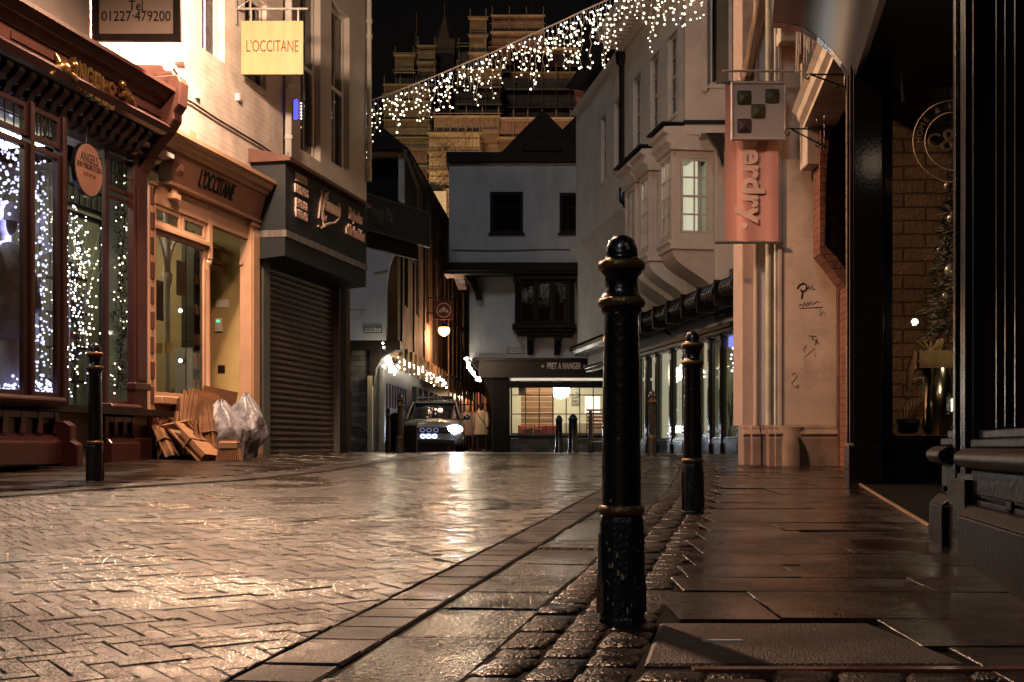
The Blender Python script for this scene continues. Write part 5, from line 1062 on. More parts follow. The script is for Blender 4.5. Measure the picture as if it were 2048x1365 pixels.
# lane lights on the left row and right
def lbulbs(name, label, pxs, n, d0, d1, jx, jy, m, r):
    rt = empty(name, P(pxs[0][0], pxs[0][1], d0), 0, label, 'string lights'); o_ = Vector(rt.location); pp = []
    for i, (a, c_) in enumerate(pxs): pp.append(P(a, c_, d0+(d1-d0)*i/(len(pxs)-1))-o_)
    q = MB(); q.tube(pp, .012, 5); q.build('cable', M['darkwire'], rt); out = []
    for i in range(n):
        t = random.random()*(len(pp)-1); k = min(int(t), len(pp)-2); p = pp[k].lerp(pp[k+1], t-k); out.append((p.x+random.gauss(0, jx), p.y, p.z-abs(random.gauss(0, jy))))
    bulbs(rt, out, m, r); return rt
warmb = emit('lane_bulb', (1, .90, .68), 16, False)
sl1 = lbulbs('string_lights', 'dense bright string lights hanging down at the corner of the lane', [(768, 685), (771, 700), (776, 715), (783, 728), (788, 742)], 95, 34, 35.5, .05, .10, warmb, .030)
lbulbs('string_lights', 'bright icicle lights running along the left row of the lane', [(795, 700), (815, 717), (840, 733), (862, 745), (893, 762)], 98, 35.2, 45, .04, .17, warmb, .032)
sl2 = lbulbs('string_lights', 'short run of bright lights on the right side of the lane', [(932, 715), (938, 733), (948, 748), (962, 762)], 60, 37.4, 37.2, .03, .05, warmb, .030)
lamp('string_glow', 'POINT', (.1, -.3, -.6), 25, (1, .85, .6), .15, parent=sl1); lamp('string_glow', 'POINT', (-.1, .6, -.4), 110, (1, .85, .6), .2, parent=sl2)
# ------------------------------------------------------------------ advertising board, bin, bicycle
ab = empty('advertising_board', ((820-CX)/F*30, 30, g(-2.4, 30)), R(8), 'tall black pavement advertising board beside the police car', 'board')
q = MB(); q.box(-.15, .15, -.02, .02, .03, .66); q.build('panel', M['black'], ab); q = MB(); q.box(.151, .175, -.03, .03, 0, .72); q.box(-.175, -.151, -.03, .03, 0, .72); q.box(-.175, .175, -.03, .03, .665, .69); q.build('board_frame', M['steel'], ab); q = MB(); q.box(-.25, .25, -.2, .2, 0, .03); q.build('board_foot', M['black'], ab, bev=.01)
bi = empty('litter_bin', ((790-CX)/F*26, 26, g(-2.4, 26)), 0, 'dark litter bin between the two far left bollards', 'bin')
q = MB(); q.lathe([(.13, 0), (.14, .05), (.15, .68), (.16, .70)], 16); q.build('bin_body', M['blackmatt'], bi); q = MB(); q.lathe([(.165, .70), (.15, .78), (.05, .83), (0, .84)], 16); q.build('bin_lid', M['black'], bi)
def bicycle():
    r = empty('bicycle', P(708, 910, 32) , R(4), 'bicycle leaning at the dark stone wall, one wheel showing past the shutter', 'bicycle'); r.location.z = g(-3.6, 32)
    for x_ in (0, -1.05):
        q = MB(); q.tube([(x_+.32*math.cos(6.2832*i/28), 0, .34+.32*math.sin(6.2832*i/28)) for i in range(29)], .018, 6, caps=False); w_ = q.build('wheel', M['blackmatt'], r)
        q = MB()
        for i in range(12): q.tube([(x_, 0, .34), (x_+.31*math.cos(6.2832*i/12), 0, .34+.31*math.sin(6.2832*i/12))], .002, 4)
        q.build('spokes', M['steel'], w_)
    fm = mat('pale_bike_frame', (.35, .34, .33), .3, metal=.3)
    A_, B_, C_, D_, E_ = (0, 0, .34), (-.43, 0, .30), (-.58, 0, .82), (-.95, 0, .85), (-1.05, 0, .34)
    q = MB()
    for p_, q_ in ((A_, B_), (A_, C_), (B_, C_), (C_, D_), (B_, D_), (D_, E_)): q.tube([p_, q_], .014, 8)
    q.build('bike_frame', fm, r); q = MB(); q.box(-.70, -.48, -.06, .06, .88, .92); q.tube([C_, (-.6, 0, .9)], .012, 6); q.build('saddle', M['black'], r, bev=.01)
    q = MB(); q.tube([D_, (-.98, 0, 1.0)], .014, 6); q.tube([(-.92, -.25, 1.02), (-.98, 0, 1.0), (-.92, .25, 1.02)], .013, 6); q.build('handlebar', M['black'], r)
    q = MB(); q.tube([(-.43, -.06, .30), (-.43, -.08, .14)], .012, 6); q.tube([(-.43, .06, .30), (-.43, .08, .46)], .012, 6); q.lathe([(.09, -.005), (.09, .005)], 14, (0, 0, 0)) if False else None; q.build('crank', M['steel'], r)
bicycle()
# ------------------------------------------------------------------ police car (front towards us)
pc_silver = mat('silver_car_paint', (.13, .135, .15), .30, metal=.4, var=.05, bump=0, coat=.6)
cglass = mat('windscreen_glass', (.012, .014, .02), .06, var=.1, bump=0, spec=.9)
cr_ = empty('police_car', ((868-CX)/F*40, 39, g(-2.5, 40)), R(1), 'silver police car with blue lightbar and one blazing headlight facing down the lane', 'car')
def loft(b, secs, sm=True):
    n = len(secs[0][1]); vs = []
    for (y, pr) in secs: vs += [(x, y, z) for x, z in pr]
    b.add(vs, [(i*n+k, i*n+(k+1) % n, (i+1)*n+(k+1) % n, (i+1)*n+k) for i in range(len(secs)-1) for k in range(n)], sm)
    b.add([(x, secs[0][0], z) for x, z in secs[0][1]], [tuple(range(n-1, -1, -1))]); b.add([(x, secs[-1][0], z) for x, z in secs[-1][1]], [tuple(range(n))])
def bodysec(hw, zb, zs, zt, crown=.03):
    return [(-hw*.92, zb), (hw*.92, zb), (hw, zb+.12), (hw, zs), (hw*.95, zt-.03), (hw*.75, zt), (0, zt+crown), (-hw*.75, zt), (-hw*.95, zt-.03), (-hw, zs), (-hw, zb+.12)]
q = MB(); loft(q, [(-.02, bodysec(.82, .28, .55, .72, .01)), (.03, bodysec(.90, .24, .6, .86, .02)), (.25, bodysec(.94, .22, .7, .97, .04)), (1.2, bodysec(.96, .22, .8, 1.05, .05)), (3.9, bodysec(.96, .22, .85, 1.08, .02)), (4.55, bodysec(.93, .25, .8, 1.05, .02)), (4.7, bodysec(.88, .32, .7, .95, .01))]); q.build('body', pc_silver, cr_)
def cabsec(hb, ht, zb, zt): return [(-hb, zb), (hb, zb), (hb*.98, zb+.1), (ht, zt-.05), (ht*.85, zt), (0, zt+.03), (-ht*.85, zt), (-ht, zt-.05), (-hb*.98, zb+.1)]
q = MB(); loft(q, [(1.05, cabsec(.86, .84, 1.03, 1.07)), (1.85, cabsec(.88, .68, 1.05, 1.60)), (2.2, cabsec(.88, .67, 1.05, 1.66)), (3.6, cabsec(.88, .66, 1.05, 1.66)), (4.4, cabsec(.86, .64, 1.05, 1.55)), (4.65, cabsec(.84, .7, 1.0, 1.1))]); q.build('cabin_glass', cglass, cr_)
q = MB(); loft(q, [(1.78, [(-.66, 1.60), (.66, 1.60), (.6, 1.645), (0, 1.67), (-.6, 1.645)]), (2.2, [(-.68, 1.62), (.68, 1.62), (.6, 1.69), (0, 1.71), (-.6, 1.69)]), (4.4, [(-.66, 1.55), (.66, 1.55), (.58, 1.60), (0, 1.62), (-.58, 1.60)])]); q.build('roof', pc_silver, cr_)
for s_ in (-1, 1):
    q = MB(); q.tube([(s_*.875, 1.02, 1.05), (s_*.70, 1.84, 1.62)], .035, 6); q.build('windscreen_pillar', pc_silver, cr_)
    q = MB(); q.ball((s_*1.06, 1.45, 1.12), .11, 10, 8, (1, .6, .75)); q.tube([(s_*.92, 1.5, 1.06), (s_*1.02, 1.47, 1.10)], .03, 6); q.build('wing_mirror', M['black'], cr_)
q = MB(); q.box(-.62, .62, -.045, -.0, .60, .78); gr = q.build('grille', M['blackmatt'], cr_, bev=.02)
q = MB(); q.box(-.70, .70, -.05, .0, .26, .40); q.build('lower_intake', M['blackmatt'], cr_, bev=.02)
hl_on = emit('headlight_on', (.86, .93, 1), 120); dim = emit('headlight_dim', (.5, .6, 1), 1.2)
for s_, m_ in ((-1, dim), (1, hl_on)):
    q = MB(); q.ball((s_*.70, .0, .72), .11, 12, 8, (2.3, .7, 1.1 if s_ > 0 else .7)); q.build('headlight', m_, cr_)
blue_led = emit('blue_led', (.45, .58, 1), 5); ring_led = emit('dim_ring_led', (.30, .32, .6), .7)
for i in range(3):
    x_ = -.30+i*.21; q = MB(); q.tube([(x_+.075*math.cos(6.2832*k/14), -.06, .69+.055*math.sin(6.2832*k/14)) for k in range(15)], .012, 5); q.build('ring_light', ring_led, cr_)
    x_ = -.28+i*.18; q = MB(); q.tube([(x_+.07*math.cos(6.2832*k/10), -.07, .50+.05*math.sin(6.2832*k/10)) for k in range(11)], .022, 5); q.build('grille_light', blue_led, cr_)
q = MB(); q.box(-.27, .27, -.058, -.046, .415, .445); q.build('number_plate', M['offwhite'], cr_)
text('lettering', 'POLICE', M['darkblue'], cr_, -.08, -.0, .86, .20, width=.85, ext=.004, rot=(28, 0, 0)).location = (-.08, .17, .965)
q = MB(); q.box(-.58, .58, 2.05, 2.35, 1.74, 1.84); lb = q.build('lightbar', mat('dark_blue_lightbar', (.01, .012, .05), .15, bump=0), cr_, bev=.02); text('lettering', 'POLICE', M['offwhite'], lb, 0, 2.045, 1.79, .07, width=.45, ext=.002)
q = MB(); q.box(-.3, .3, 1.0, 1.02, .0, .01) if False else None
for s_ in (-1, 1):
    for y_ in (.85, 3.75):
        q = MB(); pts = [(s_*.72, y_, .36), (s_*.95, y_, .36)]; q.tube(pts, .355, 22); w_ = q.build('wheel', M['blackmatt'], cr_); q = MB(); q.tube([(s_*.90, y_, .36), (s_*.965, y_, .36)], .23, 18); q.build('rim', M['steel'], w_)
q = MB(); q.ball((.05, 1.35, 1.38), .03); q.build('interior_light', emit('dash_light', (.8, .9, 1), 4), cr_)
lamp('headlight_beam', 'SPOT', (.70, -.15, .72), 450, (.75, .85, 1), .08, rot=(R(86), 0, 0), parent=cr_, spot=R(80), blend=.8)
# ------------------------------------------------------------------ two people walking away
skin = mat('skin', (.45, .28, .20), .5, bump=0)
def person(px, d, hgt, rz, coat, coatm, legm, hairm, label, stride=.18, bag=True):
    x = (px-CX)/F*d; r = empty('person', (x, d, g(x, d)), rz, label, 'person'); k = hgt/1.7
    J = {'pel': (0, 0, .92), 'sp': (0, 0, 1.15), 'ch': (0, .0, 1.34), 'nk': (0, .01, 1.47), 'hd0': (0, .01, 1.55), 'hd1': (0, .02, 1.66)}
    for s_, nm in ((-1, 'l'), (1, 'r')):
        f = stride*s_
        J['hip'+nm] = (s_*.09, 0, .88); J['kn'+nm] = (s_*.10, f*.6+.03, .48); J['an'+nm] = (s_*.10, f-.02 if f > 0 else f-.10, .09 if f > 0 else .13); J['to'+nm] = (s_*.11, f+.15 if f > 0 else f+.03, .035)
        J['sh'+nm] = (s_*.17, .0, 1.40); J['el'+nm] = (s_*.23, -f*.5, 1.13); J['wr'+nm] = (s_*.22, -f*.9+.08, .90); J['ha'+nm] = (s_*.215, -f*.9+.11, .82)
    rad = {'pel': .14, 'sp': .12, 'ch': .15, 'nk': .055, 'hd0': .075, 'hd1': .09}
    for nm in 'lr': rad.update({'hip'+nm: .095, 'kn'+nm: .06, 'an'+nm: .04, 'to'+nm: .035, 'sh'+nm: .065, 'el'+nm: .045, 'wr'+nm: .03, 'ha'+nm: .035})
    names = list(J); idx = {n_: i for i, n_ in enumerate(names)}
    ed = [('pel', 'sp'), ('sp', 'ch'), ('ch', 'nk'), ('nk', 'hd0'), ('hd0', 'hd1')]+[(a+n_, c_+n_) for n_ in 'lr' for a, c_ in (('hip', 'kn'), ('kn', 'an'), ('an', 'to'), ('sh', 'el'), ('el', 'wr'), ('wr', 'ha'))]+[('pel', 'hip'+n_) for n_ in 'lr']+[('ch', 'sh'+n_) for n_ in 'lr']
    me = bpy.data.meshes.new('body'); me.from_pydata([tuple(c*k for c in J[n_]) for n_ in names], [(idx[a], idx[c_]) for a, c_ in ed], []); me.materials.append(legm)
    o = bpy.data.objects.new('body', me); COL.objects.link(o); o.parent = r; md = o.modifiers.new('skin', 'SKIN'); md.use_smooth_shade = True
    for i, n_ in enumerate(names): me.skin_vertices[0].data[i].radius = (rad[n_]*k, rad[n_]*k)
    me.skin_vertices[0].data[0].use_root = True; s2 = o.modifiers.new('sub', 'SUBSURF'); s2.levels = s2.render_levels = 2
    # coat over the torso and arms
    q = MB(); q.lathe([(.25*k, .62*k), (.255*k, .70*k), (.21*k, 1.0*k), (.20*k, 1.15*k), (.215*k, 1.32*k), (.19*k, 1.42*k), (.10*k, 1.49*k), (.085*k, 1.54*k)], 20, squash=.72)
    for s_, nm in ((-1, 'l'), (1, 'r')): q.tube([Vector(J['sh'+nm])*k, Vector(J['el'+nm])*k, Vector(J['wr'+nm])*k], [.085*k, .072*k, .055*k], 12)
    q.build('coat', coatm, r)
    q = MB(); q.ball((0, .015*k, 1.62*k), .108*k, 14, 10, (.95, 1.05, 1.18)); q.ball((0, -.06*k, 1.56*k), .08*k, 10, 8, (.9, .7, 1.3)); q.build('hair', hairm, r)
    for s_, nm in ((-1, 'l'), (1, 'r')):
        w_ = Vector(J['ha'+nm])*k; q = MB(); q.ball(w_, .034*k, 8, 6, (.6, 1, 1.2))
        for fi in range(4): q.tube([w_+Vector((0, (.02-.013*fi)*k, -.02*k)), w_+Vector((-s_*.008*k, (.028-.014*fi)*k, -.06*k)), w_+Vector((-s_*.022*k, (.026-.014*fi)*k, (-.085+.006*abs(fi-1))*k))], [.009*k, .008*k, .006*k], 6)
        q.tube([w_+Vector((0, .03*k, .01*k)), w_+Vector((-s_*.012*k, .048*k, -.03*k))], [.009*k, .007*k], 6); q.build('hand', skin, r)
    if bag:
        q = MB(); q.tube([(-.17*k, -.10*k, 1.42*k), (0, -.165*k, 1.18*k), (.17*k, -.17*k, .95*k)], .014*k, 6); q.build('bag_strap', M['blackmatt'], r)
    for s_, nm in ((-1, 'l'), (1, 'r')):
        a_ = Vector(J['an'+nm])*k; t_ = Vector(J['to'+nm])*k; q = MB(); q.tube([a_-Vector((0, .05, .03))*k, (a_+t_)/2-Vector((0, 0, .02))*k, t_+Vector((0, .05, -.008))*k], [.045*k, .045*k, .03*k], 10); q.build('boot', M['black'], r)
dark_t = mat('dark_trousers', (.02, .02, .025), .8); palecoat = mat('cream_quilted_coat', (.62, .54, .38), .8, var=.1, bump=.4, bs=14); navy = mat('grey_pink_jacket', (.34, .27, .26), .8, bump=.3); 
person(962, 43.5, 1.66, 0, 1, palecoat, dark_t, mat('black_hair', (.012, .01, .01), .6), 'person walking away in a cream quilted coat with a dark cross body strap', .16)
person(936, 44.2, 1.62, .1, 1, navy, dark_t, mat('blond_hair', (.45, .33, .18), .6), 'person walking away in a greyish jacket with fair hair, just right of the police car', .2, False)
# ------------------------------------------------------------------ cathedral under scaffolding, far behind
DC = 140.0; Q = Fr(0, DC, 1, 0, 0)
CT = fremp('cathedral', Q, 'floodlit cathedral towers wrapped in scaffolding and netting far behind the roofs', 'cathedral')
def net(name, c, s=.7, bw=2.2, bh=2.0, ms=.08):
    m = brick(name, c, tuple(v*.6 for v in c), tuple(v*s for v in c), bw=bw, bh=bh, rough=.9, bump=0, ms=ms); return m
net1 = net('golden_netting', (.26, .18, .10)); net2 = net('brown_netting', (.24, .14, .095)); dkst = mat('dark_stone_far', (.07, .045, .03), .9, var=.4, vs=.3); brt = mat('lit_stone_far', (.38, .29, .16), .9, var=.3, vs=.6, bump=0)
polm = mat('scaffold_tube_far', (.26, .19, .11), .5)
def ct(name, px0, px1, py0, py1, y0, y1, m, poles=True, bot=None):
    x0_, x1_ = Q.X(px0), Q.X(px1); z0_, z1_ = Q.Z(1024, py1), Q.Z(1024, py0)
    b = MB(); b.box(x0_, x1_, y0, y1, z0_, z1_); o = b.build(name, m, CT)
    if poles:
        b = MB(); sp_ = .75 if bot else 1.5; n_ = max(int((x1_-x0_)/sp_), 1)
        for i in range(n_+1): xx = x0_+(x1_-x0_)*i/n_; b.box(xx-.028, xx+.028, y0-.6, y0-.53, z0_, z1_+.9)
        z = z0_
        while z < z1_+.6: b.box(x0_-.3, x1_+.3, y0-.68, y0-.60, z, z+.06); z += (1.0 if bot else 2.0)
        if bot:
            rr = random.Random(9)
            for i in range(46): xx = rr.uniform(x0_, x1_-1.5); zz2 = rr.uniform(Q.Z(0, 470), z1_-1.5); sg = rr.choice((-1, 1)); b.tube([(xx+.75-sg*.75, y0-.8, zz2), (xx+.75+sg*.75, y0-.8, zz2+1.6)], .035, 4)
        b.build('scaffold_tubes', polm, o)
        z = z1_-.1
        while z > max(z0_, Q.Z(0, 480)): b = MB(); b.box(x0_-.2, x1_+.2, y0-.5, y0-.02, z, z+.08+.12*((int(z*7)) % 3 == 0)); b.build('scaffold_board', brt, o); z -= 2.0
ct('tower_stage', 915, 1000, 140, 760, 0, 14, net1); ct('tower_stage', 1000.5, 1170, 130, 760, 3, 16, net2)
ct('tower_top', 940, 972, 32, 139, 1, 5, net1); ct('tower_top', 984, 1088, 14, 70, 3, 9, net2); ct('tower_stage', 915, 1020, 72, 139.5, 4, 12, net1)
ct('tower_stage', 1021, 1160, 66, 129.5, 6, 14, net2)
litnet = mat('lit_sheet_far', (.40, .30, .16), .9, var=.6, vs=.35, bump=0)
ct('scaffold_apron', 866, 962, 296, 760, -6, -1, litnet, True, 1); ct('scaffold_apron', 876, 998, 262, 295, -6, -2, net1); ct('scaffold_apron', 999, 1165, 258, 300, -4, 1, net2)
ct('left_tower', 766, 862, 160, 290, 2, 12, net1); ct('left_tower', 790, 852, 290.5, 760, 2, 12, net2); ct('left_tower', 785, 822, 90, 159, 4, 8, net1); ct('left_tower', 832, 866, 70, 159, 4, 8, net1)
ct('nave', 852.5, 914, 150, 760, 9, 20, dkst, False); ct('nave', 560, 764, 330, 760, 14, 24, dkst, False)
for px0, px1, py in ((818, 832, 40), (862, 905, 18), (970, 984, 30), (1060, 1072, -10), (895, 915, 80)):
    x0_, x1_ = Q.X(px0), Q.X(px1); b = MB(); b.box(x0_, x1_, 5, 7, Q.Z(0, 260), Q.Z(0, py+30)); b.lathe([((x1_-x0_)*.5, Q.Z(0, py+30)), (0, Q.Z(0, py-25))], 6, ((x0_+x1_)/2, 6, 0), sm=False)
    b.box((x0_+x1_)/2-.04, (x0_+x1_)/2+.04, 5.9, 6.0, Q.Z(0, py+20), Q.Z(0, py-50)); b.build('pinnacle', dkst, CT)
ct('white_sheeting', 868, 900, 412, 452, -8, -7, mat('white_sheet_far', (.6, .52, .36), .8), False)
lamp('floodlight', 'SPOT', (Q.X(900), -42, 4), 42000, (1, .74, .42), .4, rot=aim((Q.X(900), 98, 4), (Q.X(960), 140, 26)), parent=CT, spot=R(75))
lamp('floodlight', 'SPOT', (Q.X(1250), -34, 6), 34000, (1, .50, .34), .4, rot=aim((Q.X(1250), 106, 6), (Q.X(1060), 143, 34)), parent=CT, spot=R(70))
# dark roofs between lane and cathedral
RB = empty('rooftops', (0, 60, .3), 0, 'dark rooftops behind the cafe house, in front of the cathedral', 'building')
b = MB(); b.box(-2.9, -1.2, 0, 4, -.3, 9.3); b.box(-3.2, -2.7, 1, 2, 9.3, 10.2); b.build('chimney_block', M['redbrick'], RB)
b = MB(); b.prism([(1.2, 6), (1.2, 12.5), (3.2, 14.5), (6.5, 12.5), (6.5, 6)], -8, -2); b.build('roof', M['tile'], RB)
b = MB(); b.box(-14, -8.5, -22, -12, -.3, 15.2); b.build('dark_wall', M['darkbrick'], RB)
# ------------------------------------------------------------------ icicle lights across the street
IC = empty('icicle_lights', P(735, 205, 22), 0, 'curtain of warm white icicle lights strung across the street', 'string lights'); o0 = Vector(IC.location)
W_ = [(700, 232), (740, 202), (800, 180), (874, 151), (930, 127), (986, 105), (1057, 72), (1120, 44), (1170, 20), (1215, 0), (1290, -35), (1360, -72), (1420, -105)]
WP = [P(a, c_, 22-2.5*(a-700)/720)-o0 for a, c_ in W_]
q = MB(); q.tube(WP, .012, 6); q.build('support_cable', M['wire'], IC)
bmeW = None
n = 88
for i in range(n):
    t = (i+.5)/n*(len(WP)-1.001); px = None; k = int(t); p = WP[k].lerp(WP[k+1], t-k)
    Lg = random.choice((.25, .4, .55, .65, .8))*random.uniform(.85, 1.15)*(1.0 if i < 60 else 1.45); pts = [p]; m_ = int(Lg/.10)+1
    for j in range(1, m_+1): pts.append(p+Vector((random.uniform(-.03, .03), random.uniform(-.03, .03), -Lg*j/m_)))
    q = MB(); q.tube(pts, .004, 4); st = q.build('light_strand', M['wire'], IC)
    bp = []
    for pt in pts[1:]:
        for _ in range(random.choice((1, 1, 1, 2))): bp.append(pt+Vector((random.uniform(-.06, .06), random.uniform(-.04, .04), random.uniform(-.03, .03))))
    half = len(bp)//6; bulbs(st, bp[half:], M['bulbw'], random.choice((.011, .013, .017))); bulbs(st, bp[:half], M['bulbc'], .0135)
# ------------------------------------------------------------------ JETTIED BUILDING on the right (long face towards the street)
Wf = Fr(4.2, 23, .15, -1, .33); wx = Wf.X; wz = Wf.Z
J_ = fremp('jettied_building', Wf, 'long cream jettied building with bay windows over glossy black shopfronts, right of centre', 'building')
U0 = -13.0
grey = M['stucco_c']
# ground floor: fascia, windows
o1 = -.02
zf1 = wz(1485, 641, 0); zft = wz(1480, 590, 0)
xa, xe = U0, 0.0
b = MB(); b.box(xa, xe, -.10, .3, zf1, zft+.3); b.build('fascia', M['stucco_w'], J_)
b = MB(); b.box(xa, xe+.02, -.20, 0, zf1-.09, zf1-.003); b.box(xa, xe+.02, -.15, 0, zf1-.17, zf1-.092); b.build('fascia_moulding', M['black'], J_, bev=.012)
text('lettering', 'KITCHEN ITALIAN', M['blackmatt'], J_, (wx(1430, -.1)+wx(1472, -.1))/2, -.105, wz(1450, 629, -.1), .27, width=wx(1472, -.1)-wx(1430, -.1), ext=.005, shear=.15)
zw0 = wz(1485, 877, 0)
posts = [1242, 1262, 1281, 1297, 1317, 1346, 1372, 1400, 1424, 1447, 1482]
us = [wx(p) for p in posts]
for i, (p, u) in enumerate(zip(posts, us)):
    w_ = .16 if p in (1346, 1424, 1447, 1297) else .09
    b = MB(); b.box(u-w_/2, u+w_/2, -.07, -.03, 0, zf1-.172); b.box(u-w_/2-.02, u+w_/2+.02, -.10, -.03, .0, .22); b.box(u-w_/2-.02, u+w_/2+.02, -.10, -.03, .42, .47); b.box(u-w_/2-.02, u+w_/2+.02, -.10, -.03, zf1-.27, zf1-.174)
    b.box(u-w_/2+.03, u+w_/2-.03, -.09, -.06, .6, zf1-.4); b.build('pilaster', M['black'], J_, bev=.012, seg=2)
for a, c_ in zip(us, us[1:]):
    if c_-a < .25: continue
    winset(J_, a+.09, c_-.09, zw0, zf1-.18, -.04, 1, 1, M['black'], M['glass'], frw=.04, name='shop_window')
b = MB(); b.box(xa, xe, -.05, .2, -.05, zw0-.003); b.build('stall_riser', M['black'], J_, bev=.01)
blind = emit('glowing_cream_blind', (1, .92, .62), .42); bayblind = emit('glowing_bay_blind', (1, .94, .66), .60)  # blinds glow themselves in place of the room light on them
for k, (a, c_) in enumerate(zip(us, us[1:])):
    if k in (8,): continue
    if k >= 9: continue
    b = MB(); b.box(a+.10, c_-.10+(.06 if k % 2 else -.25*(c_-a)), .06, .07, zw0-.1, zf1-.2); b.build('blind', blind, J_)
b = MB(); b.box(xa, xe-.0, 2.0, 2.1, -.05, 3); b.box(xa, xe, .12, 2, 2.72, 2.76); b.build('shop_wall', mat('olive_room', (.36, .38, .22), .8, bump=0), J_)
lamp('shop_light', 'AREA', (-4.5, .24, 2.62), 90, (1, .93, .72), .15, rot=(R(12), 0, 0), parent=J_, sy=.15).data.size = 9
lamp('shop_light', 'AREA', (-.8, 1.1, 2.6), 40, (1, .95, .7), .8, parent=J_)
b = MB(); b.box(us[9]+.12, us[10]-.12, .06, .08, zf1-.42, zf1-.22); b.build('blue_light_panel', emit('blue_panel', (.25, .28, 1), 1.3), J_)
sl_ = fremp('star_lights', Wf, 'hanging strands of small white star lights in the right end window of the black shopfronts', 'fairy lights')
pp = [(wx(px, .15), .15, wz(px, py, .15)) for px, py in ((1460, 682), (1466, 685), (1459, 692), (1466, 697), (1470, 703), (1463, 710), (1469, 712), (1462, 718), (1466, 727), (1470, 729), (1468, 736), (1464, 742), (1471, 748), (1470, 754))]
q = MB(); q.tube([pp[0], pp[6], pp[-1]], .004, 4); q.build('cable', M['wire'], sl_); bulbs(sl_, pp, M['bulbc'], .022)
vg = fremp('twig_vase', Wf, 'vase of dark twigs low in the right end window', 'vase'); vx = wx(1462, .25)
q = MB(); q.lathe([(.05, zw0), (.07, zw0+.1), (.04, zw0+.22)], 12, (vx, .25, 0)); q.build('vase_body', M['steel'], vg); q = MB()
for i in range(14): a_ = random.uniform(-.25, .25); q.tube([(vx, .25, zw0+.2), (vx+a_*.5, .25+random.uniform(-.05, .05), zw0+.5), (vx+a_, .25, zw0+random.uniform(.6, .95))], .005, 4)
q.build('twigs', M['timber'], vg)
# pent canopy of black moulding between floors
zc0 = wz(1480, 592, -.5); ccx = wx(1482, -.5)
b = MB(); sweep(b, U0, wx(1474, -.55), [(0, zc0+.42), (-.50, zc0+.30), (-.62, zc0+.26), (-.66, zc0+.18), (-.60, zc0+.12), (-.50, zc0+.06), (-.46, zc0+.0), (0, zc0-.02)]); b.build('canopy', M['black'], J_)
x = wx(1474, -.6)
for g_ in range(9):
    xg = x-g_*1.05
    q = MB()
    for i in range(5): q.tube([(xg-.10-i*.14, -.50, zc0+.36), (xg-.10-i*.14, -.66, zc0+.30), (xg-.10-i*.14, -.70, zc0+.18), (xg-.10-i*.14, -.62, zc0+.04)], .045, 8)
    q.box(xg-.86, xg-.80, -.74, -.3, zc0-.1, zc0+.36); q.build('canopy_rolls', M['black'], J_)
b = MB(); b.box(x-70*.13, x+.05, -.439, -.401, zc0-.05, zc0-.021)
for i in range(70): xx = x-i*.13; b.box(xx-.04, xx+.04, -.44, -.40, zc0-.10, zc0-.021)
b.build('scalloped_edge', M['blackmatt'], J_)
b = MB(); b.tube([(wx(1341, -.1), -.1, wz(1341, 670, -.1)), (wx(1300, -.6), -.62, wz(1300, 640, -.6))], .03, 6); b.build('canopy_strut', M['black'], J_)
# first floor wall
o2 = -.39; z1b = wz(1430, 582, o2); z1t = 6.6
xe2 = wx(1432, o2)+.02
b = MB(); b.box(U0, xe2, o2, 3, z1b, 5.55); b.build('first_floor_wall', grey, J_)
# upper floor
o3 = -.93; zu0, zu1 = 5.55, 8.95
xe3 = wx(1370, o3)
WN = [(1207, .28), (1235, .34), (1274, .34), (1309, .34), (1345, .34)]
hl = [(wx(p, o3)-w_, wx(p, o3)+w_, 6.52, 8.12) for p, w_ in WN]
w = wallmesh(wx(1152, o3), xe3, zu0, zu1, .3, hl, y=o3); w.box(wx(1152, o3), xe3, o3+.6, 3, zu0+.01, zu1-.01)
w.build('upper_wall', grey, J_)
b = MB(); b.box(xe3+.002, xe3+.03, o3, 3.0, 6.6, 11)
for h_ in hl: winset(J_, h_[0]+.01, h_[1]-.01, h_[2]+.01, h_[3]-.01, o3+.06, 4, 2, M['offwhite'], M['glassdim'], sash=True, frw=.05, sill=M['offwhite'])
# soffit coving under the jetty
b = MB(); b.prism([(o3+.0, zu0-.003), (o3+.10, zu0-.15), (o2-.1, zu0-.55), (o2-.003, zu0-.9), (o2-.003, zu0-.003)], U0+1.5, wx(1243, o3), 'x'); b.build('jetty_cove', grey, J_)
for i in range(0):
    u_ = wx(1175, o3)+.3+i*2.0; q = MB(); q.prism([(o3+.05, zu0-.1), (o2-.35, zu0-.4), (o2-.18, zu0-.8), (o2-.1, zu0-1.3), (o2-.003, zu0-1.3), (o2-.003, zu0-.1)], u_-.09, u_+.09, 'x'); q.build('jetty_bracket', M['timber'], J_)
# eaves cornice with wavy modillions on the near part
xk = wx(1240, o3)
b = MB(); sweep(b, wx(1152, o3), xk-.02, [(o3+.3, zu1+.3), (o3-.12, zu1+.15), (o3-.12, zu1+.05), (o3+.3, zu1+.0)]); sweep(b, xk, xe3+.15, [(o3+.3, zu1+.75), (o3-.55, zu1+.62), (o3-.58, zu1+.46), (o3-.50, zu1+.40), (o3-.45, zu1+.36), (o3-.12, zu1+.30), (o3-.10, zu1+.0), (o3+.3, zu1-.0)]); b.build('eaves_cornice', M['offwhite'], J_)
b = MB(); xx = xk+.1
while xx < xe3+.1: b.box(xx, xx+.10, o3-.42, o3-.11, zu1+.18, zu1+.299); xx += .24
b.build('modillions', M['offwhite'], J_, bev=.02)
b = MB(); b.prism([(o3-.3, zu1+.76), (o3+.6, zu1+.9), (3, zu1+2.4), (3, zu1+.3)], wx(1152, o3), xe3, 'x'); b.build('roof', M['tile'], J_)
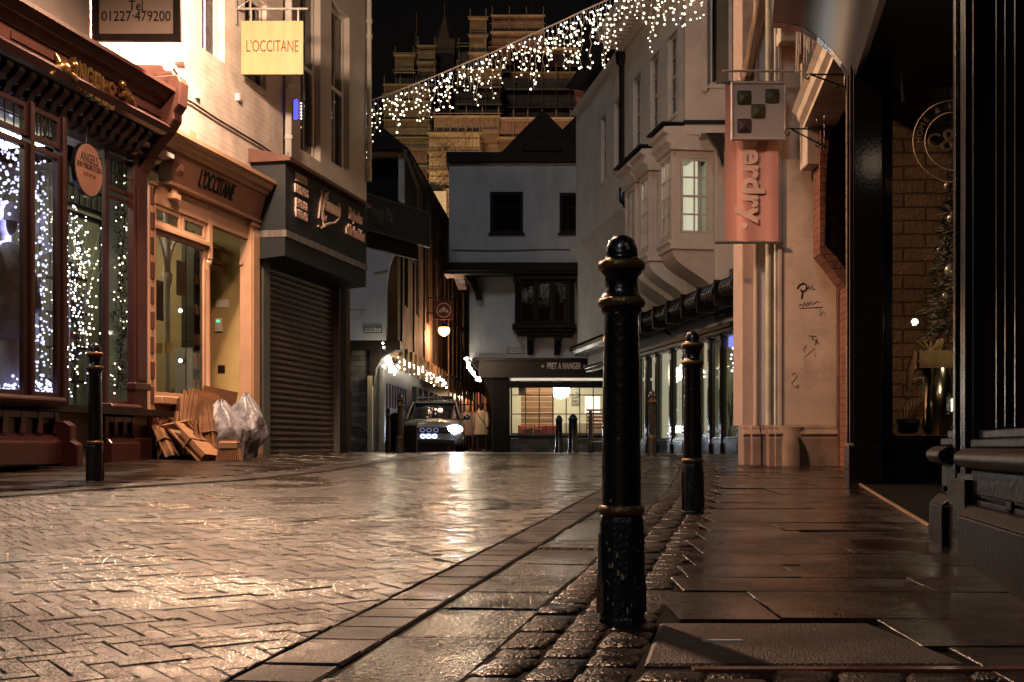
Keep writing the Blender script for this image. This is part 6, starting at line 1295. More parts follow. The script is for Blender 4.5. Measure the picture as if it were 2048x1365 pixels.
b = MB(); xd = wx(1243, o3-.08); b.tube([(xd, o3-.08, zu1-.2), (xd, o3-.08, 6.2), (xd, o3-.08, wz(1243, 402, o3-.08)), (xd+.15, o3-.02, wz(1243, 402, o3)-.2)], .055, 10); b.lathe([(.09, zu1-.28), (.12, zu1-.05), (.12, zu1)], 10, (xd, o3-.1, 0)); b.build('drainpipe', M['black'], J_)
# bays
def S(y): return (y-.0)
def bay(px_near, u_len, ztop, zbot, zc, off=-1.2, lit=True, first=False):
    u1 = wx(px_near, off); u0 = u1-u_len; root = J_
    # near side panel (faces the camera) with window, street face with windows
    b = MB(); b.box(u0, u1, off, off+.08, zbot, zbot+.12); b.box(u0, u1, off, off+.08, ztop-.10, ztop); b.box(u1-.09, u1, off, off+.09, zbot+.12, ztop-.10); b.box(u0, u0+.09, off, off+.09, zbot+.12, ztop-.10)
    b.box(u1-.07, u1, off+.081, o2, zbot, zbot+.13); b.box(u1-.07, u1, off+.081, o2, ztop-.13, ztop); b.box(u1-.07, u1, off+.091, off+.18, zbot+.131, ztop-.131); b.box(u1-.07, u1, o2-.10, o2, zbot+.131, ztop-.131)
    b.box(u0, u0+.07, off+.091, o2, zbot, ztop)
    bo = b.build('bay_window', M['pinkstone'], root, bev=.006)
    winset(bo, u0+.1, (u0+u1)/2-.01, zbot+.13, ztop-.11, off+.01, 4, 2, M['offwhite'], M['glassdim'], frw=.035, sash=True, name='sash')
    winset(bo, (u0+u1)/2+.01, u1-.1, zbot+.13, ztop-.11, off+.01, 4, 2, M['offwhite'], M['glassdim'], frw=.035, sash=True, name='sash')
    # side window in a rotated sub frame: facing +u (towards camera)
    y0, y1 = off+.185, o2-.105; z0, z1 = zbot+.135, ztop-.135; q = MB(); f = .04; X0, X1 = u1-.045, u1-.005
    q.box(X0, X1, y0, y0+f, z0, z1); q.box(X0, X1, y1-f, y1, z0, z1); q.box(X0, X1, y0+f, y1-f, z0, z0+f); q.box(X0, X1, y0+f, y1-f, z1-f, z1)
    for i in range(1, 4): zz_ = z0+(z1-z0)*i/4; q.box(X0+.005, X1-.004, y0+f, y1-f, zz_-.014*(2 if i == 2 else 1), zz_+.014)
    ym = (y0+y1)/2; q.box(X0+.003, X1-.006, ym-.013, ym+.013, z0+f, z1-f); q.build('side_sash', M['offwhite'], bo)
    q = MB(); q.add([(X0+.02, y0+.02, z0+.02), (X0+.02, y1-.02, z0+.02), (X0+.02, y1-.02, z1-.02), (X0+.02, y0+.02, z1-.02)], [(0, 1, 2, 3)]); q.build('side_pane', M['glass'], bo)
    # cornice, ends and roof
    b = MB(); sweep(b, u0-.12, u1+.12, [(o2, zc+.05), (off-.16, zc), (off-.20, zc-.05), (off-.18, zc-.10), (off-.10, zc-.13), (off-.10, zc-.2), (off-.14, zc-.22), (off-.13, zc-.27), (off-.05, zc-.32), (off-.05, zc-.40), (off-.02, ztop+.003), (o2, ztop+.003)]); b.build('bay_cornice', M['pinkstone'], bo)
    b = MB(); b.box(u0-.14, u1+.14, off-.22, o2, zc+.052, zc+.085); b.build('lead_cap', M['blackmatt'], bo)
    # sill and S curved corbel
    b = MB(); sweep(b, u0-.04, u1+.04, [(o2, zbot-.003), (off-.06, zbot-.003), (off-.07, zbot-.05), (off-.02, zbot-.09), (off-.02, zbot-.18), (o2, zbot-.18)]); b.build('bay_sill', M['pinkstone'], bo, bev=.01)
    zb_ = zbot-.182; H_ = zb_-(z1b+.02); cur = []
    for i in range(13):
        t = i/12; cur.append((off+.02+(o2-off-.03)*(t*t*(3-2*t))**1.0, zb_-H_*(t**.85)))
    b = MB(); b.prism([(o2-.002, zb_)]+cur, u0+.02, u1-.02, 'x'); b.build('bay_corbel', mat('bay_plaster', (.42, .35, .31), .75, var=.15, vs=2) if first else M['stucco_c'], bo)
    if lit:
        b = MB(); b.box(u0+.1, u1-.09, o2-.3, o2-.28, zbot+.13, ztop-.1); b.build('curtain', bayblind, bo); lamp('room_lamp', 'AREA', (u1-.35, off+.4, ztop-.06), 22 if first else 14, (1, .94, .66), .35, parent=bo)
        b = MB(); b.box(u0+.095, u0+.10, off+.1, o2-.3, zbot+.13, ztop-.1); b.build('room_back', bayblind, bo)  # glowing panel stands in for the lit room wall
ztp, zbt = wz(1345, 300, -1.2), wz(1345, 478, -1.2)
bay(1343, .85, ztp, zbt, ztp+.42, first=True)
bay(1297, .72, ztp-.02, zbt+.02, ztp+.40)
bay(1270, .9, ztp-.02, zbt+.02, ztp+.40, lit=False)
# near end wall (faces the camera), frame E2
dn = 23.15; E2 = Fr(3.0, dn, 1, .0, .33); e2 = E2.X; e2z = lambda py: E2.Z(1024, py)
EB = J_
b = MB(); pw = mat('pink_beige_stucco', (.50, .42, .37), .7, var=.1, vs=1.5, bump=.15)
def endw(b, px0, px1, py0, py1, y=0, t=.3, holes=()):
    """mesh written in E2 coordinates, converted to the building frame"""
    return b
EN = fremp('end_gable', E2, 'pinkish end wall of the jettied building facing the camera, with a tall dark window', 'building')
hw = (e2(1418), e2(1466), e2z(172), 11.0)
w = wallmesh(e2(1370), e2(1486), e2z(272)+.2, 11.2, .3, [hw]); w.build('upper_end_wall', pw, EN)
winset(EN, hw[0]+.01, hw[1]-.01, hw[2]+.02, hw[3]-.02, .05, 2, 1, M['pinkstone'], M['glassdim'], frw=.06, sill=M['pinkstone'])
b = MB(); b.box(e2(1376), e2(1490), .5, 3, 6, 11.1); b.build('interior', M['darkroom'], EN)
for px in (1409, 1475): b = MB(); b.box(e2(px)-.05, e2(px)+.05, -.06, -.002, e2z(185), 11); b.build('window_surround', M['pinkstone'], EN, bev=.01)
b = MB(); b.box(e2(1366), e2(1490), -.10, .3, e2z(250), e2z(243)); b.build('lead_cap', M['blackmatt'], EN)
b = MB(); b.box(e2(1368), e2(1490), -.06, .3, e2z(272), e2z(250)-.003); b.build('string_course', M['pinkstone'], EN, bev=.02)
b = MB(); b.box(e2(1430), e2(1486), 0, .3, e2z(582), e2z(272)-.003); b.build('lower_end_wall', pw, EN, bev=.03, seg=3)
b = MB(); b.prism([(e2(1486), e2z(582)-.002), (e2(1440), e2z(582)-.002), (e2(1450), e2z(592)), (e2(1486), e2z(610))], .0, .5); b.build('end_canopy', M['black'], EN)
b = MB(); pts = [(e2(1402), e2z(280)), (e2(1438), e2z(280)), (e2(1439), e2z(345)), (e2(1433), e2z(338)), (e2(1425), e2z(310)), (e2(1412), e2z(292))]; b.prism(pts, -.5, -.35); b.build('shelf_bracket', M['black'], EN); b = MB(); b.box(e2(1396), e2(1455), -.55, -.05, e2z(281)+.003, e2z(275)); b.build('shelf', M['pinkstone'], EN)
ub = empty('alarm_box', E2.world(e2(1467), -.003, e2z(572)), 0, 'small dark grey alarm box low on the pink end wall', 'alarm box'); q = MB(); q.box(-.085, .085, -.10, 0, 0, .31); q.build('case', mat('grey_plastic_box', (.05, .045, .045), .4), ub, bev=.03, seg=3)
q = MB(); q.tube([(-.05, -.05, 0), (-.07, -.06, -.12), (.05, -.06, -.16), (.16, -.05, 0), (.22, -.04, .3)], .012, 6); q.tube([(.0, -.05, 0), (-.02, -.07, -.18), (.12, -.05, -.12), (.22, -.04, -.3)], .01, 6); q.build('cables', M['black'], ub)
# ------------------------------------------------------------------ BEIGE CORNER BUILDING
DB = 13.6; Bf = Fr(2.4, DB, 1, 0, .262); bx2 = Bf.X; bz2 = lambda py, off=0: Bf.Z(1024, py, off)
BE = fremp('beige_building', Bf, 'beige rendered corner wall with graffiti and clustered stone shafts, beside the brick arch', 'building')
b = MB(); b.box(bx2(1556), bx2(1712), 0, .4, bz2(850), 8.5); b.build('wall', M['beige'], BE)
b = MB(); c0_ = bx2(1530, .6); b.prism([(c0_, .6), (bx2(1712), .6), (bx2(1712)+2.2, 8.5), (c0_+1.6, 8.5)], 0, 8.4, 'z'); b.build('side_wall', M['beige'], BE)
# clustered shafts at the corner: (px centre, radius px, inset, material)
pks = mat('pink_stone_shaft', (.40, .30, .25), .7, var=.15, vs=3, bump=.2, dirt=(.25, .17, .13), ds=3); whs = mat('white_stone_shaft', (.56, .52, .50), .7, var=.1, vs=3, bump=.1); ols = mat('olive_stone_shaft', (.40, .36, .25), .75, var=.2, vs=5, bump=.1)
for px, rp, yy, m_, sq in ((1497, 15, .30, pks, True), (1512, 5, .16, pks, False), (1524, 9, .20, whs, True), (1537, 6, .05, ols, False), (1545, 4, .10, ols, False), (1551, 3, .0, M['stone'], False), (1559, 8, .03, M['stone'], False)):
    r_ = rp/F*DB; x_ = bx2(px, yy); b = MB()
    if sq: b.box(x_-r_, x_+r_, yy-.02, yy+.5, bz2(852), 8.2)
    else: b.lathe([(r_, bz2(852)), (r_, 8.2)], 16, (x_, yy, 0))
    b.build('stone_shaft', m_, BE, bev=.012 if sq else 0)
b = MB(); b.prism([(bx2(1562), bz2(852)), (bx2(1562), 8.0), (bx2(1556), 8.0), (bx2(1556), bz2(852))], -.03, .0); b.build('edge_roll', M['stone'], BE)
# plinth with mouldings
darkp = mat('stained_plinth', (.24, .17, .115), .6, var=.25, vs=3, bump=.2, bs=25, dirt=(.10, .065, .04), ds=3.5)
def plinthseg(px0, px1, off, m, nm='plinth'):
    x0_, x1_ = bx2(px0, off), bx2(px1, off); zt_ = bz2(850); q = MB()
    q.prism([(off, zt_), (off-.03, zt_-.03), (off-.03, zt_-.05), (off-.08, zt_-.08), (off-.10, zt_-.10), (off-.08, zt_-.13), (off-.09, zt_-.15), (off-.10, -.05), (.5, -.05), (.5, zt_)], x0_, x1_, 'x')
    return q.build(nm, m, BE, bev=.006)
for p0, p1, of_ in ((1484, 1500, .25), (1501, 1519, .15), (1520, 1533, .18), (1534, 1546, .02)): plinthseg(p0, p1, of_, mat('pink_plinth%d' % p0, (.24, .165, .13), .5, var=.3, vs=4, bump=.15, dirt=(.14, .08, .055), ds=4))
plinthseg(1547, 1694, -.02, darkp)
q = MB(); q.lathe([(.20, -.05), (.20, bz2(895)), (.19, bz2(870)), (.17, bz2(862)), (.17, bz2(855))], 24, (bx2(1578, .05), .05, 0)); q.build('round_base', darkp, BE)
# black quarter disc painting the round base's cast shadow on the plinth
q = MB(); cx_, cz_ = bx2(1588, -.15), .0; q.prism([(cx_, -.02)]+[(cx_+.165*math.cos(a_), -.02+.36*math.sin(a_)) for a_ in [math.pi/2*i/10 for i in range(11)]], -.135, -.128); q.build('painted_base_shadow', mat('base_shadow_paint', (.025, .016, .012), .35, var=.4, vs=9), BE)
# graffiti strokes
gm = mat('black_marker', (.02, .016, .014), .5, bump=0); gm2 = mat('faded_marker', (.32, .24, .17), .6, bump=0)
def stroke(pts, r, m=gm, nm='graffiti'):
    q = MB(); q.tube([(bx2(a), -.003, bz2(c_)) for a, c_ in pts], r, 5); return q
q = stroke([(1594, 578), (1598, 571), (1606, 567), (1612, 570), (1613, 577), (1608, 583), (1602, 583), (1601, 578), (1605, 584), (1604, 592), (1603, 598)], .008)
for ln in ([(1614, 580), (1617, 572), (1619, 580)], [(1620, 578), (1624, 572), (1625, 580), (1630, 579)], [(1598, 612), (1602, 608), (1605, 614), (1609, 605), (1611, 613), (1616, 604), (1617, 612), (1622, 603), (1624, 610), (1630, 606), (1634, 603), (1640, 606)], [(1617, 672), (1633, 673)], [(1625, 673), (1624, 680)], [(1627, 678), (1638, 688)], [(1630, 690), (1634, 678)], [(1600, 617), (1645, 615)]):
    q2 = stroke(ln, .0035); n_ = len(q.v); q.add(q2.v, q2.f)
q.build('graffiti', gm, BE)
q = stroke([(1583, 750), (1590, 745), (1594, 752), (1588, 760), (1582, 768), (1590, 775), (1597, 770), (1594, 778)], .004)
for ln in ([(1608, 715), (1628, 697), (1631, 715)], [(1606, 718), (1612, 722)], [(1640, 618), (1640, 632), (1646, 622), (1650, 632)], [(1605, 700), (1612, 690), (1608, 705)]): q2 = stroke(ln, .003); q.add(q2.v, q2.f)
q.build('graffiti', gm2, BE)
# cornice at top of the beige wall end and dark bracket
for k, (p0, p1, y0, y1, of) in enumerate(((1560, 1602, 95, 70, -.20), (1566, 1606, 70, 52, -.30), (1576, 1612, 52, 28, -.22))):
    q = MB(); q.box(bx2(p0, of), bx2(p1, of), of, 0, bz2(y0), bz2(y1)); q.build('capital_moulding', M['stone'], BE, bev=.01)
q = MB(); q.prism([(bx2(1516), 6.9), (bx2(1543), 4.6+0), (bx2(1548), 4.6), (bx2(1560), 6.9)], .06, .5) if False else None
b = MB(); x0_ = bx2(1496, .3)
b.prism([(-.1, bz2(150)), (-.5, bz2(60)), (-.9, 6.5), (-.9, 8.2), (.1, 8.2), (.1, bz2(150))], bx2(1494, .6), bx2(1494, .6)+.28, 'x') if False else None
q = MB(); q.prism([(bx2(1484, .2), bz2(150)), (bx2(1500, .2), bz2(150)), (bx2(1540, .2), bz2(-10)), (bx2(1512, .2), bz2(-10))], .10, .55); q.build('raking_cornice', mat('dark_streaked_stone', (.16, .10, .065), .7, var=.4, vs=6, stretch=(6, 1, 1)), BE, bev=.02)
# ------------------------------------------------------------------ square tile sign and banner
def flat_sign(px0, px1, py0, py1, d, label, m, frame=None, fm=None, th=.03, cat='sign', nm='hanging_sign', arms=()):
    s = F/d; w_ = (px1-px0)/s; h_ = (py1-py0)/s; r = empty(nm, P((px0+px1)/2, py1, d), 0, label, cat)
    fw = frame or 0; q = MB(); q.box(-w_/2+fw, w_/2-fw, -th/2, th/2, fw, h_-fw); q.build('sign_board', m, r)
    if frame:
        q = MB(); q.box(-w_/2, w_/2, -th/2-.015, th/2+.015, 0, fw); q.box(-w_/2, w_/2, -th/2-.015, th/2+.015, h_-fw, h_); q.box(-w_/2, -w_/2+fw, -th/2-.015, th/2+.015, fw, h_-fw); q.box(w_/2-fw, w_/2, -th/2-.015, th/2+.015, fw, h_-fw); q.build('sign_frame', fm, r, bev=.005)
    return r, s, w_, h_
ds = 13.42
r, s, w_, h_ = flat_sign(1462, 1571, 165, 281, ds, 'white framed square sign with four dark green and purple tiles, hanging above the coral banner', mat('pale_sign_face', (.44, .40, .36), .5, var=.04, bump=0), .022, M['pinkstone'])
tg = mat('dark_green_tile', (.035, .045, .02), .35, bump=0); tp = mat('dark_purple_tile', (.06, .035, .035), .35, bump=0); tg2 = mat('olive_tile', (.055, .055, .022), .35, bump=0)
for px, py, m_ in ((1488, 197, tg), (1544, 194, tg), (1516, 224, tg2), (1488, 253, tp)):
    x_ = (px-1516.5)/s; z_ = (281-py)/s; a = 14.8/s; q = MB(); e_ = a*.93
    vs = []; n = 6
    ring = []
    for (ax, az, bx_, bz_) in ((-1, -1, 1, -1), (1, -1, 1, 1), (1, 1, -1, 1), (-1, 1, -1, -1)):
        for i in range(n):
            t = i/n; X_, Z_ = ax+(bx_-ax)*t, az+(bz_-az)*t; bul = 1+.06*math.sin(math.pi*t); X_ = X_*(bul if abs(ax) == 1 and ax == bx_ else 1); Z_ = Z_*(bul if az == bz_ else 1); ring.append((x_+X_*e_, -.020, z_+Z_*e_))
    q.add(ring+[(x_, -.045, z_)], [(i, (i+1) % len(ring), len(ring)) for i in range(len(ring))]); q.build('tile', m_, r)
q = MB(); q.tube([(-.38, -.0, h_+.12), (.48, 0, h_+.12)], .014, 8); 
for xx in (-.19, .20): q.tube([(xx, 0, h_+.12), (xx, 0, h_)], .008, 6)
q.box(.46, .49, -.04, .04, h_-.05, h_+.2); q.build('bracket', M['stone'], r)
cor = mat('coral_banner_fabric', (.70, .35, .28), .7, var=.06, vs=3, bump=.1, bs=12); 
r = empty('banner', P(1504, 485, 13.52), 0, 'coral red vertical fabric banner with white lower case lettering on the beige corner', 'banner'); s = F/13.52; w_, h_ = 107/s, 320/s
q = MB(); n = 14
q.add([(-w_/2+w_*i/n, .012*math.sin(i*.9), z_) for z_ in (0, h_) for i in range(n+1)], [(i, i+1, n+2+i, n+1+i) for i in range(n)], True); 
q.add([(-w_/2+w_*i/n, .012*math.sin(i*.9)+.008, z_) for z_ in (0, h_) for i in range(n+1)], [(i+1, i, n+1+i, n+2+i) for i in range(n)], True); q.build('banner_cloth', cor, r)
for zz_ in (0, h_): q = MB(); q.tube([(-w_/2-.11, .005, zz_), (w_/2+.05, .005, zz_)], .018, 8); q.build('banner_pole', M['steel'], r)
bl = mat('pale_banner_letters', (.80, .55, .44), .6, bump=0)
text('lettering', 'perdry.', bl, r, .0, -.016, (485-362)/s, .33, width=(450-258)/s, ext=.001, rot=(90, 90, 0), off=.012)
# wrought iron brackets
def scroll(px0, px1, pyt, pyb, d, label):
    s = F/d; r = empty('iron_bracket', P(px1, pyb, d), 0, label, 'bracket'); w_ = (px1-px0)/s; h_ = (pyb-pyt)/s; t_ = .008
    q = MB(); q.tube([(0, 0, 0), (0, 0, h_)], t_, 6); q.tube([(0, 0, h_*.6), (-w_*.85, 0, h_*.62)], t_, 6); q.tube([(0, 0, h_*.1), (-w_*.80, 0, h_*.60)], t_, 6)
    def curl(cx, cz, rr_, a0): q.tube([(cx+rr_*(1-.06*i)*math.cos(a0+i*.42), 0, cz+rr_*(1-.06*i)*math.sin(a0+i*.42)) for i in range(14)], t_*.8, 5, caps=True)
    curl(-w_*.88, h_*.50, h_*.13, 1.5); curl(-.06, h_*.88, h_*.10, -1); curl(-.06, h_*.14, h_*.10, 1.2); q.build('ironwork', M['black'], r)
scroll(1566, 1649, 232, 300, 12.2, 'black wrought iron scroll bracket on the brick arch beside the tile sign')
scroll(1606, 1690, 130, 180, 10.9, 'black wrought iron bracket high on the brick wall under the curved hood')
# ------------------------------------------------------------------ BRICK ARCH WALL
Rf = Fr(2.81, 10.2, -.181, -1, .19); rx = Rf.X; rz = Rf.Z
AR = fremp('brick_arch_building', Bf, 'red brick wall with a tall dark bricked archway beside the black shop', 'building')
off_ = -.45; d_ = DB+off_; bxx = lambda px: Bf.X(px, off_); bzz = lambda py: Bf.Z(1024, py, off_)
# dark infill wall behind the arch
b = MB(); b.prism([(bxx(1692), -.1), (bxx(1760), -.1), (bxx(1760), bzz(180)), (bxx(1648), bzz(180)), (bxx(1648), bzz(505)), (bxx(1692), bzz(565))], off_+.30, off_+.4); b.build('infill_wall', M['darkbrick'], AR)
# left jamb (lit) stepping outwards
b = MB(); b.prism([(bxx(1694), -.05), (bxx(1702), -.05), (bxx(1702), bzz(556)), (bxx(1690), bzz(538)), (bxx(1673), bzz(515)), (bxx(1650), bzz(490)), (bxx(1651), bzz(380)), (bxx(1655), bzz(310)), (bxx(1664), bzz(250)), (bxx(1676), bzz(222)), (bxx(1684), bzz(215)), (bxx(1692), bzz(222)), (bxx(1700), bzz(250)), (bxx(1706), bzz(320)), (bxx(1708), bzz(440)), (bxx(1716), bzz(448)), (bxx(1760), bzz(448)), (bxx(1760), bzz(60)), (bxx(1668), bzz(60)), (bxx(1642), bzz(215)), (bxx(1640), bzz(330)), (bxx(1640), bzz(508)), (bxx(1662), bzz(535)), (bxx(1680), bzz(560)), (bxx(1694), bzz(575))], off_, off_+.298)
b.build('arch_wall', M['redbrick'], AR)
b = MB(); b.box(bxx(1615), bxx(1641), off_+.04, off_+.35, bzz(328), bzz(200)); b.build('kneeler_stone', M['stone'], AR, bev=.01)
b = MB(); b.box(bxx(1672), bxx(1682), off_-.03, off_-.002, bzz(230), bzz(160)); b.build('key_block', M['stone'], AR)
# moulded cornice running towards us
P0 = Vector((3.04, 13.0)); P1 = Vector((2.62, 9.6)); Kf = Fr(P0.x, P0.y, P1.x-P0.x, P1.y-P0.y, .26)
K = fremp('stone_cornice', Kf, 'cream moulded stone cornice running along the brick wall towards the curved hood', 'cornice')
b = MB(); zc_ = 3.60; sweep(b, -.3, 3.4, [(.35, zc_+.26), (-.08, zc_+.24), (-.10, zc_+.19), (-.05, zc_+.15), (-.03, zc_+.08), (.02, zc_+.05), (.02, zc_), (.35, zc_)]); b.build('moulding', M['stone'], K)
b = MB(); b.box(-.3, 3.4, .12, .4, zc_+.261, zc_+1.6); b.build('brick_course', M['redbrick'], K)
gl_ = empty('icicle_lights', (3.25, 12.0, 4.1), 0, 'unlit bunch of icicle lights lying along the stone cornice', 'string lights')
q = MB()
for i in range(26): x_ = -.45+i*.012; z_ = .25+i*.018; q.tube([(x_, .3-i*.02, z_+.3), (x_+random.uniform(-.03, .03), .3-i*.02, z_-random.uniform(.05, .25))], .006, 4)
q.build('cable', M['wire'], gl_)
# ------------------------------------------------------------------ BLACK SHOP, nearest right
SB = fremp('black_shopfront', Rf, 'glossy black shopfront with panelled stall risers and recessed lobby, nearest on the right', 'building')
bd = M['black']; ztop = 3.35
gl2 = glass('dark_shop_glass', (.85, .84, .82), 1.0)
def zgr(u): return 0
def slab_pil(u0, u1, y0, y1, name='pilaster'):
    yb = Rf.world(u0, 0, 0).y; base = g(2.5, yb)-Rf.z0-.02
    b = MB(); b.box(u0, u1, y0, y1, base, ztop); b.box(u0-.015, u1+.015, y0-.035, y1, base, base+.32)
    w_ = (u1-u0); b.box(u0+w_*.12, u0+w_*.28, y0-.022, y0, base+.34, ztop); b.box(u1-w_*.28, u1-w_*.12, y0-.022, y0, base+.34, ztop)
    b.box(u0+w_*.42, u0+w_*.58, y0-.012, y0, base+.34, ztop); return b.build(name, bd, SB, bev=.008, seg=2)
slab_pil(0.0, .42, -.06, .16)
uB0, uB1 = rx(1913, -.04), rx(1946, -.04); slab_pil(uB0, uB1, -.04, .10)
slab_pil(rx(2300), rx(2300)+.3, -.10, .14)
# lobby far wall (faces camera)
Lb = Fr(Rf.world(.25, 0, 0).x, Rf.world(.25, 0, 0).y, 1, -.02, Rf.z0); lbx = Lb.X; lbz = lambda py: Lb.Z(1800, py)
b = MB(); 
LBo = SB
def into(fr_, b): # convert vertices from frame fr_ to SB frame
    mi = Matrix.Translation((Rf.x, Rf.y, Rf.z0)) @ Matrix.Rotation(Rf.rot, 4, 'Z'); mf = Matrix.Translation((fr_.x, fr_.y, fr_.z0)) @ Matrix.Rotation(fr_.rot, 4, 'Z'); T = mi.inverted() @ mf
    b.v = [tuple(T @ Vector(v)) for v in b.v]; return b
b = MB(); b.box(lbx(1727), lbx(1750), .02, .12, 0, ztop); b.box(lbx(1752), lbx(1768), -.01, .12, 0, ztop); b.box(lbx(1770), lbx(1788), .03, .12, 0, ztop); into(Lb, b).build('door_jamb', bd, SB, bev=.008, seg=2)
zs_ = lbz(872); b = MB(); b.box(lbx(1790), lbx(2150), .03, .12, -.05, zs_); into(Lb, b).build('lobby_riser', M['blackmatt'], SB)
b = MB(); b.box(lbx(1732), lbx(1784), -.10, .10, lbz(897), lbz(884)); b.box(lbx(1748), lbx(1784), -.06, .10, lbz(883.5), lbz(876)); b.box(lbx(1754), lbx(1790), -.04, .10, lbz(875.5), lbz(868)); b.box(lbx(1740), lbx(1772), -.05, .1, lbz(940), lbz(898)); b.box(lbx(1736), lbx(1778), -.08, .1, -.05, lbz(941)); into(Lb, b).build('jamb_plinth', bd, SB, bev=.012, seg=2)
b = MB(); b.add([(lbx(1790), .08, zs_), (lbx(2150), .08, zs_), (lbx(2150), .08, ztop), (lbx(1790), .08, ztop)], [(0, 1, 2, 3)]); into(Lb, b).build('lobby_pane', gl2, SB)
# facade segment 1 (between lobby and pilaster) and 2 (nearest)
def facade(u0, u1, pya, nm):
    zr = Rf.Z(1930, 902, 0) if nm == 1 else Rf.Z(1990, 908, 0); yb = Rf.world(u0, 0, 0).y; base = g(2.2, yb)-Rf.z0-.03
    b = MB(); b.box(u0, u1, -.02, .10, base, zr-.06); sweep(b, u0, u1, [(0, zr+.02), (-.08, zr+.02), (-.11, zr), (-.115, zr-.025), (-.10, zr-.05), (-.05, zr-.06), (0, zr-.062)])
    b.box(u0, u1, -.05, .02, zr+.022, zr+.055); b.box(u0, u1, -.02, .03, zr+.056, zr+.09)
    b.box(u0, u1, -.10, -.0, base, base+.20); sweep(b, u0, u1, [(0, base+.25), (-.06, base+.24), (-.10, base+.202), (0, base+.2015)])
    b.box(u0, u1, -.045, -.0201, zr-.16, zr-.064); n = max(int((u1-u0)/.55), 1)
    for i in range(n+1): uu = u0+(u1-u0)*i/n; b.box(max(uu-.045, u0), min(uu+.045, u1), -.045, -.0201, base+.251, zr-.161)
    for i in range(n):
        ua, ub_ = u0+(u1-u0)*i/n+.045, u0+(u1-u0)*(i+1)/n-.045; zA, zB = base+.27, zr-.18
        b.prism([(ua, zA), (ub_, zA), (ub_, zA+.025), (ua, zA+.025)], -.036, -.0205); b.prism([(ua, zB-.025), (ub_, zB-.025), (ub_, zB), (ua, zB)], -.036, -.0205)
    b.build('stall_riser', mat('worn_black_paint%d' % nm, (.006, .006, .008), .34, var=.3, vs=10, bump=.35, bs=30, spec=.12), SB, bev=.006, seg=2)
    if nm == 1: return
    b = MB(); b.add([(u0, .03, zr+.09), (u1, .03, zr+.09), (u1, .03, ztop), (u0, .03, ztop)], [(0, 1, 2, 3)]); b.build('shop_pane', gl2, SB)
facade(rx(1858, -.10), uB0-.003, 0, 1); facade(uB1+.003, rx(2300)-.003, 0, 2)
b = MB()
for px in (2002, 2020, 2040): u_ = rx(px); b.box(u_, u_+.03, -.02, .05, Rf.Z(1990, 908)+.09, ztop)
b.build('mullion', bd, SB, bev=.006)
# lobby floor, threshold, ceilings, walls
b = MB(); b.box(.42, rx(1858)-.01, .02, 1.2, -.1, .0); 
q = MB(); y0w = 10.2-.4
fl = MB(); pts = [Rf.world(.3, .02, 0), Rf.world(rx(1858), .02, 0), Rf.world(rx(1858), 1.6, 0), Rf.world(.3, 1.6, 0)]
fl.add([(p.x, p.y, g(p.x, p.y)+.012) for p in pts]+[(p.x, p.y, g(p.x, p.y)-.1) for p in pts], [(0, 1, 2, 3), (0, 4, 5, 1)][:1] if False else [(3, 2, 1, 0), (0, 1, 5, 4)])
tag(fl.build('lobby_floor', mat('dark_ribbed_mat', (.006, .005, .005), .8, spec=.05)), kind='structure')
fl = MB(); pA, pB = Rf.world(.42, -.01, 0), Rf.world(rx(1858)+.1, -.01, 0); fl.tube([(pA.x, pA.y, g(pA.x, pA.y)+.008), ((pA.x+pB.x)/2, (pA.y+pB.y)/2, g(0, (pA.y+pB.y)/2)+.008), (pB.x, pB.y, g(pB.x, pB.y)+.008)], .012, 6); tag(fl.build('threshold_strip', mat('copper_strip', (.35, .20, .12), .35, metal=.7), None), 'thin copper coloured threshold strip at the black shop lobby', 'threshold')
sb_in = MB(); z_ds = Lb.Z(1800, 872)
b = MB(); b.box(lbx(1790)+.06, lbx(2600), .12, 1.5, z_ds-.06, z_ds); into(Lb, b).build('display_floor', M['timber'], SB)
b = MB(); b.box(lbx(1797), lbx(2900), 1.55, 1.7, -.05, ztop+.6); bw_ = into(Lb, b).build('brick_room_wall', brick('painted_shop_blocks', (.16, .115, .07), (.19, .14, .085), (.07, .05, .03), rough=.8, bw=.34, bh=.125, ms=.022), SB)
b = MB(); b.box(-.6, 9.5, .04, 4.5, ztop+.002, ztop+.1); b.build('ceiling', M['blackmatt'], SB)
b = MB(); b.box(uB1+1, 9.5, 1.9, 2.0, -.3, ztop); b.box(rx(1858)+.3, rx(1858)+.36, .3, 1.9, -.3, ztop); b.build('back_wall', M['darkroom'], SB)
lamp('shop_spot', 'SPOT', tuple(Vector((.15, 1.25, 3.2))), 18, (1, .74, .46), .05, rot=(R(-8), R(0), 0), parent=SB, spot=R(120))
for px, py, lab in ((1802, 170, 'upper small black spotlight fitting under the dark shop ceiling'), (1804, 195, 'lower small black spotlight fitting under the dark shop ceiling')):
    r = empty('spotlight', P(px, py, 9.75), 0, lab, 'spotlight'); q = MB(); q.tube([(0, 0, .12), (.01, 0, -.03)], .016, 8); q.build('fitting', M['steel'], r)
lamp('lobby_spot', 'POINT', tuple(Matrix.Rotation(-Rf.rot, 4, 'Z') @ (P(1812, 190, 8.7)-Vector((Rf.x, Rf.y, Rf.z0)))), 1.0, (1, .74, .5), .10, parent=SB)
